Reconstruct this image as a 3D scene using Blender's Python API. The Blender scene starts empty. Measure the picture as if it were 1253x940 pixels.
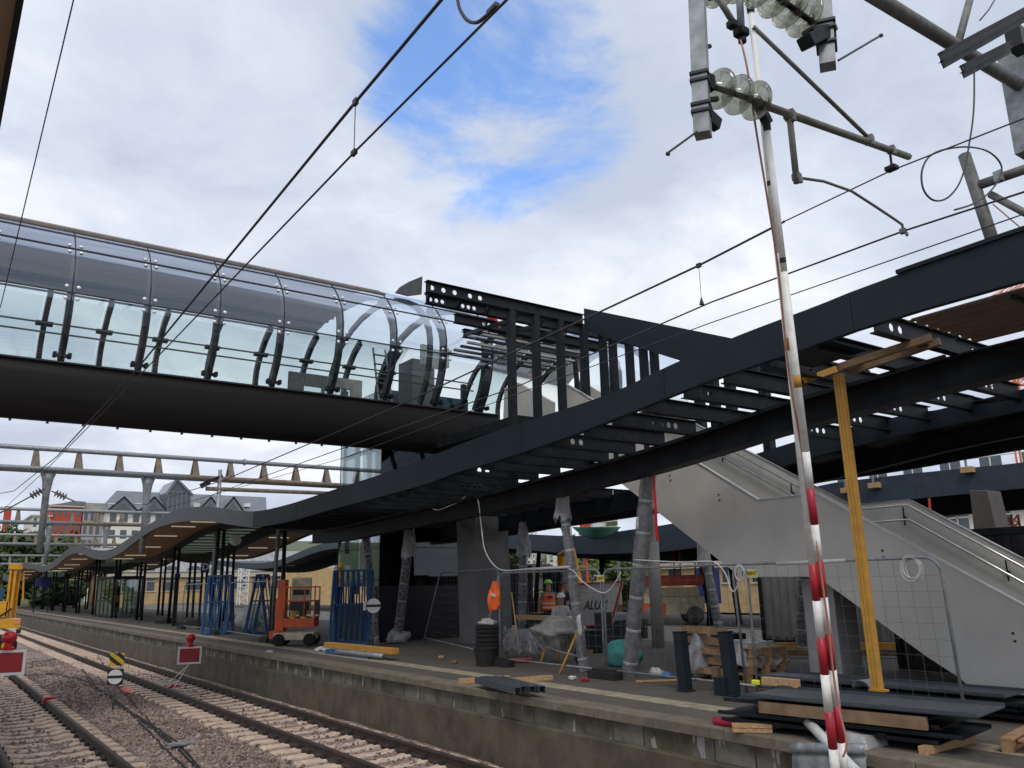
import bpy, math, random
from mathutils import Vector as V, Matrix, noise as mnoise
random.seed(7)
S = bpy.context.scene
COL = S.collection
R = math.radians
# ------------------------------------------------------------------ camera model
# X = across the tracks (towards the works platform), Y = along the tracks, Z = up, deck of the platform at Z = 0
F, CX, CY, EYE, ROLL = 1000., 626.5, 470., 1.78, .02
_a, _b = (-106. - CX) / F, -(728. - CY) / F
_cr, _sr = math.cos(ROLL), math.sin(ROLL)
_xu, _yu = _a * _cr + _b * _sr, -_a * _sr + _b * _cr
PITCH = math.atan(-_yu); YAW = -math.atan(_xu / math.hypot(1, _yu))
def ray(px, py):
    a, b = (px - CX) / F, -(py - CY) / F
    x, y = a * _cr + b * _sr, -a * _sr + b * _cr
    f = math.cos(PITCH) - y * math.sin(PITCH); u = math.sin(PITCH) + y * math.cos(PITCH)
    s, c = math.sin(YAW), math.cos(YAW)
    return V((x * c + f * s, f * c - x * s, u))
def at(px, py, X=None, Y=None, Z=None):
    d = ray(px, py)
    t = X / d.x if X is not None else Y / d.y if Y is not None else (Z - EYE) / d.z
    return V((0, 0, EYE)) + d * t
cam = bpy.data.cameras.new('camera'); camo = bpy.data.objects.new('camera', cam); COL.objects.link(camo)
fw = ray(CX, CY); rt = ray(CX + F, CY) - fw; up = ray(CX, CY - F) - fw
camo.matrix_world = Matrix(((rt.x, up.x, -fw.x, 0), (rt.y, up.y, -fw.y, 0), (rt.z, up.z, -fw.z, EYE), (0, 0, 0, 1)))
cam.sensor_fit = 'HORIZONTAL'; cam.angle_x = 2 * math.atan(626.5 / F); cam.clip_start = .05; cam.clip_end = 6000
S.camera = camo
# ------------------------------------------------------------------ materials
def lin(c):
    return tuple((x / 255 / 12.92) if x <= 10 else ((x / 255 + .055) / 1.055) ** 2.4 for x in c)
class N:
    def __init__(s, name):
        s.m = bpy.data.materials.new(name); s.m.use_nodes = True
        s.t = s.m.node_tree; s.t.nodes.clear()
        s.out = s.t.nodes.new('ShaderNodeOutputMaterial')
    def n(s, typ, **k):
        nd = s.t.nodes.new('ShaderNode' + typ)
        for a, b in k.items(): setattr(nd, a, b)
        return nd
    def l(s, a, b): s.t.links.new(a, b)
def mat(name, c, rough=.6, metal=0, var=.15, scale=6., bump=.0, bscale=40., c2=None, stretch=(1, 1, 1), dirt=None, dscale=1.2, damt=.5, spec=.5):
    """principled with large and fine noise; c2 = second colour of the noise, dirt = colour of blotches"""
    M = N(name); p = M.n('BsdfPrincipled'); M.l(p.outputs[0], M.out.inputs[0])
    tc = M.n('TexCoord'); mp = M.n('Mapping'); mp.inputs['Scale'].default_value = stretch
    geo = M.n('NewGeometry'); M.l(geo.outputs['Position'], mp.inputs[0])
    nz = M.n('TexNoise'); nz.inputs['Scale'].default_value = scale; nz.inputs['Detail'].default_value = 6
    M.l(mp.outputs[0], nz.inputs['Vector'])
    mr = M.n('MapRange'); mr.inputs['From Min'].default_value = .3; mr.inputs['From Max'].default_value = .7
    M.l(nz.outputs['Fac'], mr.inputs['Value'])
    mx = M.n('Mix', data_type='RGBA')
    a = tuple(max(0, x * (1 - var)) for x in c); b = tuple(min(1, x * (1 + var)) for x in c) if c2 is None else c2
    if c2 is not None: a = c
    mx.inputs['A'].default_value = (*a, 1); mx.inputs['B'].default_value = (*b, 1)
    M.l(mr.outputs[0], mx.inputs['Factor'])
    col = mx.outputs['Result']
    if dirt is not None:
        n2 = M.n('TexNoise'); n2.inputs['Scale'].default_value = dscale; n2.inputs['Detail'].default_value = 8; n2.inputs['Roughness'].default_value = .65
        M.l(mp.outputs[0], n2.inputs['Vector'])
        m2 = M.n('MapRange'); m2.inputs['From Min'].default_value = .45; m2.inputs['From Max'].default_value = .68; m2.inputs['To Max'].default_value = damt
        M.l(n2.outputs['Fac'], m2.inputs['Value'])
        x2 = M.n('Mix', data_type='RGBA'); x2.inputs['B'].default_value = (*dirt, 1)
        M.l(m2.outputs[0], x2.inputs['Factor']); M.l(col, x2.inputs['A']); col = x2.outputs['Result']
    M.l(col, p.inputs['Base Color'])
    p.inputs['Roughness'].default_value = rough; p.inputs['Metallic'].default_value = metal
    p.inputs['Specular IOR Level'].default_value = spec
    if rough > .2:
        rr = M.n('MapRange'); rr.inputs['To Min'].default_value = rough * .85; rr.inputs['To Max'].default_value = min(1, rough * 1.15)
        M.l(nz.outputs['Fac'], rr.inputs['Value']); M.l(rr.outputs[0], p.inputs['Roughness'])
    if bump:
        nb = M.n('TexNoise'); nb.inputs['Scale'].default_value = bscale; nb.inputs['Detail'].default_value = 4
        M.l(geo.outputs['Position'], nb.inputs['Vector'])
        bp = M.n('Bump'); bp.inputs['Strength'].default_value = bump; bp.inputs['Distance'].default_value = .02
        M.l(nb.outputs['Fac'], bp.inputs['Height']); M.l(bp.outputs[0], p.inputs['Normal'])
    return M.m
def glass(name, tint=(.85, .93, .93), refl=.08, rough=.02, mx_=.9, rc=(.9, .95, 1)):
    M = N(name)
    tr = M.n('BsdfTransparent'); tr.inputs[0].default_value = (*tint, 1)
    gl = M.n('BsdfGlossy'); gl.inputs['Roughness'].default_value = rough; gl.inputs['Color'].default_value = (*rc, 1)
    lw = M.n('LayerWeight'); lw.inputs['Blend'].default_value = .25
    mr = M.n('MapRange'); mr.inputs['To Min'].default_value = refl; mr.inputs['To Max'].default_value = mx_
    M.l(lw.outputs['Fresnel'], mr.inputs['Value'])
    mx = M.n('MixShader'); M.l(mr.outputs[0], mx.inputs[0]); M.l(tr.outputs[0], mx.inputs[1]); M.l(gl.outputs[0], mx.inputs[2])
    M.l(mx.outputs[0], M.out.inputs[0]); return M.m
def emit(name, c, s):
    M = N(name); e = M.n('Emission'); e.inputs[0].default_value = (*c, 1); e.inputs[1].default_value = s
    M.l(e.outputs[0], M.out.inputs[0]); return M.m
def stones_mat(name, c, c2, c3, scale):
    M = N(name); p = M.n('BsdfPrincipled'); M.l(p.outputs[0], M.out.inputs[0]); p.inputs['Roughness'].default_value = .9
    geo = M.n('NewGeometry'); vo = M.n('TexVoronoi'); vo.inputs['Scale'].default_value = scale; M.l(geo.outputs['Position'], vo.inputs['Vector'])
    sp = M.n('SeparateColor'); M.l(vo.outputs['Color'], sp.inputs[0])
    cr = M.n('ValToRGB'); e = cr.color_ramp.elements
    e[0].color = (*c, 1); e[1].color = (*c3, 1); k = e.new(.5); k.color = (*c2, 1)
    M.l(sp.outputs[0], cr.inputs[0])
    nz = M.n('TexNoise'); nz.inputs['Scale'].default_value = .7; nz.inputs['Detail'].default_value = 5; M.l(geo.outputs['Position'], nz.inputs['Vector'])
    mr = M.n('MapRange'); mr.inputs['From Min'].default_value = .35; mr.inputs['From Max'].default_value = .65; mr.inputs['To Min'].default_value = .75; mr.inputs['To Max'].default_value = 1.15
    M.l(nz.outputs['Fac'], mr.inputs['Value'])
    mu = M.n('Mix', data_type='RGBA', blend_type='MULTIPLY'); mu.inputs['Factor'].default_value = 1
    M.l(cr.outputs[0], mu.inputs['A']); M.l(mr.outputs[0], mu.inputs['B']); M.l(mu.outputs['Result'], p.inputs['Base Color'])
    bp = M.n('Bump'); bp.inputs['Strength'].default_value = .9; bp.inputs['Distance'].default_value = .03
    M.l(vo.outputs['Distance'], bp.inputs['Height']); bp.invert = True; M.l(bp.outputs[0], p.inputs['Normal'])
    return M.m
def wall_mat(name):
    """blockwork of the platform edge: blocks, mortar, brown-green dirt and lime runs"""
    M = N(name); p = M.n('BsdfPrincipled'); M.l(p.outputs[0], M.out.inputs[0]); p.inputs['Roughness'].default_value = .9
    geo = M.n('NewGeometry'); sx = M.n('SeparateXYZ'); M.l(geo.outputs['Position'], sx.inputs[0])
    cb = M.n('CombineXYZ'); M.l(sx.outputs['Y'], cb.inputs['X']); M.l(sx.outputs['Z'], cb.inputs['Y'])
    br = M.n('TexBrick'); br.inputs['Scale'].default_value = 1; br.inputs['Brick Width'].default_value = .62; br.inputs['Row Height'].default_value = 1.3
    br.inputs['Mortar Size'].default_value = .012; br.inputs['Color1'].default_value = (.21, .195, .165, 1); br.inputs['Color2'].default_value = (.12, .108, .088, 1); br.inputs['Mortar'].default_value = (.03, .028, .024, 1)
    br.offset = .37
    M.l(cb.outputs[0], br.inputs['Vector'])
    nz = M.n('TexNoise'); nz.inputs['Scale'].default_value = 2.2; nz.inputs['Detail'].default_value = 7; M.l(geo.outputs['Position'], nz.inputs['Vector'])
    m1 = M.n('MapRange'); m1.inputs['From Min'].default_value = .42; m1.inputs['From Max'].default_value = .62; M.l(nz.outputs['Fac'], m1.inputs['Value'])
    x1 = M.n('Mix', data_type='RGBA'); x1.inputs['B'].default_value = (.085, .071, .043, 1); M.l(m1.outputs[0], x1.inputs['Factor']); M.l(br.outputs['Color'], x1.inputs['A'])
    mp = M.n('Mapping'); mp.inputs['Scale'].default_value = (1, 3.2, .9); M.l(geo.outputs['Position'], mp.inputs[0])
    n2 = M.n('TexNoise'); n2.inputs['Scale'].default_value = 1.5; n2.inputs['Detail'].default_value = 3; M.l(mp.outputs[0], n2.inputs['Vector'])
    m2 = M.n('MapRange'); m2.inputs['From Min'].default_value = .635; m2.inputs['From Max'].default_value = .66; m2.inputs['To Max'].default_value = .75; M.l(n2.outputs['Fac'], m2.inputs['Value'])
    x2 = M.n('Mix', data_type='RGBA'); x2.inputs['B'].default_value = (.42, .41, .38, 1); M.l(m2.outputs[0], x2.inputs['Factor']); M.l(x1.outputs['Result'], x2.inputs['A'])
    M.l(x2.outputs['Result'], p.inputs['Base Color'])
    bp = M.n('Bump'); bp.inputs['Strength'].default_value = .5; bp.inputs['Distance'].default_value = .02; M.l(nz.outputs['Fac'], bp.inputs['Height']); M.l(bp.outputs[0], p.inputs['Normal'])
    return M.m
def stripes_mat(name, c1, c2, axis, period, width, rough=.6):
    """two colours alternating along one object axis"""
    M = N(name); p = M.n('BsdfPrincipled'); M.l(p.outputs[0], M.out.inputs[0]); p.inputs['Roughness'].default_value = rough
    tc = M.n('TexCoord'); dp = M.n('VectorMath', operation='DOT_PRODUCT'); dp.inputs[1].default_value = axis; M.l(tc.outputs['Object'], dp.inputs[0])
    dv = M.n('Math', operation='DIVIDE'); dv.inputs[1].default_value = period; M.l(dp.outputs['Value'], dv.inputs[0])
    fr = M.n('Math', operation='FRACT'); M.l(dv.outputs[0], fr.inputs[0])
    lt = M.n('Math', operation='LESS_THAN'); lt.inputs[1].default_value = width; M.l(fr.outputs[0], lt.inputs[0])
    mx = M.n('Mix', data_type='RGBA'); mx.inputs['A'].default_value = (*c1, 1); mx.inputs['B'].default_value = (*c2, 1); M.l(lt.outputs[0], mx.inputs['Factor'])
    nz = M.n('TexNoise'); nz.inputs['Scale'].default_value = 30; nz.inputs['Detail'].default_value = 6; M.l(tc.outputs['Object'], nz.inputs['Vector'])
    mr = M.n('MapRange'); mr.inputs['From Min'].default_value = .3; mr.inputs['From Max'].default_value = .6; mr.inputs['To Min'].default_value = .7; M.l(nz.outputs['Fac'], mr.inputs['Value'])
    mu = M.n('Mix', data_type='RGBA', blend_type='MULTIPLY'); mu.inputs['Factor'].default_value = 1; M.l(mx.outputs['Result'], mu.inputs['A']); M.l(mr.outputs[0], mu.inputs['B'])
    M.l(mu.outputs['Result'], p.inputs['Base Color']); return M.m
def wrap_mat(name, a=.3, col=(.62, .62, .64), dist=.015, sc=5):
    """crumpled translucent plastic sheet"""
    M = N(name); p = M.n('BsdfPrincipled')
    geo = M.n('NewGeometry'); nz = M.n('TexNoise'); nz.inputs['Scale'].default_value = sc; nz.inputs['Detail'].default_value = 4; nz.inputs['Distortion'].default_value = 1.0
    M.l(geo.outputs['Position'], nz.inputs['Vector'])
    p.inputs['Base Color'].default_value = (*col, 1); p.inputs['Roughness'].default_value = .28
    bp = M.n('Bump'); bp.inputs['Strength'].default_value = 1; bp.inputs['Distance'].default_value = dist; M.l(nz.outputs['Fac'], bp.inputs['Height']); M.l(bp.outputs[0], p.inputs['Normal'])
    tr = M.n('BsdfTransparent'); mx = M.n('MixShader')
    mr = M.n('MapRange'); mr.inputs['From Min'].default_value = .35; mr.inputs['From Max'].default_value = .65; mr.inputs['To Min'].default_value = a * .7; mr.inputs['To Max'].default_value = min(1, a * 1.3)
    M.l(nz.outputs['Fac'], mr.inputs['Value']); M.l(mr.outputs[0], mx.inputs[0]); M.l(tr.outputs[0], mx.inputs[1]); M.l(p.outputs[0], mx.inputs[2])
    M.l(mx.outputs[0], M.out.inputs[0]); return M.m

m_steel = mat('anthracite_paint', (.0125, .0205, .0275), .58, var=.15, scale=2, bump=.04, bscale=60, dirt=(.02, .026, .032), dscale=2.5, damt=.5, spec=.2)
m_frame = mat('frame_steel', (.008, .0115, .015), .55, spec=.22, var=.25, scale=3, dirt=(.028, .028, .026), dscale=5, damt=.5)
m_zinc = mat('weathered_zinc', (.065, .07, .076), .55, .3, var=.25, scale=3)
m_galv = mat('galvanised_steel', (.26, .28, .29), .5, .4, var=.3, scale=9, bump=.05)
m_galvd = mat('dull_galvanised_steel', (.15, .155, .15), .6, .3, var=.3, scale=8, dirt=(.12, .1, .07), dscale=6)
m_tube = mat('cantilever_tube', (.16, .155, .13), .55, .3, var=.25, scale=12, dirt=(.08, .06, .04), dscale=9)
m_rustplate = mat('rusty_plate', (.17, .135, .105), .85, var=.3, scale=4)
m_belly = mat('bronze_cladding', (.0145, .0138, .0135), .55, spec=.3, dirt=(.021, .018, .016), dscale=.9, damt=.7, var=.3, scale=1, stretch=(.3, 3, 3))
m_black = mat('black_paint', (.012, .012, .014), .5)
m_rubber = mat('black_rubber', (.014, .014, .015), .85, var=.3, scale=20)
m_wire = mat('copper_cable', (.028, .024, .026), .55)
m_stair = mat('stair_paint', (.48, .462, .42), .5, var=.06, scale=1.5, dirt=(.39, .375, .34), dscale=1.3, damt=.6)
m_inox = mat('brushed_stainless', (.6, .6, .58), .3, 1)
m_deck = mat('platform_asphalt', (.082, .072, .063), .8, var=.3, scale=14, bump=.5, bscale=90, dirt=(.125, .105, .086), dscale=.8, damt=.75)
m_coping = mat('coping_stone', (.17, .143, .108), .85, var=.3, scale=8, bump=.4, bscale=50, dirt=(.085, .07, .05), dscale=2, damt=.7)
m_line = mat('worn_cream_paint', (.34, .29, .2), .8, var=.25, scale=10, dirt=(.09, .075, .06), dscale=4, damt=.75)
m_wall = wall_mat('edge_blockwork')
m_plinth = mat('stained_concrete_plinth', (.082, .068, .047), .9, var=.35, scale=3, bump=.4, bscale=25, dirt=(.15, .125, .085), dscale=1.6, damt=.6)
m_ballast = stones_mat('ballast', (.14, .097, .082), (.3, .22, .19), (.42, .34, .3), 22)
m_stone = stones_mat('ballast_stone', (.13, .09, .077), (.3, .218, .188), (.47, .38, .335), 14)
m_ground = mat('gravel_ground', (.16, .14, .125), .95, var=.3, scale=.5, bump=.3, bscale=8)
m_sleeper = mat('sleeper_concrete', (.6, .46, .36), .9, var=.2, scale=7, bump=.3, dirt=(.34, .24, .19), dscale=5, damt=.6)
m_rail = mat('rail_rust', (.045, .03, .024), .7, .1, var=.35, scale=8, dirt=(.09, .055, .035), dscale=3)
m_timber = mat('site_timber', (.42, .26, .13), .8, var=.3, scale=5, stretch=(6, 6, 6))
m_timber2 = mat('old_timber', (.2, .13, .075), .85, var=.3, scale=6)
m_pallet = mat('pallet_wood', (.33, .2, .1), .85, var=.35, scale=7)
m_soffit = mat('timber_soffit', (.32, .2, .12), .7, var=.25, scale=2, stretch=(8, .4, 1))
m_corr = mat('brown_trapezoid_sheet', (.16, .1, .07), .6, var=.2, scale=3)
m_orange = mat('orange_machine_paint', (.72, .11, .025), .45, var=.12, scale=6, dirt=(.3, .08, .03), dscale=5)
m_redm = mat('red_machine_paint', (.55, .06, .03), .45, dirt=(.2, .05, .03), dscale=5)
m_cream = mat('cream_machine_paint', (.68, .6, .4), .5, dirt=(.25, .2, .12), dscale=5)
m_yellow = mat('yellow_machine_paint', (.72, .36, .02), .45, var=.1, dirt=(.35, .17, .03), dscale=4)
m_strut = mat('yellow_timber_beam', (.46, .235, .03), .6, var=.15, scale=7, dirt=(.33, .17, .04), dscale=6)
m_blue = mat('blue_rack_paint', (.018, .075, .2), .55, var=.2, scale=8)
m_bluebox = mat('navy_sign', (.015, .02, .11), .5)
m_white = mat('white_paint', (.75, .75, .73), .5, dirt=(.5, .48, .44), dscale=6)
m_off = mat('dirty_white_plastic', (.55, .55, .53), .5, var=.12)
m_red = mat('red_board', (.3, .012, .018), .45)
m_redlamp = mat('red_lens', (.5, .01, .015), .2)
m_vest = mat('orange_hi_vis', (.95, .16, .03), .7, var=.08)
m_reflect = mat('reflective_tape', (.6, .62, .62), .4)
m_lime = mat('lime_helmet', (.35, .75, .03), .4)
m_skin = mat('skin', (.42, .24, .17), .6)
m_cloth = mat('black_cloth', (.014, .014, .018), .9)
m_grey = mat('grey_cloth', (.16, .16, .17), .9)
m_concrete = mat('concrete', (.17, .17, .17), .8, var=.12, scale=2, bump=.15, dirt=(.11, .11, .11), dscale=1.2, damt=.6)
m_pale = mat('pale_concrete', (.33, .33, .32), .8, var=.1, scale=3)
m_wrap = wrap_mat('clear_wrap', .55, (.27, .27, .29), .012, 6)
m_sheet = wrap_mat('white_sheet', .75, (.42, .42, .42), .015, 4)
m_teal = mat('teal_bag', (.06, .3, .28), .7, var=.2, scale=10, bump=.5, bscale=15)
m_net = mat('green_net', (.006, .07, .042), .8, var=.3, scale=20)
m_cable = mat('white_cable', (.62, .62, .6), .5)
m_glass = glass('tube_glass', (.82, .90, .91), .13, mx_=.5, rc=(.72, .8, .95))
m_glass2 = glass('clear_glazing', (.88, .95, .93), .08)
m_glassd = glass('dark_glazing', (.12, .16, .17), .04, mx_=.35)
m_insul = glass('insulator_glass', (.62, .62, .55), .12, .12, .6, (.85, .85, .8))
m_bolt = mat('steel_button', (.75, .75, .75), .35, .3)
m_ceil = mat('tube_ceiling', (.42, .45, .5), .6, var=.1, scale=1, stretch=(.3, 8, 1))
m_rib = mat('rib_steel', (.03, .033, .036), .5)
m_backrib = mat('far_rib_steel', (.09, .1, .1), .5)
m_lamp = emit('lit_strip', (1, .86, .62), .25)
m_leaf = mat('foliage', (.05, .085, .02), .8, c2=(.12, .15, .03), scale=.9)
m_leafd = mat('dark_foliage', (.03, .055, .018), .8, c2=(.07, .1, .03), scale=.9)
m_bark = mat('bark', (.06, .045, .03), .9)
m_sand = mat('yellow_sandstone', (.44, .31, .15), .85, var=.15, scale=1.5)
m_cornice = mat('pale_stone', (.5, .44, .34), .8)
m_slate = mat('slate_roof', (.15, .165, .19), .6, var=.15, scale=.8)
m_tin = mat('grey_roof_sheets', (.2, .2, .2), .6, c2=(.36, .35, .34), scale=.8, stretch=(3, .3, .3))
m_render = mat('cream_render', (.72, .69, .62), .8, var=.06)
m_render2 = mat('grey_render', (.34, .33, .31), .8)
m_terra = mat('red_render', (.45, .06, .035), .8, var=.1)
m_pane = mat('window_pane', (.05, .065, .08), .12, spec=.8)
m_tealg = mat('teal_cladding', (.16, .27, .28), .4, var=.15, scale=.8, stretch=(4, 1, .3))
m_rope = mat('orange_rope', (.4, .18, .12), .8)
m_hazard = stripes_mat('hazard_stripes', (.02, .02, .02), (.75, .48, .02), (.7, .2, .7), .16, .5)
m_crane = mat('orange_crane', (.7, .17, .05), .5)
m_hill = mat('hillside', (.07, .09, .04), .95, c2=(.12, .13, .06), scale=.1)
# ------------------------------------------------------------------ mesh builder
W = {}                                    # world position of every object's own origin
class MB:
    def __init__(s): s.v = []; s.f = []
    def add(s, vs, fs):
        o = len(s.v); s.v += [V(x) for x in vs]; s.f += [tuple(i + o for i in q) for q in fs]; return s
    def box(s, c, d, rz=0, M=None):
        c = V(c); x, y, z = d[0] / 2, d[1] / 2, d[2] / 2
        M = M or Matrix.Rotation(rz, 3, 'Z')
        vs = [c + M @ V((a * x, b * y, e * z)) for e in (-1, 1) for b in (-1, 1) for a in (-1, 1)]
        return s.add(vs, [(0, 2, 3, 1), (4, 5, 7, 6), (0, 1, 5, 4), (2, 6, 7, 3), (0, 4, 6, 2), (1, 3, 7, 5)])
    def bb(s, x0, x1, y0, y1, z0, z1):
        return s.box(((x0 + x1) / 2, (y0 + y1) / 2, (z0 + z1) / 2), (x1 - x0, y1 - y0, z1 - z0))
    def bar(s, p, q, w, h, upv=(0, 0, 1)):
        p, q = V(p), V(q); a = (q - p).normalized(); u = V(upv)
        if abs(a.dot(u)) > .98: u = V((0, 1, 0))
        b = a.cross(u).normalized(); c = b.cross(a)
        M = Matrix((a, b, c)).transposed()
        return s.box((p + q) / 2, ((q - p).length, w, h), M=M)
    def path(s, pts, r, n=8, rr=None, cap=True):
        pts = [V(p) for p in pts]; k = len(pts); o = len(s.v); ref = None
        for i, p in enumerate(pts):
            t = (pts[min(i + 1, k - 1)] - pts[max(i - 1, 0)]).normalized()
            if ref is None: ref = t.orthogonal().normalized()
            ref = (ref - t * ref.dot(t)).normalized(); b = t.cross(ref)
            ra = rr[i] if rr else r
            for j in range(n):
                an = 2 * math.pi * j / n
                s.v.append(p + (ref * math.cos(an) + b * math.sin(an)) * ra)
        for i in range(k - 1):
            for j in range(n):
                a = o + i * n + j; b_ = o + i * n + (j + 1) % n
                s.f.append((a, b_, b_ + n, a + n))
        if cap:
            s.f.append(tuple(o + j for j in reversed(range(n)))); s.f.append(tuple(o + (k - 1) * n + j for j in range(n)))
        return s
    def tube(s, p, q, r, r2=None, n=10): return s.path([p, q], r, n, [r, r2 if r2 is not None else r])
    def prism(s, poly, d):
        k = len(poly); d = V(d); poly = [V(p) for p in poly]
        return s.add(poly + [p + d for p in poly], [tuple(reversed(range(k))), tuple(range(k, 2 * k))] + [(i, (i + 1) % k, (i + 1) % k + k, i + k) for i in range(k)])
    def lathe(s, prof, o, ax=(0, 0, 1), n=20):
        o = V(o); a = V(ax).normalized(); b = a.orthogonal().normalized(); c = a.cross(b); i0 = len(s.v); k = len(prof)
        for r, z in prof:
            for j in range(n):
                t = 2 * math.pi * j / n; s.v.append(o + a * z + (b * math.cos(t) + c * math.sin(t)) * max(r, 1e-4))
        for i in range(k - 1):
            for j in range(n):
                p = i0 + i * n + j; q = i0 + i * n + (j + 1) % n; s.f.append((p, q, q + n, p + n))
        s.f.append(tuple(i0 + j for j in reversed(range(n)))); s.f.append(tuple(i0 + (k - 1) * n + j for j in range(n)))
        return s
    def grid(s, fn, us, vs):
        o = len(s.v); nu, nv = len(us), len(vs)
        for u in us:
            for v in vs: s.v.append(V(fn(u, v)))
        for i in range(nu - 1):
            for j in range(nv - 1):
                a = o + i * nv + j; s.f.append((a, a + 1, a + nv + 1, a + nv))
        return s
    def blob(s, c, d, amp=.2, fr=2., n=10, m=14, flat=None):
        c = V(c)
        def fn(u, v):
            p = V((math.sin(u) * math.cos(v), math.sin(u) * math.sin(v), math.cos(u)))
            k = 1 + amp * mnoise.noise(p * fr + c)
            q = V((p.x * d[0], p.y * d[1], p.z * d[2])) * k
            if flat is not None and q.z < flat: q.z = flat
            return c + q
        return s.grid(fn, [math.pi * i / n for i in range(n + 1)], [2 * math.pi * j / m for j in range(m + 1)])
    def build(s, name, m, parent=None, smooth=False, loc=None, bevel=0, kind=None, label=None, cat=None, group=None, solid=0):
        if parent is not None: o = W[parent]
        elif loc is not None: o = V(loc)
        else:
            xs = [p.x for p in s.v]; ys = [p.y for p in s.v]; zs = [p.z for p in s.v]
            o = V(((min(xs) + max(xs)) / 2, (min(ys) + max(ys)) / 2, min(zs)))
        me = bpy.data.meshes.new(name); me.from_pydata([tuple(p - o) for p in s.v], [], s.f); me.update()
        me.materials.append(m)
        if smooth: me.polygons.foreach_set('use_smooth', [True] * len(me.polygons))
        ob = bpy.data.objects.new(name, me); COL.objects.link(ob)
        if parent is not None: ob.parent = parent
        else: ob.location = o
        W[ob] = o
        if solid:
            md = ob.modifiers.new('thickness', 'SOLIDIFY'); md.thickness = solid; md.offset = 0
        if bevel:
            md = ob.modifiers.new('bevel', 'BEVEL'); md.width = bevel; md.segments = 2; md.limit_method = 'ANGLE'
        if kind: ob['kind'] = kind
        if label: ob['label'] = label
        if cat: ob['category'] = cat
        if group: ob['group'] = group
        return ob
def thing(name, label, cat, loc=(0, 0, 0), group=None):
    o = bpy.data.objects.new(name, None); COL.objects.link(o); o.location = loc; o.empty_display_size = .2
    W[o] = V(loc); o['label'] = label; o['category'] = cat
    if group: o['group'] = group
    return o
def copy_tree(o, parent=None):
    c = o.copy(); COL.objects.link(c)
    if parent is not None: c.parent = parent
    W[c] = W[o]
    for ch in list(o.children): copy_tree(ch, c)
    return c
def dup(o, loc, rz=0, label=None, scale=None):
    c = copy_tree(o); c.location = loc; c.rotation_euler = (0, 0, rz)
    if scale: c.scale = scale
    if label: c['label'] = label
    return c
def text(name, body, size, origin, xdir, ydir, m, parent, ext=.003, bold=0):
    cu = bpy.data.curves.new(name, 'FONT'); cu.body = body; cu.size = size; cu.extrude = ext; cu.align_x = 'CENTER'; cu.align_y = 'CENTER'; cu.offset = bold
    to = bpy.data.objects.new(name, cu); COL.objects.link(to)
    dg = bpy.context.evaluated_depsgraph_get(); me = bpy.data.meshes.new_from_object(to.evaluated_get(dg))
    bpy.data.objects.remove(to)
    x = V(xdir).normalized(); y = V(ydir).normalized(); z = x.cross(y)
    o = V(origin) - W[parent]
    me.transform(Matrix(((x.x, y.x, z.x, o.x), (x.y, y.y, z.y, o.y), (x.z, y.z, z.z, o.z), (0, 0, 0, 1))))
    me.materials.clear(); me.materials.append(m)
    ob = bpy.data.objects.new(name, me); COL.objects.link(ob); ob.parent = parent; W[ob] = W[parent]; return ob
def interp(tab, y):
    if y <= tab[0][0]: return tab[0][1]
    for i in range(len(tab) - 1):
        (a, p), (b, q) = tab[i], tab[i + 1]
        if y <= b:
            p0 = tab[i - 1] if i else tab[i]; p3 = tab[i + 2] if i + 2 < len(tab) else tab[i + 1]
            t = (y - a) / (b - a); h = b - a
            m0 = (q - p0[1]) / (b - p0[0]) * h; m1 = (p3[1] - p) / (p3[0] - a) * h
            return (2 * t**3 - 3 * t * t + 1) * p + (t**3 - 2 * t * t + t) * m0 + (-2 * t**3 + 3 * t * t) * q + (t**3 - t * t) * m1
    return tab[-1][1]
def curve_pts(pts, n=6):
    pts = [V(p) for p in pts]; o = []
    for i in range(len(pts) - 1):
        p0 = pts[max(i - 1, 0)]; p1 = pts[i]; p2 = pts[i + 1]; p3 = pts[min(i + 2, len(pts) - 1)]
        for k in range(n):
            t = k / n; o.append(.5 * (2 * p1 + (p2 - p0) * t + (2 * p0 - 5 * p1 + 4 * p2 - p3) * t * t + (3 * p1 - p0 - 3 * p2 + p3) * t ** 3))
    return o + [pts[-1]]
def lerp(a, b, t): return V(a) * (1 - t) + V(b) * t
def frange(a, b, n): return [a + (b - a) * i / (n - 1) for i in range(n)]
# ------------------------------------------------------------------ sky and light
w = bpy.data.worlds.new('World'); S.world = w; w.use_nodes = True
T = w.node_tree; T.nodes.clear()
def wn(typ, **k):
    nd = T.nodes.new('ShaderNode' + typ)
    for a, b in k.items(): setattr(nd, a, b)
    return nd
SUN_EL, SUN_AZ = R(48), R(215)
out = wn('OutputWorld'); bg = wn('Background'); bg.inputs[1].default_value = .1; T.links.new(bg.outputs[0], out.inputs[0])
sky = wn('TexSky', sky_type='NISHITA'); sky.sun_disc = False; sky.sun_elevation = SUN_EL; sky.sun_rotation = SUN_AZ
tc = wn('TexCoord'); sep = wn('SeparateXYZ'); T.links.new(tc.outputs['Generated'], sep.inputs[0])
zc = wn('Math', operation='MAXIMUM'); zc.inputs[1].default_value = 0; T.links.new(sep.outputs['Z'], zc.inputs[0])
za = wn('Math', operation='ADD'); za.inputs[1].default_value = .32; T.links.new(zc.outputs[0], za.inputs[0])
dvx = wn('Math', operation='DIVIDE'); T.links.new(sep.outputs['X'], dvx.inputs[0]); T.links.new(za.outputs[0], dvx.inputs[1])
dvy = wn('Math', operation='DIVIDE'); T.links.new(sep.outputs['Y'], dvy.inputs[0]); T.links.new(za.outputs[0], dvy.inputs[1])
cmb = wn('CombineXYZ'); T.links.new(dvx.outputs[0], cmb.inputs[0]); T.links.new(dvy.outputs[0], cmb.inputs[1])
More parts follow.
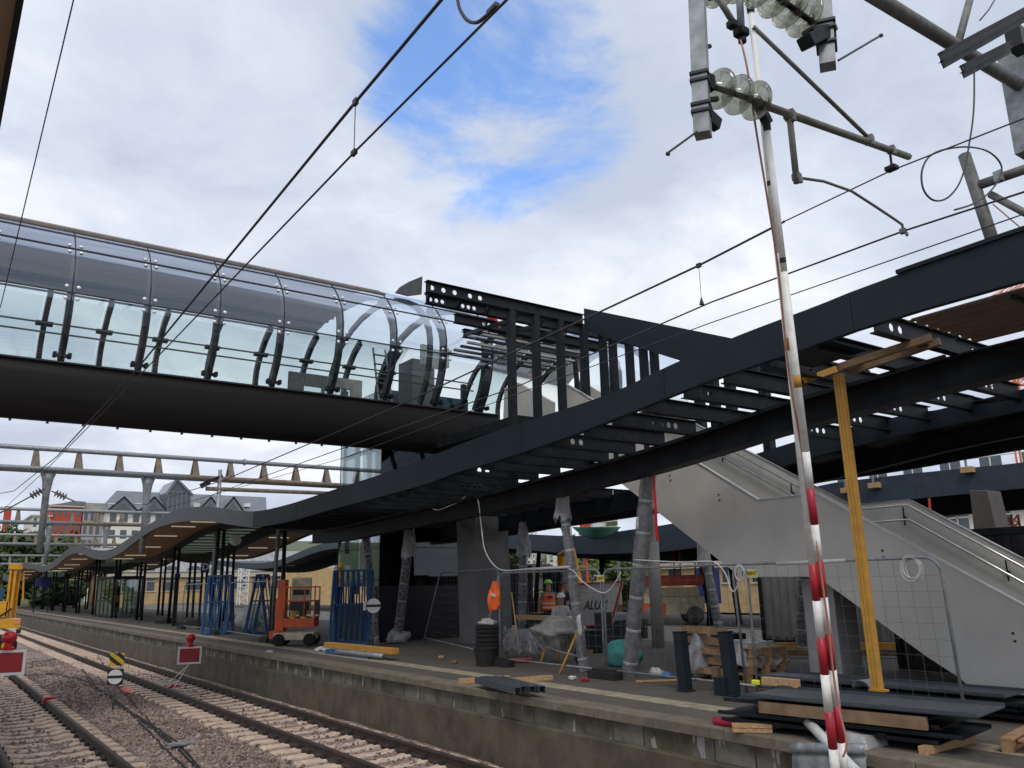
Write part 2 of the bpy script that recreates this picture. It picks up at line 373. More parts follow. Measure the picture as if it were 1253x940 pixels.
def wnoise(scale, detail, rough, off, dist=0.):
    mp = wn('Mapping'); mp.inputs['Location'].default_value = off; T.links.new(cmb.outputs[0], mp.inputs[0])
    nz = wn('TexNoise'); nz.inputs['Scale'].default_value = scale; nz.inputs['Detail'].default_value = detail; nz.inputs['Roughness'].default_value = rough; nz.inputs['Distortion'].default_value = dist
    T.links.new(mp.outputs[0], nz.inputs['Vector']); return nz.outputs['Fac']
def wrange(src, a, b, c, d, smooth=False):
    mr = wn('MapRange'); mr.inputs['From Min'].default_value = a; mr.inputs['From Max'].default_value = b; mr.inputs['To Min'].default_value = c; mr.inputs['To Max'].default_value = d
    if smooth: mr.interpolation_type = 'SMOOTHSTEP'
    T.links.new(src, mr.inputs['Value']); return mr.outputs[0]
def wmath(op, a, b):
    m = wn('Math', operation=op)
    for i, x in enumerate((a, b)):
        if isinstance(x, (int, float)): m.inputs[i].default_value = x
        else: T.links.new(x, m.inputs[i])
    return m.outputs[0]
def near_dir(px, py, inner, outer):
    d = ray(px, py).normalized()
    dp = wn('VectorMath', operation='DOT_PRODUCT'); dp.inputs[1].default_value = d
    nv = wn('VectorMath', operation='NORMALIZE'); T.links.new(tc.outputs['Generated'], nv.inputs[0]); T.links.new(nv.outputs[0], dp.inputs[0])
    return wrange(dp.outputs['Value'], math.cos(R(outer)), math.cos(R(inner)), 0, 1, True)
n1 = wnoise(2.3, 10, .62, (3.1, 1.7, 0), .6)
n2 = wnoise(.9, 8, .55, (9.3, 4.4, 0), .2)
n3 = wnoise(3.0, 9, .6, (1.3, 7.4, 2), .6)
# where the cloud deck opens: one region of the sky, broken up by the noise
open_ = wmath('MAXIMUM', near_dir(605, 150, 2, 12.5), wmath('MULTIPLY', near_dir(590, 40, 1, 10), .22))
gap = wmath('ADD', wmath('MULTIPLY', open_, .8), wmath('MULTIPLY', wmath('SUBTRACT', n1, .5), 2.6))
gap = wmath('MULTIPLY', wrange(gap, .3, .85, 0, .85, True), wrange(open_, .0, .25, .1, 1))
base = wrange(n2, .36, .66, 0, 1, True)
fine = wrange(n3, .32, .68, -.3, .3)
shade = wmath('ADD', base, fine)
cr = wn('ValToRGB'); e = cr.color_ramp.elements
e[0].position = 0; e[0].color = (.52, .58, .70, 1); e[1].position = 1; e[1].color = (.92, .94, .98, 1)
k_ = e.new(.5); k_.color = (.68, .73, .84, 1)
T.links.new(shade, cr.inputs[0])
sc = wn('VectorMath', operation='SCALE'); sc.inputs['Scale'].default_value = 9.; T.links.new(cr.outputs[0], sc.inputs[0])
# horizon: deck thins to an even pale band
skb = wn('VectorMath', operation='SCALE'); skb.inputs['Scale'].default_value = 2.0
skt = wn('Mix', data_type='RGBA', blend_type='MULTIPLY'); skt.inputs['Factor'].default_value = 1; skt.inputs['B'].default_value = (.62, .92, 1.25, 1); T.links.new(sky.outputs[0], skt.inputs['A']); T.links.new(skt.outputs['Result'], skb.inputs[0])
mix = wn('Mix', data_type='RGBA'); T.links.new(gap, mix.inputs['Factor']); T.links.new(sc.outputs[0], mix.inputs['A']); T.links.new(skb.outputs[0], mix.inputs['B'])
T.links.new(mix.outputs['Result'], bg.inputs[0])
sun = bpy.data.lights.new('sun', 'SUN'); sun.energy = 1.1; sun.angle = R(20); sun.color = (1, .95, .88)
so = bpy.data.objects.new('sun', sun); COL.objects.link(so)
sd = V((math.sin(SUN_AZ) * math.cos(SUN_EL), math.cos(SUN_AZ) * math.cos(SUN_EL), math.sin(SUN_EL)))
so.rotation_euler = sd.to_track_quat('Z', 'Y').to_euler(); so.location = (0, 0, 40)
S.view_settings.view_transform = 'Standard'; S.view_settings.look = 'None'; S.view_settings.exposure = .3; S.view_settings.gamma = 1
S.render.engine = 'CYCLES'
S.cycles.max_bounces = 8; S.cycles.transparent_max_bounces = 24; S.cycles.glossy_bounces = 3
# ------------------------------------------------------------------ ground, track bed, platforms
MB().add([(-3000, -3000, -1.3), (3000, -3000, -1.3), (3000, 3000, -1.3), (-3000, 3000, -1.3)], [(0, 1, 2, 3)]).build('ground', m_ground, kind='structure', loc=(0, 0, -1.3))
def bedz(x, y):
    z = -1.168
    for a, b, up_ in ((3.9, 5.5, .1), (7.9, 9, .06), (-1, 1.1, .05)):
        if a < x < b: z += up_ * math.sin(math.pi * (x - a) / (b - a)) ** .7
    return z + .03 * mnoise.noise(V((x * 1.3, y * 1.3, 0))) + .015 * mnoise.noise(V((x * 4, y * 4, 3)))
b = MB().grid(lambda x, y: (x, y, bedz(x, y)), frange(-1.5, 8.3, 66), [6 + .17 * i for i in range(160)] + [33.5 + i for i in range(120)])
b.build('track_bed', m_ballast, kind='structure', smooth=True, loc=(3, 20, -1.15))
st = MB()
ico = [V(p).normalized() for p in ((1, .2, .3), (-1, .1, -.2), (.2, 1, .1), (.1, -1, -.1), (.2, .3, 1), (-.1, -.3, -1), (.7, -.7, .6), (-.6, .6, .6))]
icf = [(0, 2, 4), (0, 4, 6), (0, 6, 3), (0, 3, 5), (0, 5, 2), (1, 7, 2), (1, 2, 5), (1, 5, 3), (1, 3, 6), (1, 6, 4), (1, 4, 7), (2, 7, 4)]
for i in range(36000):
    y = 9.5 + 34 * random.random() ** 1.9; x = random.uniform(.2, 8.05)
    if 1.25 < x < 3.55 and random.random() < .6: continue
    if 5.85 < x < 7.95 and random.random() < .6: continue
    r = random.uniform(.018, .042); c = V((x, y, bedz(x, y) + r * .3))
    Mx = Matrix.Rotation(random.uniform(0, 6), 3, (random.random(), random.random(), random.random() + .1))
    k = [random.uniform(.7, 1.3) for _ in ico]
    st.add([c + Mx @ (p * r * k[j]) for j, p in enumerate(ico)], icf)
st.build('ballast_stones', m_stone, kind='stuff', loc=(4, 15, -1.1), label='loose pinkish brown ballast stones between and beside the rails', cat='gravel')
# works platform
E0 = 8.2
MB().bb(E0 + .42, 18.6, -12, 135, -1.3, 0).build('platform_deck', m_deck, kind='structure', loc=(12, 20, 0))
cp = MB(); y = -12.
while y < 135:
    cp.bb(E0, E0 + .418, y + .004, y + 1.196, -.13, .003 * random.random()); y += 1.2
cp.build('platform_coping', m_coping, kind='structure', bevel=.012, loc=(E0, 20, 0))
MB().bb(E0 + .1, E0 + .4, -12, 135, -.4, -.131).build('platform_blockwork', m_wall, kind='structure', loc=(E0, 20, -.4))
MB().bb(E0 - .02, E0 + .41, -12, 135, -1.3, -.395).build('platform_plinth', m_plinth, kind='structure', bevel=.02, loc=(E0, 20, -1.3))
MB().bb(9.22, 9.62, -12, 120, 0, .004).build('platform_line', m_line, kind='structure', loc=(9.4, 20, 0))
# second platform beyond
MB().bb(24.6, 34, -30, 120, -1.3, 0).build('far_platform_deck', m_deck, kind='structure', loc=(29, 20, 0))
fe = MB().bb(24.3, 24.6, -30, 120, -1.3, -.02)
fe.build('far_platform_edge', m_pale, kind='structure', loc=(24.4, 20, -1))
MB().bb(24.9, 25.1, -30, 120, 0, .004).build('far_platform_line', m_line, kind='structure', loc=(25, 20, 0))
# rails and sleepers
prof = [(-.075, 0), (.075, 0), (.075, .012), (.012, .035), (.01, .12), (.036, .132), (.036, .165), (.026, .172), (-.026, .172), (-.036, .165), (-.036, .132), (-.01, .12), (-.012, .035), (-.075, .012)]
RZ = -1.122
for x, lab in ((7.53, 'rusty rail nearest to the works platform wall'), (6.23, 'rusty rail carrying the red stop board legs, nearer side of the platform track'), (3.17, 'rusty rail with a red clamp on the near left track'), (1.62, 'rusty rail at the bottom left corner of the photo')):
    MB().prism([(x + a, 5, RZ + b_) for a, b_ in prof], (0, 150, 0)).build('rail', m_rail, label=lab, cat='rail', loc=(x, 30, RZ))
def sleeper_proto():
    r = thing('railway_sleeper', 'beige concrete sleeper half sunk in the ballast under the rails', 'sleeper', (0, 0, 0), 'concrete sleepers under the two tracks')
    pr = [(-1.25, -.12), (1.25, -.12), (1.25, .0), (1.2, .03), (.55, .03), (.35, -.005), (-.35, -.005), (-.55, .03), (-1.2, .03), (-1.25, 0)]
    MB().prism([(a, -.13, b_) for a, b_ in pr], (0, .26, 0)).build('body', m_sleeper, r, bevel=.025)
    return r
def clip_mb(x): return MB().bb(x - .04, x + .04, -.06, .06, .03, .075).tube((x - .03, 0, .06), (x + .03, 0, .1), .012, n=6)
sp = sleeper_proto(); first = True
spf = None
for cx_, half in ((6.88, .65), (2.395, .775)):
    pr = copy_tree(sp)
    for s_ in (-1, 1):
        for d_ in (-1, 1):
            clip_mb(s_ * half + d_ * .09).build('rail_clip', m_rubber, pr)
    n = 0
    for i in range(140):
        y = 9.6 + i * .6
        src = pr if i < 55 else sp
        o = pr if i == 0 else copy_tree(src)
        o.location = (cx_ + random.uniform(-.02, .02), y, RZ - .024 + random.uniform(-.006, .006)); o.rotation_euler = (0, 0, random.uniform(-.012, .012))
bpy.data.objects.remove(sp.children[0]); bpy.data.objects.remove(sp)
# cables lying on the ballast between the tracks
cab = [[(118, 795), (140, 830), (165, 862), (190, 890), (225, 920), (258, 950)], [(105, 800), (128, 838), (150, 866), (182, 884), (215, 905), (262, 952)], [(95, 805), (122, 845), (160, 872), (185, 896), (205, 915), (240, 945)], [(100, 815), (112, 838), (142, 858), (178, 882), (212, 908), (272, 962)], [(30, 822), (70, 824), (110, 834), (150, 862), (190, 893), (232, 925)]]
labs = ['thin black cable running nearest the rails on the ballast', 'black cable in the middle of the bundle on the ballast', 'black cable bending left beside the bundle on the ballast', 'black cable curving behind the round track sign', 'black cable starting far left by the rail and joining the bundle']
for pts, lab in zip(cab, labs):
    ps = [at(x, y, Z=-1.02) for x, y in pts]
    fin = []
    for i in range(len(ps) - 1):
        for k in range(5):
            p = lerp(ps[i], ps[i + 1], k / 5); p.x += .05 * mnoise.noise(V((p.y * 1.7, i, len(lab)))); p.z = bedz(p.x, p.y) + .035; fin.append(p)
    MB().path(fin, .016, 6).build('cable', m_rubber, smooth=True, label=lab, cat='cable', group='cables on the ballast')
# boards dropped on the ballast
def board(p, q, wd, h, name, m, lab, cat, z=None):
    return MB().bar(p, q, wd, h).build(name, m, bevel=.004, label=lab, cat=cat)
a, b_ = at(205, 912, Z=-1.0), at(238, 908, Z=-1.0)
board(a, b_, .22, .04, 'board', m_galv, 'grey board lying across the cables in the ballast', 'board')
a, b_ = at(40, 809, Z=-1.05), at(66, 806, Z=-1.05)
board(a, b_, .25, .05, 'board', m_galv, 'grey board lying on the ballast beside the far part of the track', 'board')
MB().grid(lambda u, v: tuple(at(u, v, Z=-1.0)[:2]) + (bedz(*at(u, v, Z=-1.0)[:2]) + .035,), frange(148, 163, 5), frange(836, 843, 4)).build('spray_mark', mat('orange_spray', (.8, .16, .08), .9), kind='structure', loc=at(155, 840, Z=-1))
# the photographer's own canopy edge, top left corner
cn = thing('near_canopy', 'dark timber edge of the canopy overhead in the top left corner', 'canopy', (-1.5, 12, 4.9))
MB().bb(-3, .065, -6, 40, 5.0, 5.25).build('roof', m_soffit, cn)
MB().bb(.066, .1, -6, 40, 4.97, 5.4).build('fascia', m_frame, cn)
# ------------------------------------------------------------------ canopies
XF = 9.0
def prof_px(pts, x, lo, hi):
    return lo + sorted((q.y, q.z) for q in (at(a, b, X=x) for a, b in pts)) + hi
ZT = prof_px([(1253, 283), (1070, 346), (1000, 374), (900, 412), (820, 447), (743, 483), (617, 524), (560, 545), (500, 569), (400, 602), (350, 618), (310, 625.8), (278, 622.6), (246, 620), (214, 625), (182, 642), (150, 664), (135, 672.5), (116, 673), (96.6, 667), (84, 671), (68, 685), (55, 692), (41, 690)], XF, [(-6, 5.2), (0, 5.24)], [(102, 4.9), (108, 4.5), (116, 3.9), (126, 4.2)])
ZB_ = prof_px([(1253, 343), (1130, 378), (1040, 406), (1000, 421), (860, 469), (771, 505), (702, 532), (612, 562.5), (560, 578), (519, 593), (400, 625), (350, 639), (310, 645), (281, 642), (246, 637), (214, 640), (188, 648), (163, 665), (150, 675), (132, 684), (116, 684), (96.6, 677), (84, 680), (68, 693), (52, 700), (41, 697)], XF, [(-6, 4.7), (0, 4.73)], [(102, 4.2), (108, 3.8), (116, 3.2), (126, 3.5)])
def zt(y): return interp(ZT, y)
def zb(y): return interp(ZB_, y)
def strip(x0, x1, ys, ft, fb):
    m = MB()
    for x in (x0, x1):
        m.grid(lambda u, v: (x, u, ft(u) if v else fb(u)), ys, [0, 1])
    m.grid(lambda u, v: (v, u, ft(u)), ys, [x0, x1]); m.grid(lambda u, v: (v, u, fb(u)), ys, [x0, x1])
    for y in (ys[0], ys[-1]): m.add([(x0, y, fb(y)), (x1, y, fb(y)), (x1, y, ft(y)), (x0, y, ft(y))], [(0, 1, 2, 3)])
    return m
def span(a, b, n): return frange(a, b, n)
# steel frame of the new canopy
fr = thing('steel_canopy', 'new anthracite steel canopy frame still without its roof over the works', 'canopy', (XF, 12, 0))
seams = [-4, 5.35, 8.55, 12.3, 16.1, 19.9, 23.7, 27.6]
for a, b in zip(seams, seams[1:]):
    strip(XF, XF + .1, span(a + .004, b - .004, 12), zt, zb).build('fascia_panel', m_steel, fr)
strip(XF - .03, XF + .14, span(-4, 4.72, 8), lambda y: zt(y) + .05, lambda y: zt(y) + .003).build('gutter', m_frame, fr)
XB, XC, XD = 11.1, 14.75, 17.3
def zbeam(y): return zb(y) + .1
def ibeam_y(x, ys, h, wd, f):
    m = strip(x - .012, x + .012, ys, lambda y: f(y) + h - .03, lambda y: f(y) + .03)
    for z0, z1 in ((0, .028), (h - .028, h)):
        q = strip(x - wd / 2, x + wd / 2, ys, lambda y: f(y) + z1, lambda y: f(y) + z0); m.add(q.v, q.f)
    return m
ibeam_y(XB, span(-4, 27.6, 40), .44, .3, lambda y: zb(y) - .52).build('main_beam', m_frame, fr)
OC = [(-4, -.3), (4, -.28), (8, -.2), (10, -.16), (13, -.34), (15, -.43), (28, -.46)]; HC = [(-4, .14), (4, .15), (6, .2), (8, .35), (12, .45), (28, .5)]
strip(XC - .06, XC + .06, span(-4, 27.6, 50), lambda y: zb(y) + interp(OC, y) + interp(HC, y), lambda y: zb(y) + interp(OC, y)).build('curved_beam', m_steel, fr)
strip(XD, XD + .1, span(-4, 27.6, 40), lambda y: zb(y) + .2, lambda y: zb(y) + interp([(-4, -.5), (7, -.48), (9, -.4), (12, -.22), (28, -.3)], y)).build('fascia_panel', m_frame, fr)
ibeam_y(16.3, span(-4, 27.6, 40), .34, .2, lambda y: zb(y) - .4).build('main_beam', m_frame, fr)
def web_beam_x(y, x0, x1, z0, h, holes, fl=.13):
    m = MB(); t = .007; r = h * .21; zc_ = z0 + h * .5; w2 = r * 1.5
    m.bb(x0, x1, y - fl / 2, y + fl / 2, z0, z0 + .014); m.bb(x0, x1, y - fl / 2, y + fl / 2, z0 + h - .014, z0 + h)
    zl, zh = z0 + .0142, z0 + h - .0142
    cur = x0
    for hx in sorted(holes):
        if hx - w2 < cur or hx + w2 > x1: continue
        if hx - w2 > cur + .001: m.bb(cur, hx - w2, y - t, y + t, zl, zh)
        n = 16; o = len(m.v)
        for s_ in (-1, 1):
            for k in range(n):
                a = 2 * math.pi * (k + .5) / n; m.v.append(V((hx + r * math.cos(a), y + s_ * t, zc_ + r * math.sin(a))))
            for k in range(n):
                a = 2 * math.pi * (k + .5) / n; ca, sa = math.cos(a), math.sin(a); q = 1 / max(abs(ca), abs(sa))
                m.v.append(V((hx + w2 * ca * q, y + s_ * t, zc_ + ((zh - zl) / 2) * sa * q)))
        for s_ in (0, 1):
            for k in range(n):
                k2 = (k + 1) % n; a = o + s_ * 2 * n; m.f.append((a + k, a + k2, a + n + k2, a + n + k))
        for k in range(n):
            k2 = (k + 1) % n; m.f.append((o + k, o + k2, o + 2 * n + k2, o + 2 * n + k))
        cur = hx + w2
    if cur < x1: m.bb(cur, x1, y - t, y + t, zl, zh)
    return m
yb = 5.15; i = 0
while yb < 27.3:
    z0 = zb(yb) - .07
    hs = ([10.05 + .17 * k for k in range(4)] if i % 4 else [9.5 + .2 * k for k in range(2)]) if i % 2 == 0 else []
    web_beam_x(yb, XF + .11, XB - .02, z0, .26, hs).build('cross_beam', m_frame, fr)
    if yb > 15.5 or yb < 9.3:
        web_beam_x(yb + .02, XB + .02, XC - .02, z0, .26, [11.6 + .2 * k for k in range(3)] + [13.4 + .2 * k for k in range(3)]).build('cross_beam', m_frame, fr)
    if i % 2 == 0: web_beam_x(yb + .04, XC + .02, XD - .02, z0, .26, [15.2 + .2 * k for k in range(3)]).build('cross_beam', m_frame, fr)
    yb += .78; i += 1
strip(XC + .07, XD - .01, span(-4, 13.5, 16), lambda y: zb(y) + .12, lambda y: zb(y) + .1).build('soffit_plate', m_black, fr)
# longitudinal angle under the cross beams, short outrigger plate near the roof end
ibeam_y(10.85, span(5.2, 27, 24), .06, .06, lambda y: zb(y) - .14).build('purlin', m_frame, fr)
strip(9.15, 9.95, span(5.75, 6.6, 4), lambda y: zb(y) + .03, lambda y: zb(y) + .02).build('cover_plate', m_steel, fr)
# brown trapezoidal roof sheets at the right end
cx0 = []; x = XF + .11; k = 0
while x < XB - .3:
    cx0 += [(x, 0), (x + .09, 0), (x + .13, .055), (x + .22, .055)]; x += .26
sh = MB().grid(lambda u, v: (cx0[u][0], v, zb(v) - .05 + cx0[u][1]), list(range(len(cx0))), span(-4, 4.75, 10))
sh.build('roof_sheet', m_corr, fr, solid=.006)
for y in (-1, .6, 2.2, 3.6):
    MB().bb(XF + .12, XB - .02, y, y + .04, zb(y) - .1, zb(y) - .055).build('sheet_lath', m_black, fr)
# wrapped columns carrying the main beam
def wrapped_column(base, top, r=.16, wr=None, loose=True, seed=1, mw=None):
    base, top = V(base), V(top); c = MB().tube(base, top, r * .85, r * .7, 14); c.build('column', m_galvd if seed % 2 else m_frame, fr, smooth=True)
    k = 46; pts = [lerp(base, top, i / (k - 1) * .93) for i in range(k)]; rng = random.Random(seed)
    rr = []
    for i in range(k):
        x = r * (1.06 + .09 * rng.random())
        if i % 7 == 3: x = r * .97
        rr.append(x)
    wo = MB().path(pts, r, 14, rr, cap=False).build('plastic_wrap', mw or m_wrap, fr, smooth=True)
    for i in range(3, k, 7):
        d = (top - base).normalized(); p = pts[i]; MB().lathe([(r * 1.02, -.03), (r * 1.06, -.02), (r * 1.06, .02), (r * 1.02, .03)], p, d, 14).build('tape', m_sheet, wo, smooth=True)
    if loose:
        zt_ = lerp(base, top, loose if isinstance(loose, float) else .82)
        def fn(u, v):
            a = 2 * math.pi * v; q = r * (1.0 + .9 * u * (1 + .6 * mnoise.noise(V((math.cos(a) * 1.5, math.sin(a) * 1.5, seed + u * 2)))))
            return zt_ + V((math.cos(a) * q, math.sin(a) * q, .45 - 1.0 * u + .18 * mnoise.noise(V((math.cos(a) * 3, math.sin(a) * 3, seed))) * u))
        MB().grid(fn, frange(0, 1, 8), frange(0, 1, 28)).build('loose_sheet', m_sheet, wo, smooth=True)
XK = 11.3
b4 = at(790, 828, Z=0); b4 = V((XK, b4.y + .2, 0)); wrapped_column(b4, at(796, 555, X=XK), .14, seed=3, loose=False)
b3 = at(714, 802, X=XK); b3.z = 0; wrapped_column(b3, at(687, 598, X=XK), .1, seed=5, loose=.97)
b2 = at(486, 787, Z=0); wrapped_column(b2, at(503, 640, X=b2.x), .135, seed=8, loose=.86)
b1 = at(459, 791, Z=0); wrapped_column(b1, at(447, 650, X=b1.x), .13, seed=2, loose=False)
b5 = at(884, 792, Z=0); wrapped_column(b5, at(858, 655, X=b5.x), .115, seed=9, loose=.9)
b6 = at(638, 790, Z=0); wrapped_column(b6, at(641, 640, X=b6.x), .12, seed=12, loose=.88)
b7 = at(982, 800, Z=0); wrapped_column(b7, at(986, 660, X=b7.x), .15, seed=14, loose=False)
ft = MB().blob(V(b2) + V((0, 0, .12)), (.36, .36, .28), .5, 2, flat=-.1); ft.build('loose_sheet', m_sheet, fr, smooth=True)
M_ = N('skylight_panel'); _t = M_.n('BsdfTranslucent'); _t.inputs[0].default_value = (.4, .46, .38, 1); _d = M_.n('BsdfDiffuse'); _d.inputs[0].default_value = (.35, .38, .33, 1); _m = M_.n('MixShader'); _m.inputs[0].default_value = .4
M_.l(_t.outputs[0], _m.inputs[1]); M_.l(_d.outputs[0], _m.inputs[2]); M_.l(_m.outputs[0], M_.out.inputs[0]); m_sky = M_.m
# the undulating older canopy further along the platform
oc = thing('platform_canopy', 'undulating grey edged canopy with timber soffit and leaning columns along the platform', 'canopy', (XF, 60, 0))
sg = [27.62, 34.5, 41.5, 48.5, 55.5, 62.5, 69.5, 76.5, 83.5, 90.5, 97.5, 104.5, 111.5, 125]
for a, b in zip(sg, sg[1:]):
    strip(XF, XF + .1, span(a + .004, b - .004, 12), zt, zb).build('fascia_panel', m_zinc, oc)
ys = span(27.62, 125, 110)
strip(XF + .101, 11.3, ys, lambda y: zb(y) + .3, lambda y: zb(y) + .08).build('soffit', m_soffit, oc)
strip(14.6, 17.2, ys, lambda y: zb(y) + .3, lambda y: zb(y) + .08).build('soffit', m_soffit, oc)
for x in (11.3, 14.45): strip(x + .001, x + .15, ys, lambda y: zb(y) + .35, lambda y: zb(y) - .22).build('main_beam', m_frame, oc)
strip(17.201, 17.3, ys, zt, zb).build('fascia_panel', m_zinc, oc)
strip(11.46, 14.44, ys, lambda y: zb(y) + .33, lambda y: zb(y) + .325).build('skylight', m_sky, oc)
sk = MB(); y = 27.9
while y < 124:
    sk.bb(11.46, 14.44, y, y + .4, zb(y) + .26, zb(y) + .3); y += .95
sk.build('skylight_bars', m_black, oc)
tr_ = MB(); y = 27.9
strip(XF + .101, 11.3, ys, lambda y: zb(y) + .36, lambda y: zb(y) + .34).build("roof_sheet", m_tin, oc); strip(14.6, 17.2, ys, lambda y: zb(y) + .36, lambda y: zb(y) + .34).build("roof_sheet", m_tin, oc)
y = 31
while y < 122:
    for x, n_ in ((10.1, 0), (16.0, 0)):
        zz = zb(y) + .06; MB().bb(x - .55, x + .55, y - .03, y + .03, zz - .015 - .02, zz + .015).build('light_strip', m_lamp, oc)
    y += 3.4
i = 0; y = 31.0
while y < 112:
    for x, ln in ((11.38, -1.25), (14.52, -1.0)):
        l_ = ln if i % 2 else .1
        yy = y + (0 if x < 12 else .7)
        MB().tube((x, yy, 0), (x - (.25 if i % 2 else 0), yy + l_, zb(yy + l_) - .15), .085, .075, 10).build('column', m_frame, oc, smooth=True)
    y += 6.6 if i % 2 else 1.3; i += 1
p0 = at(332, 788, Z=0)
MB().tube(p0, at(341, 640, X=p0.x), .06, n=10).build('pole', m_galvd, smooth=True, label='bare grey pole in front of the orange mast lift, reaching up to the canopy edge', cat='pole')
# ------------------------------------------------------------------ the footbridge tube
BR = thing('glass_footbridge', 'curved glass footbridge crossing above the tracks with dark bronze belly', 'bridge', (0, 22, 5))
XL, XR = -14., 13.1
PF = [(19.0, 6.48), (18.68, 6.95), (18.5, 7.4), (18.42, 7.85), (18.42, 8.28), (18.5, 8.62), (18.68, 8.92), (18.95, 9.24), (19.3, 9.55), (19.75, 9.8), (20.3, 10.02), (21.0, 10.2), (22.0, 10.3)]
def tubeprof(): return PF + [(44 - y, z) for y, z in reversed(PF[:-1])]
full = tubeprof()
jx = [-13.0 + 1.515 * k for k in range(18)]          # panel joints
jx = [1.94 + 1.515 * (k - 10) for k in range(18)]
jx = [x for x in jx if XL < x < XR] + [13.05]
for a, b in zip(jx, jx[1:]):
    MB().grid(lambda u, v: (u, v[0], v[1]), [a + .012, b - .012], PF[:9] if a < 9 else PF).build('glass_panel', m_glass, BR, smooth=True)
    MB().grid(lambda u, v: (u, v[0], v[1]), [a + .012, b - .012], [(44 - y, z) for y, z in PF[:10]]).build('glass_panel', m_glass2, BR, smooth=True)
MB().grid(lambda u, v: (u, v[0], v[1]), [XL, 9.6], PF[8:] + [(44 - y, z) for y, z in reversed(PF[9:-1])]).build('roof', mat('roof_sheet_brown', (.2, .16, .14), .5), BR, smooth=True, solid=.05)
ins = [(PF[8][0] + .1, PF[8][1] - .12), (20.4, 9.72), (22, 9.85), (23.4, 9.86), (24.1, 9.75)]
MB().grid(lambda u, v: (u, v[0], v[1]), [XL, 9.55], ins).build('ceiling', m_ceil, BR, smooth=False, solid=.03)
sl = MB()
for y, z in ((22.6, 9.8), (23.0, 9.8), (23.5, 9.79), (23.9, 9.72), (24.1, 9.68)): sl.bar((XL, y, z - .03), (9.5, y, z - .03), .05, .05)
sl.build('ceiling_rail', m_pale, BR)
gj = MB()
for z_, y_ in ((8.92, 18.67), (9.38, 19.1), (7.85, 18.41)): gj.bar((XL, y_, z_), (XR, y_, z_), .02, .03)
gj.build('glazing_joint', m_black, BR)
MB().bar((XL, 19.32, 9.59), (9.6, 19.32, 9.59), .06, .04).build('gutter', m_rustplate, BR)
def ribprof(pts, x, wdt, d, name, m):
    mm = MB(); k = len(pts)
    def nrm(i):
        a = V((pts[max(i - 1, 0)][0], pts[max(i - 1, 0)][1], 0)); b = V((pts[min(i + 1, k - 1)][0], pts[min(i + 1, k - 1)][1], 0)); t = (b - a).normalized(); return V((t.y, -t.x, 0))
    ctr = V((22, 7.8, 0)); rows = []
    for i, (y, z) in enumerate(pts):
        n_ = nrm(i)
        if n_.dot(ctr - V((y, z, 0))) < 0: n_ = -n_
        rows.append(((y + n_.x * .07, z + n_.y * .07), (y + n_.x * (.07 + d), z + n_.y * (.07 + d))))
    for s_ in (-1, 1): mm.grid(lambda u, v: (x + s_ * wdt / 2, rows[u][v][0], rows[u][v][1]), list(range(k)), [0, 1])
    for v_ in (0, 1): mm.grid(lambda u, s_: (x + s_ * wdt / 2, rows[u][v_][0], rows[u][v_][1]), list(range(k)), [-1, 1])
    return mm.build(name, m, BR)
bolt = MB().lathe([(.045, 0), (.045, .02), (.03, .03)], (0, 0, 0), (0, -1, 0), 10)
for x in jx[:-1]:
    ribprof(PF[:9], x, .13, .2, 'rib', m_rib)
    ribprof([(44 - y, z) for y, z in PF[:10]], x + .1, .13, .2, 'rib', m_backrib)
    MB().bar((x, 18.99, 6.48), (x, 18.68, 6.95), .02, .03).build('joint_seal', m_black, BR)
    pts = [V((x, y - .012, z)) for y, z in PF[:9]]; MB().path(pts, .013, 6).build('joint_seal', m_black, BR)
    if x > 0:
        for y, z, dz in ((18.62, 8.83, .09), (18.76, 9.02, -.09)):
            for s_ in (-.11, .11): MB().lathe([(.042, 0), (.042, .015), (.025, .03)], (x + s_, y, z), (0, -.8, .6), 10).build('glass_button', m_bolt, BR, smooth=True)
        for z in (7.98, 7.72):
            for s_ in (-.11, .11): MB().lathe([(.042, 0), (.042, .015), (.025, .03)], (x + s_, 18.42, z), (0, -1, 0), 10).build('glass_button', m_bolt, BR, smooth=True)
        MB().box((x, 18.98, 6.62), (.34, .08, .07)).box((x - .14, 18.95, 6.62), (.07, .16, .11)).box((x + .14, 18.95, 6.62), (.07, .16, .11)).build('rib_foot', m_frame, BR, bevel=.01)
hr = MB()
for z in (7.62, 7.4): hr.bar((XL, 20.3, z + .05), (XR, 20.3, z + .05), .03, .035)
hr.build('handrail', m_backrib, BR)
hb = MB()
for x in jx[:-1]: hb.box((x + .1, 25.0, 9.0), (.42, .2, .1)).box((x + .1, 25.15, 6.6), (.35, .12, .12))
hb.build('handrail_bracket', m_frame, BR)
# belly and deck
bel = [(18.98, 6.47), (18.99, 6.3), (19.06, 6.05), (19.22, 5.82), (19.5, 5.62), (19.95, 5.46), (20.6, 5.34), (21.4, 5.28), (22, 5.27)]
bel = [(18.98, 6.47), (18.99, 6.2), (19.05, 5.85), (19.18, 5.5), (19.4, 5.3), (19.7, 5.32), (20.3, 5.44), (21, 5.57), (22, 5.75), (23, 5.94), (24, 6.12), (25.02, 6.35), (25.02, 6.47)]
MB().prism([(XL, y, z) for y, z in bel], (XR - XL, 0, 0)).build('belly', m_belly, BR, smooth=True)
MB().bar((XL, 18.96, 6.47), (XR, 18.96, 6.47), .06, .035).build('sill', m_black, BR)
nb = MB()
for k in range(40): nb.bb(XL + .2 + k * .68, XL + .25 + k * .68, 19.45, 19.5, 5.24, 5.31)
nb.build('drip_bolts', m_black, BR)
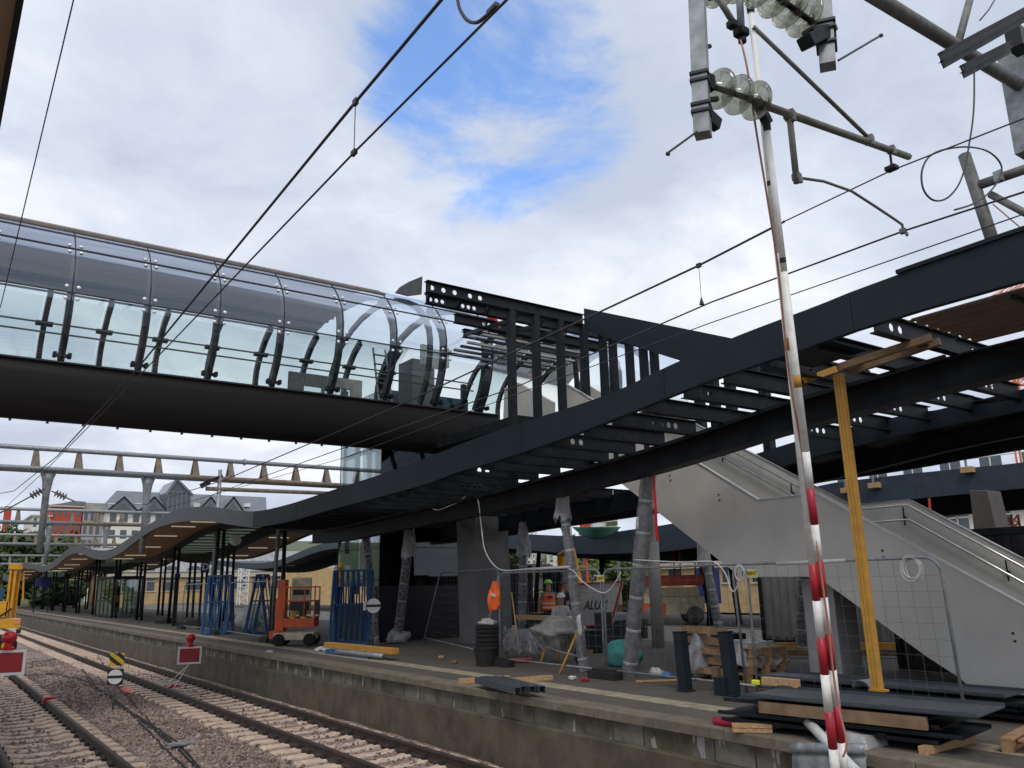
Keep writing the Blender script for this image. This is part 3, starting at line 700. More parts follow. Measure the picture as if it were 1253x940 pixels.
# things inside the tube near its open end
ld = thing('ladder', 'aluminium stepladder standing inside the open end of the footbridge', 'ladder', (10.2, 20.5, 6.47))
for s_ in (0, .42): MB().bar((10.0 + s_, 20.3, 6.48), (10.03 + s_ * .93, 20.9, 8.5), .05, .03).build('rail', m_galv, ld)
for k in range(6): MB().bar((10.0, 20.36 + k * .09, 6.78 + k * .3), (10.42, 20.36 + k * .09, 6.78 + k * .3), .07, .03).build('rung', m_galv, ld)
ck = thing('door_wall', 'grey wall with glazed doors inside the right end of the footbridge', 'partition', (10.6, 23, 6.47))
MB().bb(8.8, 9.3, 24.3, 24.4, 6.48, 8.4).bb(9.9, 10.0, 24.3, 24.4, 6.48, 8.4).bb(9.31, 9.89, 24.3, 24.4, 8.0, 8.4).bb(10.9, 11.3, 24.3, 24.4, 6.48, 8.4).bb(10.01, 10.89, 24.3, 24.4, 6.48, 7.2).bb(10.01, 10.89, 24.3, 24.4, 8.05, 8.4).build('wall', m_render2, ck)
MB().bb(9.31, 9.89, 24.33, 24.36, 6.48, 8.0).build('glass', m_glass2, ck); MB().bb(10.01, 10.89, 24.33, 24.36, 7.2, 8.05).build('glass', m_glass2, ck)
MB().bb(11.7, 12.5, 21.6, 22.5, 6.48, 8.6).build('cabinet', m_concrete, bevel=.01, label='tall grey clad lift shaft box inside the right end of the footbridge', cat='cabinet')
MB().grid(lambda u, v: (11.2 + u, 20.2 + .15 * math.sin(u * 5), 8.0 + v + .08 * math.sin(u * 7)), frange(0, .9, 8), frange(0, .6, 4)).build('plastic_sheet', m_off, label='white sheet taped up inside the open end of the footbridge', cat='sheet', solid=.01)
pts = [at(x, y, Y=18.6) for x, y in ((597, 387), (604, 390), (609, 398), (612, 410))]
MB().path(pts, .07, 8, [.05, .09, .07, .03]).build('safety_strap', mat('red_strap', (.7, .02, .02), .6), smooth=True, label='bright red strap tied round the open glass edge of the footbridge', cat='strap')
# fin plate above the crown
fp = [at(x, y, Y=19.4) for x, y in ((484, 358), (490, 351), (500, 345), (517, 338), (516, 360), (500, 362))]
MB().prism(fp, (0, .06, 0)).build('fin_panel', m_zinc, label='grey curved fin plate standing up behind the crown of the footbridge', cat='panel')
# ------------------------------------------------------------------ steel hall over the stair head
HL = thing('stair_hall_frame', 'black steel frame of the unfinished hall between footbridge and stair', 'frame', (12, 15, 4.5))
YH = 14.2
tl, tr2 = at(521, 348, Y=YH), at(722, 384, Y=YH)
zE = (tl.z + tr2.z) / 2
def xbeam(y, x0, x1, z, h=.24, holes=None): return web_beam_x(y, x0, x1, z - h, h, holes or [], .16)
hx = [tl.x + .15 + .14 * k for k in range(5)] + [tl.x + 1.1 + .13 * k for k in range(4)]
xbeam(YH, tl.x, 12.3, zE, .26, hx).build('eave_beam', m_frame, HL)
xA = at(521, 366, Y=YH + 1.4).x; xB_ = at(556, 376, Y=YH + 2.8).x
xbeam(YH + 1.4, xA, 15.6, zE + .3, .24, [xA + .12 + .16 * k for k in range(3)] + [xA + 1.0 + .16 * k for k in range(3)]).build('roof_beam', m_frame, HL)
xbeam(YH + 2.8, xB_, 15.6, zE + .5, .24, [xB_ + .9 + .16 * k for k in range(4)]).build('roof_beam', m_frame, HL)
xbeam(YH + 4.3, xB_ + 1.2, 15.6, zE + .7, .24).build('roof_beam', m_frame, HL)
x = tl.x + .1
while x < 12.3:
    MB().bar((x, YH + .02, zE - .1), (x + .75, YH + 1.4, zE + .1), .06, .1).build('rafter', m_frame, HL)
    if x > xB_ - .6: MB().bar((x + .75, YH + 1.4, zE + .1), (x + 1.2, YH + 4.3, zE + .55), .06, .1).build('rafter', m_frame, HL)
    x += .8
for i, px in enumerate((626, 656, 686, 715)):
    p = at(px, 430, Y=YH); MB().bb(p.x - .075, p.x + .075, YH - .075, YH + .075, 4.3, zE - .262).build('stud', m_frame, HL)
for px in (738, 750, 770, 787, 800):
    p = at(px, 430, X=12.05); 
    q = 7.94 - (13.63 - p.y) * .44
    MB().bb(11.98, 12.12, p.y - .07, p.y + .07, 4.3, q - .45).build('stud', m_frame, HL)
for px, yy in ((855, 475), (873, 470), (893, 470), (935, 476), (980, 480)):
    p = at(px, yy, X=15.4); MB().bb(15.3, 15.5, p.y - .1, p.y + .1, 4.3, 7.2).build('stud', m_frame, HL)
pl = [(11.9, 13.68, 7.95), (11.9, 9.6, 6.18), (11.9, 9.0, 5.9), (11.9, 9.0, 5.0), (11.9, 10.9, 6.05), (11.9, 13.7, 7.42)]
MB().prism(pl, (.06, 0, 0)).build('side_fascia', m_steel, HL)
MB().prism([(15.5 - 11.9 + a, b, c) for a, b, c in pl], (.06, 0, 0)).build('side_fascia', m_steel, HL)
for k in range(5):
    y0 = 13.5 - k * .9; z = 7.9 - (13.63 - y0) * .44; MB().bar((11.97, y0, z - .15), (15.4, y0, z - .15), .1, .2).build('rafter', m_frame, HL)
# inner curved rib of the hall, glass beyond
ribp = [V((13.6, 20.5 - .0 + 0, 0))]
for k, px in enumerate((705, 745)):
    cpt = [at(a + (px - 705), b, Y=20) for a, b in ((690, 408), (698, 425), (704, 445), (706, 470), (704, 500))]
    MB().path(cpt, .09, 8).build('curved_rib', m_frame, HL, smooth=True)
for k in range(7): MB().bar((11.6, 17.2 + k * .35, 8.3 - .02 * k), (15.4, 17.2 + k * .35, 8.3 - .02 * k), .1, .06).build('ceiling_rail', m_pale if k % 2 else m_black, HL)
MB().bb(11.0, 15.6, 15.2, 18.9, 5.35, 5.6).build('floor_slab', m_frame, HL)
for xr_, wr_ in ((10.6, .1), (12.4, .16)): ribprof(PF + [(44 - y, z) for y, z in reversed(PF[:-1])], xr_, wr_, .16, 'ring_frame', m_rib)
B2 = thing('glass_footbridge', 'continuation of the glass footbridge seen between the steel studs of the hall', 'bridge', (18.5, 22, 5))
for k in range(3):
    a = 16.0 + 1.515 * k; b = a + 1.5
    MB().grid(lambda u, v: (u, v[0], v[1]), [a, b], PF).build('glass_panel', m_glass, B2, smooth=True)
    MB().grid(lambda u, v: (u, v[0], v[1]), [a, b], [(44 - y, z) for y, z in PF]).build('glass_panel', m_glass2, B2, smooth=True)
    o_ = ribprof(PF + [(44 - y, z) for y, z in reversed(PF[:-1])], a, .12, .16, 'rib', m_rib); o_.parent = B2; o_.matrix_parent_inverse = Matrix.Identity(4); o_.location = W[BR] - W[B2]; W[o_] = W[B2]
MB().prism([(15.9, y, z) for y, z in bel], (4.8, 0, 0)).build('belly', m_belly, B2)
# ------------------------------------------------------------------ stair
STR = thing('stair', 'wide pale grey panelled stair with stainless handrails climbing to the footbridge', 'stairs', (13.2, 9, 0))
nearp = [(14.6, 6.36), (10.78, 4.02), (9.33, 3.125), (8.15, 3.125), (6.4, 2.07), (5.22, 1.36), (4.6, .98), (4.6, .02), (5.85, .02), (6.2, .37), (6.65, .64), (8.3, 1.78), (9.86, 1.8), (12.95, 3.87), (14.6, 5.0)]
farp = [(14.6, 6.36), (11.56, 4.58), (9.07, 3.09), (7.9, 3.09), (6.15, 1.98), (4.6, 1.02), (4.6, .02), (5.85, .02), (6.2, .37), (6.65, .64), (8.3, 1.78), (9.86, 1.8), (12.95, 3.87), (14.6, 5.0)]
MB().prism([(12.0, y, z) for y, z in nearp], (.12, 0, 0)).build('side_panel', m_stair, STR, bevel=.006)
MB().prism([(14.4, y, z) for y, z in farp], (.12, 0, 0)).build('side_panel', m_stair, STR, bevel=.006)
for x, pf in ((11.985, nearp[:7]), (14.385, farp[:6])):
    ed = MB()
    for (y0, z0), (y1, z1) in zip(pf, pf[1:]): ed.bar((x + .02, y0, z0 + .006), (x + .02, y1, z1 + .006), .05, .012)
    ed.build('edge_trim', m_inox, STR)
under = [(14.6, 5.2), (12.95, 4.1), (9.9, 2.05), (8.3, 2.05), (6.65, .9), (5.6, .15)]
stp = MB(); 
for (y0, z0), (y1, z1) in zip(under, under[1:]): stp.bar((13.26, y0, z0 - .1), (13.26, y1, z1 - .1), 2.26, .12)
stp.build('soffit', m_stair, STR)
tread = MB(); 
for k in range(22):
    t = k / 22; y = 5.4 + .13 * k + (0 if k < 11 else 1.6) ; 
for (ya, za, yb_, zb_, n_) in ((5.3, .1, 8.2, 2.15, 13), (9.5, 2.2, 14.6, 5.4, 20)):
    for k in range(n_): tread.bb(12.13, 14.39, lerp((ya, 0, 0), (yb_, 0, 0), k / n_).x, lerp((ya, 0, 0), (yb_, 0, 0), (k + 1) / n_).x + .03, za + (zb_ - za) * k / n_, za + (zb_ - za) * (k + 1) / n_)
tread.bb(12.13, 14.39, 8.2, 9.5, 2.0, 2.18).build('treads', m_concrete, STR)
def rail_h(off, inset):
    pts = [(14.6, 6.36 - off), (9.07 + .1, 3.12 - off), (7.9, 3.12 - off), (4.7, 1.05 - off)]
    return MB().path([(14.4 - inset, y, z) for y, z in pts], .022, 8)
rail_h(.12, .09).build('handrail', m_inox, STR, smooth=True); rail_h(.38, .09).build('handrail', m_inox, STR, smooth=True)
for y, z in ((12, 4.75), (10.3, 3.75), (8.0, 3.09), (6.4, 2.1)): MB().bar((14.33, y, z - .45), (14.33, y, z - .12), .02, .02).box((14.36, y, z - .3), (.08, .03, .03)).build('bracket', m_frame, STR)
for y, z in ((10.2, 3.2), (11.4, 3.7), (7.1, 2.05), (5.4, .9)):
    bt = MB()
    for d in (0, .1): bt.lathe([(.018, 0), (.018, .01), (.01, .015)], (12.0, y + d * .1, z + d), (-1, 0, 0), 10)
    bt.build('bolt', m_black, STR)
bal = [(17.2, 5.7), (17.1, 6.75), (16.5, 6.78), (15.1, 6.0), (15.12, 5.6)]
MB().prism([(12.0, y, z) for y, z in bal], (.1, 0, 0)).build('balustrade', m_stair, bevel=.005, label='pale grey balustrade plate behind the steel studs beside the open end of the footbridge', cat='balustrade')
bal2 = [at(x, y, X=14.4) for x, y in ((716, 470), (752, 490), (752, 500), (716, 500))]
MB().prism(bal2, (.1, 0, 0)).build('balustrade', m_stair, label='second pale balustrade plate further back between the steel studs of the hall', cat='balustrade')
pp = at(806, 792, Z=0)
MB().tube(pp, (pp.x, pp.y, 4.5), .17, n=20).build('round_column', m_pale, smooth=True, label='plain round pale column behind the wrapped column at the foot of the red strap', cat='column')
MB().bb(12.4, 13.0, 8.3, 8.9, 0, 1.72).build('stair_pier', m_pale, bevel=.01, label='pale concrete pier under the landing of the stair', cat='pier')
# concrete pillar and lift tower
pb = at(596, 787, Z=0)
pil = [V((pb.x - .62, pb.y - .5, 0)), V((pb.x + .62, pb.y - .5, 0)), V((pb.x + .62, pb.y + .6, 0)), V((pb.x - .62, pb.y + .6, 0))]
tp_ = [V((p.x + (p.x - pb.x) * .0 - .15, p.y, 5.2)) for p in pil]
MB().add(pil + tp_, [(3, 2, 1, 0), (4, 5, 6, 7), (0, 1, 5, 4), (1, 2, 6, 5), (2, 3, 7, 6), (3, 0, 4, 7)]).build('bridge_pillar', m_concrete, bevel=.02, label='broad dark grey concrete pillar carrying the footbridge behind the fence', cat='pillar')
LT = thing('lift_tower', 'glazed lift tower with black plinth standing below the footbridge', 'tower', (14, 26.5, 0))
lx0, lx1, ly0, ly1 = 12.4, 15.9, 25.0, 28.4
MB().bb(lx0, lx1, ly0, ly0 + .06, 0, 1.75).build('plinth', m_black, LT); MB().bb(lx0, lx0 + .06, ly0 + .061, ly1, 0, 1.2).build('plinth', m_frame, LT)
for z0, z1 in ((1.76, 3.0), (3.02, 4.4), (4.42, 6.4), (6.42, 8.4)):
    MB().bb(lx0 + .01, lx1, ly0 + .01, ly0 + .03, z0, z1).build('glass_panel', m_glassd, LT)
    for k in range(2): MB().bb(lx0 + .01, lx0 + .03, ly0 + .07 + k * 1.66, ly0 + 1.7 + k * 1.66, max(z0, 1.25), z1).build('glass_panel', m_glass2, LT)
    MB().bb(lx1 - .03, lx1 - .01, ly0 + .07, ly1, z0, z1).build('glass_panel', m_glassd, LT)
for x, y in ((lx0 + .12, ly0 + .14), (lx1 - .12, ly0 + .14), (lx0 + .12, ly1), (lx1 - .12, ly1), (lx0 + 1.9, ly0 + .6)):
    MB().bb(x - .08, x + .08, y - .08, y + .08, 0, 9).build('mullion', m_frame, LT)
for z in (3.0, 4.4, 6.4): MB().bb(lx0 + .2, lx1 - .2, ly0 + .1, ly0 + .2, z - .06, z + .06).bb(lx0 + .07, lx0 + .17, ly0 + .2, ly1, z - .06, z + .06).build('transom', m_frame, LT)
MB().bb(13.4, 15.3, 25.8, 27.6, .1, 8.5).build('lift_shaft', m_black, LT)
for k in range(3): MB().bar((12.7, 25.4 + k, 1.5), (12.75, 25.8 + k, 8), .16, .1).build('brace', m_timber2 if k == 1 else m_galvd, LT)
m_steel2 = mat('grey_blue_steel', (.04, .052, .064), .5, dirt=(.07, .07, .068), dscale=4)
# ------------------------------------------------------------------ site fences
XN = 10.75
def fence_proto():
    r = thing('site_fence', 'fence', 'fence', (0, 0, 0), 'mesh fence panels along the works')
    L_, H_ = 3.45, 2.0
    ps = [(0, 0, .02), (0, 0, H_ - .2)] + [(0, .2 * (1 - math.cos(a)), H_ - .2 + .2 * math.sin(a)) for a in frange(.2, math.pi / 2, 6)]
    qs = [(0, L_ - y, z) for x, y, z in reversed(ps)]
    MB().path(ps + qs, .021, 10).build('frame', m_galv, r, smooth=True)
    MB().tube((0, .02, .16), (0, L_ - .02, .16), .018).build('bottom_rail', m_galv, r, smooth=True)
    ms = MB(); n = 16
    for k in range(1, n): ms.tube((.0, L_ * k / n, .17), (.0, L_ * k / n, H_ - .01), .0022, n=4)
    for k in range(1, 9): ms.tube((.005, .02, .17 + k * .2), (.005, L_ - .02, .17 + k * .2), .0022, n=4)
    ms.build('wire_mesh', m_galvd, r)
    return r
fp_ = fence_proto()
fp_.location = (XN, 12.2, 0); fp_['label'] = 'mesh fence panel with the orange jacket hooked on its far upright'; W_f = fp_
f2 = dup(fp_, (XN + .04, 8.72, 0), label='mesh fence panel between the wrapped column and the two dark bollards')
f3 = dup(fp_, (XN, 5.55, 0), 0, label='mesh fence panel with the big white cable coil in front of the stair')
f3.rotation_euler = (0, R(-3), R(-2))
p1, p2 = at(514, 785, Z=0), at(583, 803, Z=0)
p2 = at(588, 806, Z=0); p1 = at(520, 788, Z=0)
f4 = dup(fp_, p2, math.atan2(-(p1.x - p2.x), (p1.y - p2.y)), label='mesh fence panel slumped against the concrete pillar behind the fence')
f4.rotation_euler = (0, R(14), math.atan2(-(p1.x - p2.x), (p1.y - p2.y))); f4.scale = (1, 1.75, 1.1)
for pa, pb, lb in (((222, 770), (262, 775), 'mesh fence panel left of the blue racks under the old canopy'), ((268, 776), (328, 786), 'mesh fence panel running from the blue racks to the orange mast lift')):
    a, b = at(*pa, Z=0), at(*pb, Z=0); d = (a - b); k = dup(fp_, b, math.atan2(-d.x, d.y), label=lb)
    k.scale = (1, max(.6, min(1.6, d.length / 3.45)), 1)
def block(p, label):
    m = MB().box((p.x, p.y, .07), (.24, .75, .14)).box((p.x, p.y, .16), (.16, .6, .05))
    return m.build('rubber_weight', m_rubber, bevel=.015, label=label, cat='fence foot', group='rubber feet of the mesh fences')
block(V((XN, 12.2, 0)), 'long black rubber fence foot beside the teal bag'); block(V((XN, 15.65, 0)), 'black rubber fence foot behind the black bucket')
block(at(262, 777, Z=0), 'black rubber fence foot at the base of the blue racks'); block(at(222, 770, Z=0), 'black rubber fence foot left of the blue racks under the canopy'); block(at(325, 786, Z=0), 'black rubber fence foot left of the orange mast lift')
# white tubes and cables hung on the fences
def fl_tube(a, b, lab):
    return MB().tube(a, b, .028, n=10).build('fluorescent_tube', m_off, smooth=True, label=lab, cat='light tube', group='fluorescent tubes tied to the fences')
fl_tube(at(640, 697, X=XN - .05), at(697, 694, X=XN - .05), 'white fluorescent tube tied on top of the fence near the orange jacket')
fl_tube(at(951, 690, X=XN - .08), at(1034, 686, X=XN - .08), 'white fluorescent tube tied on top of the fence behind the red and white pole')
c1 = [(519, 616), (534, 624), (550, 619), (565, 612), (575, 599), (579, 599), (585, 612), (589, 645), (593, 672), (603, 690), (616, 698), (639, 697)]
MB().path(curve_pts([at(x, y, X=XN - .06 + (.3 if i < 8 else 0)) for i, (x, y) in enumerate(c1)]), .014, 6).build('cable', m_cable, smooth=True, label='white cable sagging from under the canopy down to the fence top', cat='cable')
c2 = [(696, 696), (703, 700), (709, 708), (716, 714), (723, 719), (735, 725), (744, 724), (752, 714), (760, 701)]
MB().path(curve_pts([at(x, y, X=XN - .08) for x, y in c2]), .012, 6).build('cable', m_cable, smooth=True, label='white cable drooping in a loop below the fence top beside the wrapped column', cat='cable')
c3 = [(775, 685), (830, 688), (868, 687), (880, 692), (889, 705), (893, 718), (898, 724), (903, 716)]
MB().path(curve_pts([at(x, y, X=XN - .08) for x, y in c3]), .012, 6).build('cable', m_cable, smooth=True, label='white cable running along the fence to the small coil', cat='cable')
def coil(px, py, r, lab, n=6):
    c = at(px, py, X=XN - .08); m = MB(); rng = random.Random(px)
    for k in range(n):
        rr = r * rng.uniform(.85, 1.05); dy = rng.uniform(-.03, .03); dz = rng.uniform(-.03, .03); dx = rng.uniform(-.03, .02)
        m.path([(c.x + dx, c.y + dy + rr * .85 * math.cos(a), c.z + dz + rr * math.sin(a)) for a in frange(0, 2 * math.pi, 25)], .008, 5, cap=False)
    return m.build('cable_coil', m_cable, smooth=True, label=lab, cat='cable coil')
coil(905, 703, .12, 'small coil of white cable hung on the fence beside a yellow tag', 3)
coil(1117, 696, .15, 'bigger coil of white cable hung on the fence in front of the stair', 9)
def tag_sign(px, py, lab):
    c = at(px, py, X=XN - .05); r = thing('fence_tag', lab, 'sign', c, 'yellow tags on the fences')
    MB().box(c, (.006, .3, .13)).build('plate', m_off, r, bevel=.002)
    MB().box(c + V((-.006, -.05, 0)), (.004, .19, .09)).build('yellow_field', mat('tag_yellow', (.75, .6, .03), .5), r)
    MB().box(c + V((-.006, .1, 0)), (.004, .07, .09)).build('black_field', m_black, r)
    text('lettering', 'RENT', .075, c + V((-.0095, -.05, 0)), (0, -1, 0), (0, 0, 1), m_black, r, .001, .002)
tag_sign(733, 708, 'yellow and white tag on the fence above the white sign board'); tag_sign(917, 702, 'yellow tag on the fence beside the small white coil')
# orange jacket hooked on the fence
jc = at(607, 728, X=XN - .04)
def jk(u, v):
    a = 2 * math.pi * v; t = 1 - u; wdt = .12 + .12 * math.sin(min(1, u * 1.6) * math.pi / 2) - .1 * max(0, u - .55)
    k = 1 + .5 * mnoise.noise(V((math.cos(a) * 2.4, math.sin(a) * 2.4, u * 5)))
    return jc + V((.07 * math.sin(a) * k, wdt * math.cos(a) * k * .62 + .05 * u + .03 * math.sin(u * 7), .3 - .62 * u))
jt = thing('jacket', 'orange hi vis jacket hooked on the fence upright', 'jacket', jc)
MB().grid(jk, frange(0, 1, 14), frange(0, 1, 24)).build('cloth', m_vest, jt, smooth=True)
MB().grid(lambda u, v: jc + V((-.085 + .01 * math.sin(u * 9), -.1 + u * .22, -.05 + v * .06 + .05 * u)), frange(0, 1, 6), [0, 1]).build('reflective_band', m_reflect, jt, solid=.004)
MB().path([jc + V((-.02, .12, .1)), jc + V((-.06, .16, -.1)), jc + V((-.05, .13, -.38))], .06, 10, [.07, .065, .05]).build('sleeve', m_vest, jt, smooth=True)
# bollards waiting to be set, small box
for px, py, lab in ((839, 846, 'dark steel bollard standing free beside the pallets, left of the two'), (898, 852, 'dark steel bollard next to the small grey box, right of the two')):
    p = at(px, py, Z=0); top = at(px - 7 if px < 860 else px - 11, py - 72 if px < 860 else py - 78, X=p.x)
    d = top - p; m = MB(); m.bar(p, top, .17, .17, (1, 0, 0)); m.bar(top, top + d.normalized() * .02, .19, .19, (1, 0, 0)); m.bar(p, p + d.normalized() * .02, .24, .24, (1, 0, 0))
    m.build('bollard', m_steel, bevel=.008, label=lab, cat='bollard', group='loose steel bollards')
p = at(886, 851, Z=0); MB().box(p + V((0, 0, .13)), (.2, .22, .26)).box(p + V((0, 0, .265)), (.22, .24, .012)).build('box', m_steel, bevel=.008, label='small dark grey steel box on the deck between the bollards', cat='box')
p = at(873, 846, Z=0); MB().box(p + V((.1, .0, .19)), (.1, .12, .38)).build('timber_post', m_timber2, bevel=.006, label='short brown timber stub standing between the bollards', cat='timber')
# pallets
def pallet_proto():
    r = thing('pallet', 'pallet', 'pallet', (0, 0, 0), 'wooden pallets behind the fence')
    for k in range(5): MB().box((0, -.35 + k * .175, .133), (1.2, .13, .022)).build('deck_board', m_pallet, r, bevel=.003)
    for y in (-.35, 0, .35):
        MB().box((0, y, .011), (1.2, .1, .022)).build('base_board', m_pallet, r)
        for x in (-.53, 0, .53): MB().box((x, y, .072), (.14, .1, .098)).build('block', m_pallet, r)
    return r
pl0 = pallet_proto(); pa = at(865, 838, Z=0)
pl0.location = (pa.x + .55, pa.y + .55, .5); pl0.rotation_euler = (R(90), 0, R(80)); pl0['label'] = 'pallet stood on edge behind the right bollard'
q = at(925, 836, Z=0)
for k, lb in enumerate(('lowest pallet of the stack under the white sheet', 'second pallet from the ground in the stack under the white sheet', 'third pallet of the stack under the white sheet', 'topmost pallet of the stack, directly under the white sheet')):
    dup(pl0, (q.x + .4 + random.uniform(-.04, .04), q.y + .5, .146 * k), R(75 + random.uniform(-4, 4)), lb).rotation_euler = (0, 0, R(75 + 3 * k))
q2 = at(800, 826, Z=0)
for k, lb in enumerate(('lowest dark pallet of the stack beside the foot of the round column', 'middle dark pallet of the stack beside the foot of the round column', 'top dark pallet of the stack beside the foot of the round column')):
    d_ = dup(pl0, (q2.x + 1.0, q2.y - .6, .146 * k), 0, lb); d_.rotation_euler = (0, 0, R(70 + 4 * k))
def drape(c, sx, sy, drop, name, m, lab, cat, seed=0, rz=0):
    def fn(u, v):
        x, y = (u - .5) * sx, (v - .5) * sy; e = max(abs(u - .5), abs(v - .5)) * 2
        z = .06 * mnoise.noise(V((x * 3, y * 3, seed))) - drop * max(0, e - .62) / .38 * (1 + .4 * mnoise.noise(V((x * 4, y * 4, seed + 5))))
        return V(c) + Matrix.Rotation(rz, 3, 'Z') @ V((x * (1 - .12 * e), y * (1 - .12 * e), z))
    return MB().grid(fn, frange(0, 1, 22), frange(0, 1, 22)).build(name, m, smooth=True, label=lab, cat=cat)
drape((q.x + .4, q.y + .5, .66), 1.2, 1.3, .4, 'plastic_sheet', m_sheet, 'grey white plastic sheet spilling over the pallet stack', 'sheet', 3, R(75))
for k, dx in enumerate((0, .34, .68)):
    MB().bar((q2.x + .55 + dx, q2.y - 1.15, .62), (q2.x + 1.0 + dx, q2.y + .05, .62), .26, .26).build('steel_profile', m_steel, bevel=.01, label=('dark steel box profile on the pallets nearest the bollard', 'dark steel box profile in the middle of the three on the pallets', 'dark steel box profile on the pallets furthest from the tracks')[k], cat='steel profile', group='steel profiles laid on the dark pallets')
p = at(858, 832, Z=0); MB().blob(p + V((.25, .2, .4)), (.24, .22, .45), .5, 2, flat=-.4).build('plastic_bag', m_sheet, smooth=True, label='tall crumpled clear plastic bag leaning between bollard and pallets', cat='bag')
p = at(764, 818, Z=0)
tb = MB().blob(p + V((.25, .3, .24)), (.28, .52, .3), .22, 2.2, 16, 24, flat=-.24); tb.build('bag', m_teal, smooth=True, label='teal woven bag lying on the deck behind the fence foot', cat='bag')
a, b = at(778, 834, Z=.02), at(858, 831, Z=.02); board(a, b, .09, .03, 'batten', m_timber, 'thin timber batten lying on the deck behind the left bollard', 'batten')
p = at(816, 829, Z=0); MB().blob(p + V((0, 0, .04)), (.08, .1, .06), .4, 3, flat=-.04).build('cloth', mat('blue_rag', (.05, .2, .5), .8), smooth=True, label='small blue rag on the deck behind the left bollard', cat='rag')
p = at(803, 827, Z=0); MB().blob(p + V((0, 0, .05)), (.12, .14, .09), .6, 3, flat=-.05).build('paper', m_off, smooth=True, label='crumpled white wrapping on the deck near the blue rag', cat='litter')
# bucket with stacked tubs
p = at(594, 815, Z=0)
MB().lathe([(.2, 0), (.25, .36), (.27, .36), (.27, .39), (.235, .385), (.19, .03)], p, n=24).build('bucket', m_rubber, smooth=False, label='black rubber bucket on the deck outside the end of the fence', cat='bucket')
p = at(597, 806, Z=0)
tb = MB()
for k in range(5): tb.lathe([(.27, .3 + k * .1), (.3, .31 + k * .1), (.3, .36 + k * .1), (.28, .39 + k * .1)], p, n=24)
tb.lathe([(.26, 0), (.28, .3)], p, n=24).build('barrel', m_rubber, label='ribbed dark barrel behind the black bucket with a rag on its rim', cat='barrel')
MB().blob(p + V((0, 0, .83)), (.22, .18, .1), .6, 3, flat=-.03).build('cloth', m_off, smooth=True, label='dirty white rag lying on top of the ribbed barrel', cat='rag')
# broom, red brush and yellow stick
bq = at(636, 808, Z=0); BT = at(626, 725, X=bq.x + .2)
br_ = thing('broom', 'broom with wooden handle leaning on the fence and a red brush head', 'broom', bq)
MB().tube(bq + V((0, 0, .1)), BT, .017).build('handle', m_timber, br_, smooth=True)
a, b = at(617, 812, Z=0), at(652, 811, Z=0); MB().bar(a + V((0, 0, .06)), b + V((0, 0, .06)), .1, .1).build('brush_head', m_red, br_, bevel=.02)
a, b = at(684, 826, Z=0), at(707, 772, X=XN + .3); MB().tube(a, b, .022).build('stick', m_strut, smooth=True, label='yellow wooden stick leaning on the fence by the wheelbarrow', cat='stick')
pn = at(709, 772, X=XN + .08); MB().grid(lambda u, v: pn + V((.012 * math.sin(v * 6), .13 * (u - .5), .4 * (v - .3) + .05 * (1 - u))), frange(0, 1, 4), frange(0, 1, 5)).build('paper', m_off, smooth=True, solid=.003, label='white paper notice tied to the fence above the wheelbarrow', cat='notice')
# wheelbarrow with tarpaulin
p = at(684, 812, Z=0); WB = thing('wheelbarrow', 'wheelbarrow with a dark splashed tray standing behind the fence', 'wheelbarrow', p)
tray = [V((-.35, -.5, .62)), V((.35, -.5, .62)), V((.35, .5, .66)), V((-.35, .5, .66))]; trb = [V((-.2, -.3, .3)), V((.2, -.3, .3)), V((.22, .25, .32)), V((-.22, .25, .32))]
MB().add([p + x for x in tray + trb], [(0, 1, 5, 4), (1, 2, 6, 5), (2, 3, 7, 6), (3, 0, 4, 7), (4, 5, 6, 7)]).build('tray', mat('splashed_tray', (.06, .06, .045), .7, c2=(.35, .34, .3), scale=5), WB, solid=.01)
MB().lathe([(.05, -.05), (.17, -.05), (.2, -.02), (.2, .02), (.17, .05), (.05, .05)], p + V((0, -.75, .2)), (1, 0, 0), 20).build('wheel', m_rubber, WB, smooth=True)
for s_ in (-1, 1):
    MB().path([p + V((s_ * .06, -.75, .2)), p + V((s_ * .2, -.3, .28)), p + V((s_ * .28, .3, .4)), p + V((s_ * .3, .9, .6))], .02, 8).build('handle', m_galv, WB, smooth=True)
    MB().path([p + V((s_ * .22, .2, .35)), p + V((s_ * .25, .35, 0))], .02, 8).build('leg', m_yellow, WB)
MB().blob(p + V((.05, .05, .72)), (.5, .62, .3), .35, 2.2, 18, 26, flat=-.12).build('tarpaulin', wrap_mat('tarp', 1.0, (.33, .32, .3), .02, 3), smooth=True, label='grey crumpled tarpaulin heaped on the wheelbarrow', cat='tarpaulin')
# second covered heap beside it
p = at(633, 806, Z=0); fr2 = thing('scrap_stand', 'tubular stand draped with clear plastic beside the barrel', 'stand', p)
MB().path([p + V((.1, .6, .05)), p + V((.1, .5, .6)), p + V((.1, -.4, .62)), p + V((.1, -.75, .1))], .025, 8).build('tube', m_galv, fr2, smooth=True)
MB().path([p + V((.6, .6, .05)), p + V((.6, .5, .6)), p + V((.6, -.4, .62)), p + V((.6, -.75, .1))], .025, 8).build('tube', m_galv, fr2, smooth=True)
drape(p + V((.35, .05, .66)), .9, 1.5, .45, 'plastic_sheet', m_wrap, 'clear plastic sheet hanging over the tubular stand by the broom', 'sheet', 8)
for px, lab in ((655, 'dark concrete block behind the plastic draped stand'), (668, 'dark concrete block under the timber plank near the worker')):
    p = at(px, 790, Z=0); MB().box(p + V((0, 0, .3)), (.35, .35, .6)).build('block', m_frame, bevel=.02, label=lab, cat='block')
a, b = at(634, 755, X=14.2), at(688, 757, X=13.6); MB().bar(a, b, .2, .12).build('plank', m_timber, bevel=.006, label='long timber plank propped level in front of the worker in the orange vest', cat='plank')
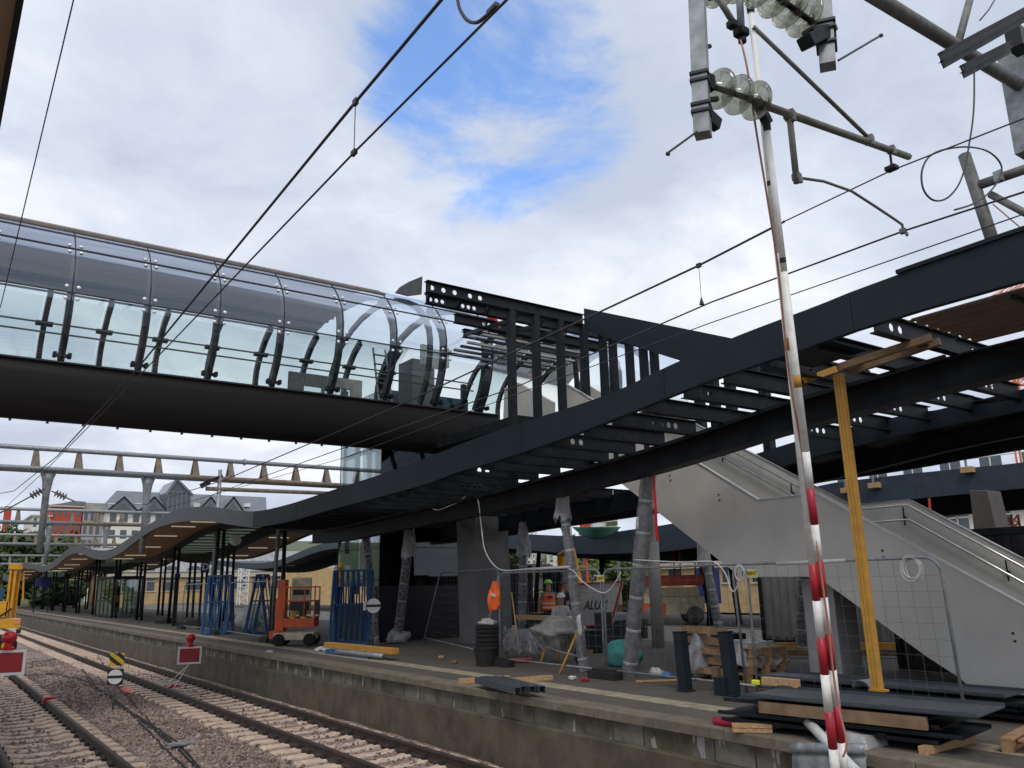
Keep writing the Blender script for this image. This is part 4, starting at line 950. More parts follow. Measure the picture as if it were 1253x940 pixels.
p = at(618, 775, X=13.0); btl = MB().lathe([(.04, 0), (.042, .16), (.015, .21), (.015, .24)], p, n=12); btl.build('bottle', m_glass2, smooth=True, label='clear plastic water bottle standing by the concrete pillar', cat='bottle')
# steel profiles with battens on the platform edge
p = at(610, 836, Z=0)
for dx, lab, ln in ((-.0, 'timber batten under the left end of the steel profiles', .9), (1.15, 'timber batten under the right end of the steel profiles', 1.0)):
    c = at(590 if dx == 0 else 640, 835, Z=0)
    MB().bar(c + V((-.45, .1, .045)), c + V((ln * .6, -.1, .045)), .09, .085).build('batten', m_timber, bevel=.004, label=lab, cat='batten', group='battens under the steel profiles')
A, B_ = at(581, 832, Z=.13), at(630, 846, Z=.13); dd = (B_ - A).normalized(); sd_ = V((-dd.y, dd.x, 0))
if sd_.x < 0: sd_ = -sd_
for k in range(4):
    o = sd_ * (.13 * k); sh = dd * random.uniform(-.1, .1); m = MB()
    for s_ in (0, 1):
        m.bar(A + o + sh + sd_ * (s_ * .1), B_ + o + sh + sd_ * (s_ * .1), .008, .1)
    m.bar(A + o + sh + sd_ * .05 + V((0, 0, .037)), B_ + o + sh + sd_ * .05 + V((0, 0, .052)), .108, .008)
    m.build('steel_profile', m_steel2, label=('steel channel nearest the platform edge, lying on two battens', 'second steel channel from the platform edge on the battens', 'third steel channel from the platform edge on the battens', 'steel channel furthest from the platform edge on the battens')[k], cat='steel profile', group='steel channels on battens')
# stacks of dark steel panels
def panel_stack(c0, c1, wd, n, z0, name, labs, ln_jit=.34, bow=0):
    c0, c1 = V(c0), V(c1); d = (c1 - c0).normalized(); s_ = V((-d.y, d.x, 0)); L_ = (c1 - c0).length
    for k in range(n):
        z = z0 + k * .08; j0 = random.uniform(-ln_jit, ln_jit); j1 = random.uniform(-ln_jit, ln_jit); wj = random.uniform(-.08, .08)
        a = c0 + d * j0; b = c1 + d * j1; lab = labs[1] if k == n - 1 else ('lowest', 'second lowest', 'third from the ground', 'fourth from the ground', 'second from the top')[k if k < n - 2 else 4] + ' ' + labs[0]
        m = MB(); mid = (a + b) / 2 + s_ * wj
        q0, q1 = a + s_ * wj + V((0, 0, z)), b + s_ * wj + V((0, 0, z))
        m.bar(q0, q1, wd, .012)
        m.bar(q0 + s_ * wd / 2 + V((0, 0, .022)), q1 + s_ * wd / 2 + V((0, 0, .022)), .01, .032); m.bar(q0 - s_ * wd / 2 + V((0, 0, .022)), q1 - s_ * wd / 2 + V((0, 0, .022)), .01, .032)
        o = m.build(name, m_steel2 if k == n - 1 else m_steel if k % 2 else m_frame, label=lab, cat='steel panel', group=labs[2])  # top tray in paler grey-blue steel, standing in for reflected sky
        if k == n - 1:
            for t in (.1, .32, .36, .62, .66, .93):
                q = lerp(q0, q1, t); o2 = MB().box(q - s_ * wd * .3 + V((0, 0, .012)), (.06, .05, .008)).build('clip', m_black, o)
s0 = at(905, 878, Z=0); s1 = at(1150, 915, Z=0)
s0 = V((8.72, 7.15, 0)); s1 = V((9.1, 4.72, 0))
for k, t in enumerate((.12, .55, .92)):
    c = lerp(s0, s1, t); MB().bar(c + V((-.5, 0, .04)), c + V((.5, 0, .04)), .09, .08).build('batten', m_timber, bevel=.004, label=('batten under the far end of the front panel stack', 'batten under the middle of the front panel stack', 'batten under the near end of the front panel stack')[k], cat='batten')
panel_stack(s0, s1, .9, 5, .09, 'steel_tray', ('dark steel panel in the front stack on the platform edge', 'dark steel panel with clips on top of the front stack, under the yellow strut', 'steel panels in the front stack'))
pk = lerp(s0, s1, .2)
MB().bar(lerp(s0, s1, .18) + V((-.48, 0, .3)), lerp(s0, s1, .95) + V((-.48, 0, .3)), .05, .13).build('plank', m_timber2, bevel=.006, label='long brown timber plank along the side of the front panel stack', cat='plank')
tz = .09 + 4 * .08 + .02
a, b = at(934, 838, Z=tz), at(978, 842, Z=tz); MB().bar(a + V((0, 0, .05)), b + V((0, 0, .05)), .08, .1).build('timber_offcut', m_timber, bevel=.005, label='orange timber offcut lying on the front panel stack', cat='timber')
p = at(925, 838, Z=tz); MB().box(p + V((0, 0, .03)), (.06, .1, .06)).build('tape_measure', mat('neon_yellow', (.75, .8, .02), .5), bevel=.01, label='small neon yellow tape measure on the end of the front panel stack', cat='tape measure')
p = at(1053, 842, Z=tz)
MB().grid(lambda u, v: p + V((v * .35, .12 * math.cos(u), .12 * math.sin(u) - .03)), frange(.2, 2.9, 10), [0, 1]).build('metal_sheet', m_galv, smooth=True, solid=.005, label='curved grey metal offcut on the front panel stack behind the yellow strut', cat='metal sheet')
r0, r1 = at(965, 842, Z=0), at(1225, 868, Z=0)
r0 = V((11.2, 8.6, 0)); r1 = V((11.42, 5.1, 0))
panel_stack(r0, r1, .75, 4, .06, 'steel_tray', ('dark steel panel in the rear stack beside the stair', 'long dark steel panel on top of the rear stack beside the stair', 'steel panels in the rear stack'))
a, b = at(874, 882, Z=.05), at(904, 886, Z=.05); MB().tube(a, b + (b - a) * .5, .045, n=14).build('red_tube', mat('red_plastic', (.55, .02, .06), .4), smooth=True, label='pinkish red plastic tube poking out from under the front panel stack', cat='tube')
for k, (dy, dz, lab) in enumerate(((0, 0, 'lower timber batten poking out under the front panel stack'), (.0, .05, 'upper timber batten poking out under the front panel stack'))):
    a, b = at(896, 893, Z=.03), at(945, 894, Z=.03); MB().bar(a + V((0, 0, dz)), b + V((0, 0, dz)), .1, .045).build('batten', m_timber, bevel=.004, label=lab, cat='batten')
# yellow strut standing on the front stack
a = at(1074, 846, Z=tz); b = at(1026, 458, X=a.x + .1)
STT = thing('strut', 'tall yellow timber strut of three beams propping the steel canopy frame', 'strut', a)
for k in (-1, 0, 1): MB().bar(a + V((0, k * .043, 0)), b + V((0, k * .043, 0)), .08, .039, (0, 1, 0)).build('beam', m_strut, STT, bevel=.004)
MB().box(a + V((0, -.02, .015)), (.12, .19, .025)).build('foot_plate', m_strut, STT)
for k, (q1_, q2_, lab) in enumerate((((1026, 450), (1140, 413), 'upper pale timber pole lying across the canopy beams above the yellow strut'), ((1040, 455), (1150, 418), 'lower pale timber pole lying across the canopy beams above the yellow strut'), ((985, 465), (1022, 452), 'short yellow timber stub at the head of the strut'))):
    a2, b2_ = at(*q1_, Z=b.z + .05 + .04 * k), at(*q2_, Z=b.z + .25 + .03 * k); MB().bar(a2, b2_, .09, .09).build('timber_pole', m_timber2 if k < 2 else m_strut, label=lab, cat='timber')
# grey pipe, gutter sheet and film hanging over the platform edge
a, b = at(974, 868, X=8.75), at(1048, 945, X=7.75); MB().path([a, b], .055, 14).build('pipe', m_off, smooth=True, label='grey plastic pipe slanting over the platform edge beside the red and white poles', cat='pipe')
c0, c1 = at(970, 912, X=8.12), at(1060, 914, X=8.1)
def cur(u, v):
    q = lerp(c0, c1, u); an = v * 2.4; 
    if v < 1.6: return q + V((-.06 * math.sin(an * .9), 0, .05 * math.cos(an) - .02))
    return q + V((-.03 - .04 * (v - 1.6), .0, -.08 - .5 * (v - 1.6)))
MB().grid(cur, frange(0, 1, 8), frange(0, 2.2, 22)).build('metal_sheet', m_galv, smooth=True, solid=.006, label='pale rolled metal sheet hanging over the platform edge behind the pole base', cat='metal sheet')
drape(at(1046, 895, X=8.6), .7, .8, .5, 'plastic_film', m_sheet, 'thin white film bunched under the front panel stack by the pole', 'film', 12)
# pallet with a white bag bottom right
p = at(1248, 915, Z=0); d_ = dup(pl0, (p.x + .25, p.y - .3, 0), 0, 'brown pallet at the bottom right corner of the platform'); d_.rotation_euler = (0, 0, R(10))
MB().blob((p.x + .35, p.y - .35, .3), (.3, .3, .2), .5, 2.5, flat=-.15).build('bag', m_off, smooth=True, label='white plastic bag on the pallet at the bottom right corner', cat='bag')
p = at(1235, 868, Z=0); MB().box(p + V((.0, .1, .1)), (.4, .9, .2)).build('concrete_block', m_plinth, bevel=.02, label='low weathered concrete block beside the foot of the stair', cat='block')
# ------------------------------------------------------------------ orange mast lift
p = at(362, 790, Z=0); ML = thing('mast_lift', 'orange mast lift parked on the platform with its basket folded down', 'lift', p)
ex, ey = V((.82, -.57, 0)), V((.57, .82, 0))          # ex: to the right in the view, ey: away
def lb(c, d, name, m, par=ML, bv=.012): return MB().box(p + ex * c[0] + ey * c[1] + V((0, 0, c[2])), d, M=Matrix((ex, ey, V((0, 0, 1)))).transposed()).build(name, m, par, bevel=bv)
lb((0, 0, .3), (1.25, .75, .22), 'chassis', m_cream); lb((-.62, 0, .34), (.3, .7, .24), 'counterweight', m_orange)
for x in (-.45, .5):
    for y in (-.36, .36):
        o = p + ex * x + ey * y + V((0, 0, .19)); MB().lathe([(.05, -.06), (.17, -.06), (.19, -.03), (.19, .03), (.17, .06), (.05, .06)], o, ey, 18).build('wheel', m_rubber, ML, smooth=True)
lb((-.5, .1, 1.15), (.22, .45, 1.75), 'mast', m_orange); lb((-.62, .1, .95), (.1, .4, 1.0), 'motor_cover', m_orange)
lb((.05, .28, 1.5), (.62, .1, 1.15), 'mast_section', m_cream); lb((.05, .2, 1.62), (.5, .06, .16), 'hydraulic_block', m_black)
lb((.15, 0, .72), (.95, .72, .32), 'basket_floor', m_orange); lb((.1, -.12, 1.2), (.55, .18, .26), 'control_box', m_black); lb((.22, -.2, .98), (.22, .12, .3), 'control_panel', m_black)
lb((-.05, -.22, .96), (.14, .015, .2), 'label_plate', m_strut)
bs = MB()
def P3(x, y, z): return p + ex * x + ey * y + V((0, 0, z))
for z in (1.35, 1.78): bs.path([P3(-.32, -.34, z), P3(.62, -.34, z), P3(.62, .34, z), P3(-.32, .34, z), P3(-.32, -.34, z)], .022, 6)
for x, y in ((-.32, -.34), (.3, -.34), (.62, -.34), (.62, .34), (-.32, .34)): bs.tube(P3(x, y, .85), P3(x, y, 1.78), .022, n=6)
bs.build('basket_rail', m_orange, ML, smooth=True); lb((.62, .0, 1.15), (.03, .66, .45), 'side_panel', m_galv)
hz_ = lb((.15, -.365, .86), (.95, .012, .05), 'hazard_strip', m_hazard, bv=0)
# blue glazing racks
def rack(px, py, w_, h_, lab, n=9, lean=.25, rz=0):
    p = at(px, py, Z=0); r = thing('glazing_rack', lab, 'rack', p, 'blue steel racks'); M = Matrix.Rotation(rz, 3, 'Z')
    def q(x, y, z): return p + M @ V((x, y, z))
    for s_ in (-1, 1):
        MB().bar(q(-w_ / 2, s_ * .45, .08), q(w_ / 2, s_ * .45, .08), .09, .12).build('base_beam', m_blue, r)
        for x in (-w_ / 2, w_ / 2): MB().bar(q(x, s_ * .5, .05), q(x, s_ * .06, h_), .07, .07).build('upright', m_blue, r)
    m = MB()
    for k in range(n):
        x = -w_ / 2 + w_ * (k + .5) / n
        for s_ in (-1, 1): m.bar(q(x, s_ * .48, .1), q(x, s_ * .08, h_ - .02), .035, .035)
    m.build('bars', m_blue, r)
    for z in (.08, h_ * .55, h_): MB().bar(q(-w_ / 2, .06 + .3 * (1 - z / h_), z), q(w_ / 2, .06 + .3 * (1 - z / h_), z), .06, .06).bar(q(-w_ / 2, -.06 - .3 * (1 - z / h_), z), q(w_ / 2, -.06 - .3 * (1 - z / h_), z), .06, .06).build('cross_bar', m_blue, r)
    MB().box(q(0, 0, .05), (w_, .8, .06)).build('foot_plate', m_blue, r)
rack(430, 791, 1.15, 2.25, 'tall blue steel rack beside the glazed lift tower', 7, rz=R(-35))
rack(266, 776, .95, 2.3, 'blue steel rack under the old canopy left of the cement mixers', 7, rz=R(-35))
rack(318, 775, .7, 2.3, 'narrow blue steel rack between the mixer drums and the orange lift', 3, rz=R(40))
for px, py, s_, lab, m in ((297, 770, 1.0, 'large pale mixer drum lying under the canopy behind the fence', m_off), (303, 762, .7, 'tilted grey mixer drum resting on the pale one', m_concrete), (298, 774, .55, 'small teal blue drum on the deck by the blue racks', m_tealg)):
    p = at(px, py, Z=0); MB().lathe([(.1, -.7 * s_), (.45 * s_, -.35 * s_), (.5 * s_, .1 * s_), (.3 * s_, .6 * s_), (.28 * s_, .7 * s_)], p + V((.3, 0, .55 * s_)), (.8, -.4, .4), 20).build('mixer_drum', m, smooth=True, label=lab, cat='drum')
# beam and tubes on the deck
a, b = at(400, 789, Z=.22), at(484, 797, Z=.22); MB().bar(a, b, .2, .14).build('beam', m_strut, bevel=.01, label='long yellow beam lying on the deck in front of the lift tower', cat='beam')
a, b = at(402, 797, Z=.06), at(455, 803, Z=.06); MB().bar(a, b, .22, .12).build('blue_beam', m_blue, bevel=.008, label='blue steel beam lying under the long yellow beam', cat='beam')
a, b = at(412, 797, Z=.1), at(468, 803, Z=.1); MB().tube(a, b, .06, n=12).build('pipe', m_galv, smooth=True, label='grey pipe lying next to the yellow beam', cat='pipe')
p = at(404, 796, Z=0); drape(p + V((0, 0, .08)), .8, 1.0, .05, 'paper_sheets', m_off, 'loose white sheets lying on the deck by the yellow beam', 'sheets', 21)
# round track signs
def round_sign(p, h, r_, lab, hz=False, face=None):
    t = thing('track_sign', lab, 'sign', p); f = V(face or (-.45, -.89, 0)).normalized(); s_ = V((-f.y, f.x, 0))
    MB().tube(p, p + V((0, 0, h + r_)), .025).build('post', m_galvd, t, smooth=True)
    c = p + V((0, 0, h)) + f * .03
    Mx = Matrix((s_, -f, V((0, 0, 1)))).transposed()
    if hz: MB().box(c, (r_ * 2.15, .02, r_ * 2.15), M=Mx).build('back_plate', m_black, t)
    MB().lathe([(r_, 0), (r_, .012)], c + f * .012, f, 28).build('disc', m_white, t)
    MB().box(c + f * .03, (r_ * 2, .01, r_ * .36), M=Mx).build('black_bar', m_black, t)
    if hz:
        z2 = p + V((0, 0, h + r_ * 2.35)) + f * .03; MB().box(z2, (r_ * 2.0, .02, r_ * 1.75), M=Mx).build('hazard_plate', m_hazard, t)
    else: MB().box(c - s_ * r_ * 1.25, (r_ * .35, .02, r_ * 1.2), M=Mx).build('side_plate', m_white, t)
p = at(456, 793, Z=0); round_sign(p, 1.2, .21, 'round white sign with a black bar standing by the blue rack and wrapped column')
p = at(138, 868, Z=-1.06); p.z = bedz(p.x, p.y); k_ = p.y / 1.0
ppm = (at(138, 868, Z=-1.06) - at(139, 868, Z=-1.06)).length
round_sign(p, 36 * ppm, 8 * ppm, 'small sign in the ballast, white disc with black bar under a yellow and black plate', True)
# red stop boards with lamp, on the rails
def stop_board(c, w_, h_, feet, lab):
    t = thing('stop_board', lab, 'sign', c); f = V((-.25, -.97, 0)).normalized(); s_ = V((-f.y, f.x, 0)); Mx = Matrix((s_, -f, V((0, 0, 1)))).transposed()
    MB().box(c, (w_, .02, h_), M=Mx).build('border', m_white, t, bevel=.004); MB().box(c + f * .012, (w_ * .84, .008, h_ * .78), M=Mx).build('panel', m_red, t)
    o = c + V((0, 0, h_ / 2)); L_ = MB().lathe([(w_ * .16, 0), (w_ * .17, .03), (w_ * .12, .06), (w_ * .12, h_ * .3)], o, n=16).build('lamp_base', m_redlamp, t)
    MB().lathe([(w_ * .12, 0), (w_ * .2, h_ * .12), (w_ * .2, h_ * .3), (w_ * .13, h_ * .42), (.01, h_ * .45)], o + V((0, 0, h_ * .28)), n=16).build('lamp', m_redlamp, t, smooth=True)
    for q in feet: MB().tube(c + V((0, 0, -h_ / 2)), q, .012).build('leg', m_white, t, smooth=True)
    return t
g = at(205, 838, Z=-.95); c = at(232, 802, Y=g.y - .5)
stop_board(c, .66, .5, [g, at(212, 843, Z=-.95)], 'red stop board with white border and red lamp on the track by the platform')
c = at(8, 811, Y=17.2); stop_board(c, .58, .42, [at(12, 828, Z=-.95), at(4, 832, Z=-.95)], 'red stop board with red lamp cut by the left edge of the photo')
def clamp(px, py, lab):
    p = at(px, py, Z=-.95); t = MB().box(p + V((0, 0, .03)), (.16, .2, .08)).box(p + V((.1, -.05, .02)), (.16, .07, .05)).box(p + V((-.08, 0, -.04)), (.05, .15, .14)); t.build('rail_clamp', m_redlamp, bevel=.012, label=lab, cat='clamp', group='red clamps on the rails')
clamp(211, 841, 'red clamp on the rail below the stop board by the platform'); clamp(58, 856, 'red clamp on the right rail of the near left track')
# ------------------------------------------------------------------ yellow rail excavator, left edge
p = at(10, 800, Z=-1.05); EX = thing('rail_excavator', 'yellow road rail machine cut by the left edge with its mast upright', 'excavator', p)
Ye = p.y
def eb(x0, y0, x1, y1, dy, depth, name, m, bv=.02):
    a, b = at(x0, y1, Y=Ye + dy), at(x1, y0, Y=Ye + dy); return MB().bb(a.x, b.x, Ye + dy, Ye + dy + depth, a.z, b.z).build(name, m, EX, bevel=bv)
for k, (x0, x1) in enumerate(((8, 13), (14, 18), (19, 26))): eb(x0, 694, x1, 756, .02 * (k % 2), .25, 'mast_rail', m_yellow)
eb(11, 690, 28, 697, -.06, .4, 'mast_head', m_yellow); eb(8, 700, 25, 752, .3, .1, 'mast_back', m_yellow)
eb(-40, 757, 26, 771, -.2, 1.6, 'frame', m_yellow); eb(-40, 736, 12, 757, 0, 1.2, 'body', m_yellow); eb(-40, 720, 5, 736, .2, 1.2, 'engine_cover', m_blue); eb(18, 758, 25, 764, -.22, .02, 'marker_plate', mat('pink_marker', (.7, .25, .2), .5))
eb(20, 770, 26, 775, -.15, .3, 'step', m_black)
c = at(5, 791, Y=Ye); MB().lathe([(.2, -.18), (.48, -.18), (.56, -.1), (.56, .1), (.48, .18), (.2, .18)], (c.x, c.y + .1, c.z), (.35, -1, 0), 26).build('tyre', m_rubber, EX, smooth=True)
MB().lathe([(.05, 0), (.22, .0), (.22, .02)], (c.x + .06, c.y - .1, c.z), (.35, -1, 0), 16).build('rim', m_yellow, EX)
MB().path([at(29, 700, Y=Ye + .2), at(28, 735, Y=Ye + .2)], .04, 6).build('ladder_rail', m_yellow, EX)
MB().path([at(14, 745, Y=Ye - .1), at(4, 752, Y=Ye - .2), at(-6, 757, Y=Ye - .2)], .05, 8).build('hose', m_rubber, EX, smooth=True)
# ------------------------------------------------------------------ platform furniture under the old canopy
def info_board(x0, y0, x1, y1, foot, lab, m=m_bluebox):
    p = at((x0 + x1) / 2, foot, Z=0); a, b = at(x0, y1, Y=p.y), at(x1, y0, Y=p.y); t = thing('info_board', lab, 'sign', p)
    MB().bb(a.x, b.x, p.y, p.y + .15, a.z, b.z).build('panel', m, t, bevel=.02)
    for x in (a.x + .08, b.x - .08): MB().bb(x - .05, x + .05, p.y + .05, p.y + .12, 0, a.z).build('post', m_frame, t)
    return t, a, b, p
info_board(43, 707, 64, 718, 749, 'dark blue train information board on two posts far along the platform')
t, a, b, p = info_board(246, 688, 257, 700, 770, 'dark blue square platform sign with a white letter D')
text('letter', 'D', (b.z - a.z) * .95, V(((a.x + b.x) / 2, p.y - .012, (a.z + b.z) / 2)), (1, 0, 0), (0, 0, 1), m_white, t, .004, .01)
info_board(214, 702, 221, 707, 766, 'small dark blue sign high up left of the letter D sign')
a, b = at(110, 753, Z=0), at(151, 756, Z=0)
SH = thing('waiting_shelter', 'dark framed glass waiting shelter under the old canopy', 'shelter', (a.x, a.y, 0))
H_ = 2.6; xx0, xx1, yy0, yy1 = a.x - .2, a.x + 1.6, b.y, b.y + 6.
for x in (xx0, xx1):
    for k in range(5): MB().bb(x - .04, x + .04, yy0 + (yy1 - yy0) * k / 4 - .04, yy0 + (yy1 - yy0) * k / 4 + .04, 0, H_).build('post', m_frame, SH)
    for k in range(4): MB().bb(x - .01, x + .01, yy0 + (yy1 - yy0) * k / 4 + .05, yy0 + (yy1 - yy0) * (k + 1) / 4 - .05, .15, H_ - .1).build('pane', m_glass2, SH)
    for z in (.1, 1.1, H_): MB().bb(x - .03, x + .03, yy0, yy1, z - .04, z + .04).build('rail', m_frame, SH)
MB().bb(xx0 - .1, xx1 + .1, yy0 - .1, yy1 + .1, H_ + .05, H_ + .15).build('roof', m_frame, SH); MB().bb(xx0 + .05, xx1 - .05, yy0 - .01, yy0 + .01, .15, H_ - .1).build('pane', m_glass2, SH)
p = at(288, 661, X=12.9)
gl_ = thing('globe_lamp', 'white globe lamp hanging from the old canopy', 'lamp', p); MB().lathe([(.02, -.3), (.22, -.2), (.3, 0), (.22, .2), (.03, .3)], p, n=18).build('globe', m_white, gl_, smooth=True); MB().tube(p + V((0, 0, .3)), p + V((0, 0, 1.0)), .02).build('stem', m_white, gl_)
for x, y, sx, lab in ((203, 763, 1.2, 'dark flat rubber blocks on the deck left of the fence'), (232, 766, 1.6, 'stack of dark rubber blocks on the deck in front of the blue rack')):
    p = at(x, y, Z=0); MB().box(p + V((0, 0, .08)), (.4, sx, .16), rz=.5).box(p + V((.2, .1, .21)), (.3, sx * .6, .1), rz=.2).build('rubber_block', m_rubber, bevel=.02, label=lab, cat='block')
# ------------------------------------------------------------------ people
def person(p, yaw, lab, torso=m_cloth, legs=m_cloth, helmet=None, vest=None, pose='stand', s=1.0):
    """yaw: direction the person faces. One skinned body; helmet, vest, trousers as children"""
    t = thing('person', lab, 'person', p); c, sn = math.cos(yaw), math.sin(yaw)
    crouch = pose == 'crouch'
    hz = .55 if crouch else .93
    J = {}
    J['pelvis'] = (0, 0, hz); J['waist'] = (.02, 0, hz + .14); J['chest'] = (.05 if crouch else .0, 0, hz + .38); J['neck'] = (.1 if crouch else .01, 0, hz + .56)
    J['head0'] = (.12 if crouch else .03, 0, hz + .64); J['head1'] = (.14 if crouch else .04, 0, hz + .74); J['head2'] = (.13 if crouch else .03, 0, hz + .82)
    for s_, n_ in ((1, 'l'), (-1, 'r')):
        J[n_ + 'sh'] = (.02 + (.05 if crouch else 0), s_ * .19, hz + .48); J[n_ + 'el'] = (.12 if s_ < 0 else .02, s_ * .27, hz + .22); J[n_ + 'wr'] = (.34 if s_ < 0 else .2, s_ * .2, hz + .12 if s_ < 0 else hz + .0)
        J[n_ + 'ha'] = (.42 if s_ < 0 else .27, s_ * .18, hz + .1 if s_ < 0 else hz - .06)
        J[n_ + 'hip'] = (0, s_ * .09, hz - .04)
        if crouch: J[n_ + 'kn'] = (.36, s_ * .16, .48); J[n_ + 'an'] = (.08, s_ * .14, .09)
        else: J[n_ + 'kn'] = (.03, s_ * .11, .5); J[n_ + 'an'] = (-.02, s_ * .12, .09)
        J[n_ + 'to'] = (J[n_ + 'an'][0] + .18, s_ * .14, .04)
    rad = dict(pelvis=.15, waist=.135, chest=.165, neck=.06, head0=.075, head1=.1, head2=.085, sh=.08, el=.05, wr=.036, ha=.045, hip=.095, kn=.065, an=.045, to=.045)
    E_ = [('pelvis', 'waist'), ('waist', 'chest'), ('chest', 'neck'), ('neck', 'head0'), ('head0', 'head1'), ('head1', 'head2')]
    for n_ in 'lr': E_ += [('chest', n_ + 'sh'), (n_ + 'sh', n_ + 'el'), (n_ + 'el', n_ + 'wr'), (n_ + 'wr', n_ + 'ha'), ('pelvis', n_ + 'hip'), (n_ + 'hip', n_ + 'kn'), (n_ + 'kn', n_ + 'an'), (n_ + 'an', n_ + 'to')]
    names = list(J)
    def loc(q): return V((q[0] * c - q[1] * sn, q[0] * sn + q[1] * c, q[2])) * s
    me = bpy.data.meshes.new('body'); me.from_pydata([tuple(loc(J[n_])) for n_ in names], [(names.index(a), names.index(b)) for a, b in E_], [])
    ob = bpy.data.objects.new('body', me); COL.objects.link(ob)
    md = ob.modifiers.new('skin', 'SKIN'); ob.modifiers.new('sub', 'SUBSURF').levels = 2
    for i, n_ in enumerate(names):
        key = n_ if n_ in rad else n_[1:]; r_ = rad[key] * s
        me.skin_vertices[0].data[i].radius = (r_, r_ * (.8 if key in ('chest', 'waist', 'pelvis') else 1)); me.skin_vertices[0].data[i].use_root = n_ == 'pelvis'
    dg = bpy.context.evaluated_depsgraph_get(); nm = bpy.data.meshes.new_from_object(ob.evaluated_get(dg)); bpy.data.objects.remove(ob)
    nm.name = 'body'; nm.materials.clear()
    for m in (torso, m_skin, legs, m_black): nm.materials.append(m)
    for pl_ in nm.polygons:
        z = pl_.center.z / s; q = pl_.center / s; lx = q.x * c + q.y * sn; ly = -q.x * sn + q.y * c
        arm = abs(ly) > .2 or lx > .24
        pl_.material_index = 1 if z > hz + .58 or (arm and z < hz + .3 and z > hz - .15 and not crouch and abs(ly) > .13) else 2 if z < hz + .06 else 0
        if z < .11: pl_.material_index = 3
        pl_.use_smooth = True
    b = bpy.data.objects.new('body', nm); COL.objects.link(b); b.parent = t; W[b] = W[t]
    hd = V(p) + loc(J['head2'])
    if helmet:
        MB().lathe([(.135, 0), (.122, .015), (.118, .05), (.085, .1), (.03, .125)], hd + V((0, 0, -.01)), (.1 * c, .1 * sn, 1), 18).build('helmet', helmet, t, smooth=True)
        MB().bar(hd + loc((.09, 0, 0)), hd + loc((.17, 0, -.015)), .16, .012).build('helmet_peak', helmet, t)
    else: MB().blob(hd + loc((-.02, 0, -.02)), (.1, .1, .1), .15, 3, flat=-.05).build('hair', m_cloth, t, smooth=True)
    MB().box(V(p) + loc((.135 + (.09 if crouch else 0), 0, hz + .735)), (.03, .025, .04)).build('nose', m_skin, t, smooth=True)
    if vest:
        def vf(u, v):
            a = 2 * math.pi * v; z = hz + .0 + .5 * u; rx = .175 + .012 * math.sin(6 * a); ry = .215 - .03 * u
            return V(p) + loc((.01 + rx * math.cos(a) * (.9 if u < .9 else .75), ry * math.sin(a) * (1 if u < .9 else .8), z))
        vo = MB().grid(vf, frange(0, 1, 9), frange(0, 1, 25)).build('vest', vest, t, smooth=True, solid=.008)
        for u0 in (.12, .38):
            def bf(u, v, u0=u0): q = vf(u0 + u, v); k = V((p[0], p[1], q.z)); return k + (q - k) * 1.04
            MB().grid(bf, [0, .1], frange(0, 1, 25)).build('reflective_band', m_reflect, vo, smooth=True)
        MB().box(V(p) + loc((-.185, 0, hz + .4)), (.014 if abs(c) > .7 else .18, .18 if abs(c) > .7 else .014, .08)).build('back_print', m_bluebox, vo)
    return t
P_ = at(670, 775, Z=0); dep = 1
pw = at(668, 775, X=16.6); 
def place_person(px, top, x, hgt):
    q = at(px, top, X=x); return V((q.x, q.y, q.z - hgt))
w1 = place_person(671, 714, 16.2, 1.88); s1_ = w1.copy(); w1.z = max(0, w1.z)
person(w1, YAW * -1 + R(100), 'worker in orange hi vis vest and lime helmet seen from behind', torso=m_grey, legs=m_cloth, helmet=m_lime, vest=m_vest)
w2 = place_person(694, 722, 15.9, 1.84); w2.z = max(0, w2.z)
person(w2, R(150), 'worker in black shirt with a pale cap beside the wrapped column', helmet=m_grey)
w3 = place_person(686, 744, 15.2, 1.45); w3.z = max(0, w3.z)
person(w3, R(-120), 'crouching worker with white helmet behind the plank', torso=m_off, legs=m_grey, helmet=m_white, pose='crouch')
w4 = place_person(991, 716, 20.5, 1.86); w4.z = max(0, w4.z)
person(w4, R(200), 'worker in orange jacket half hidden behind the red and white pole', torso=m_vest, legs=m_cloth, helmet=m_vest)
for q, lb_ in ((w1, 'low concrete plinth the worker in the orange vest stands on'), ):
    if q.z > .03: MB().bb(14.9, 17.6, q.y - 1.0, q.y + 1.2, 0, q.z - .002).build('plinth', m_concrete, bevel=.02, label=lb_, cat='plinth')
# white sign board with red border, tilted (back of a trailer)
SBp = [at(x, y, X=17.4) for x, y in ((688, 716), (762, 712), (748, 765), (676, 768))]
sbc = sum(SBp, V()) / 4; SB = thing('sign_board', 'tilted white board with red border and black italic capitals behind the fence', 'sign', (sbc.x, sbc.y, min(q.z for q in SBp)))
MB().prism(SBp, (.05, 0, 0)).build('panel', m_white, SB)
bd = MB()
for i in range(4): bd.bar(SBp[i] + V((-.02, 0, 0)), SBp[(i + 1) % 4] + V((-.02, 0, 0)), .05, .05, (1, 0, 0))
bd.build('border', m_redm, SB)
xd = (SBp[1] - SBp[0]).normalized(); yd = (SBp[0] - SBp[3]).normalized()
text('lettering', 'ALUX', .42, at(729, 741, X=17.4) + V((-.012, 0, 0)), xd, V((0, yd.y * .9, yd.z)), m_black, SB, .003, .004)
text('small_lettering', 'info', .14, at(737, 754, X=17.4) + V((-.012, 0, 0)), xd, V((0, yd.y * .9, yd.z)), m_redm, SB, .002)
# dark container base below the board
a, b = at(700, 800, X=17.6), at(752, 768, X=17.6); MB().bb(17.5, 19, min(a.y, b.y), max(a.y, b.y) + .3, 0, max(.6, b.z)).build('skip', m_frame, bevel=.02, label='dark metal skip below the tilted white sign board', cat='skip')
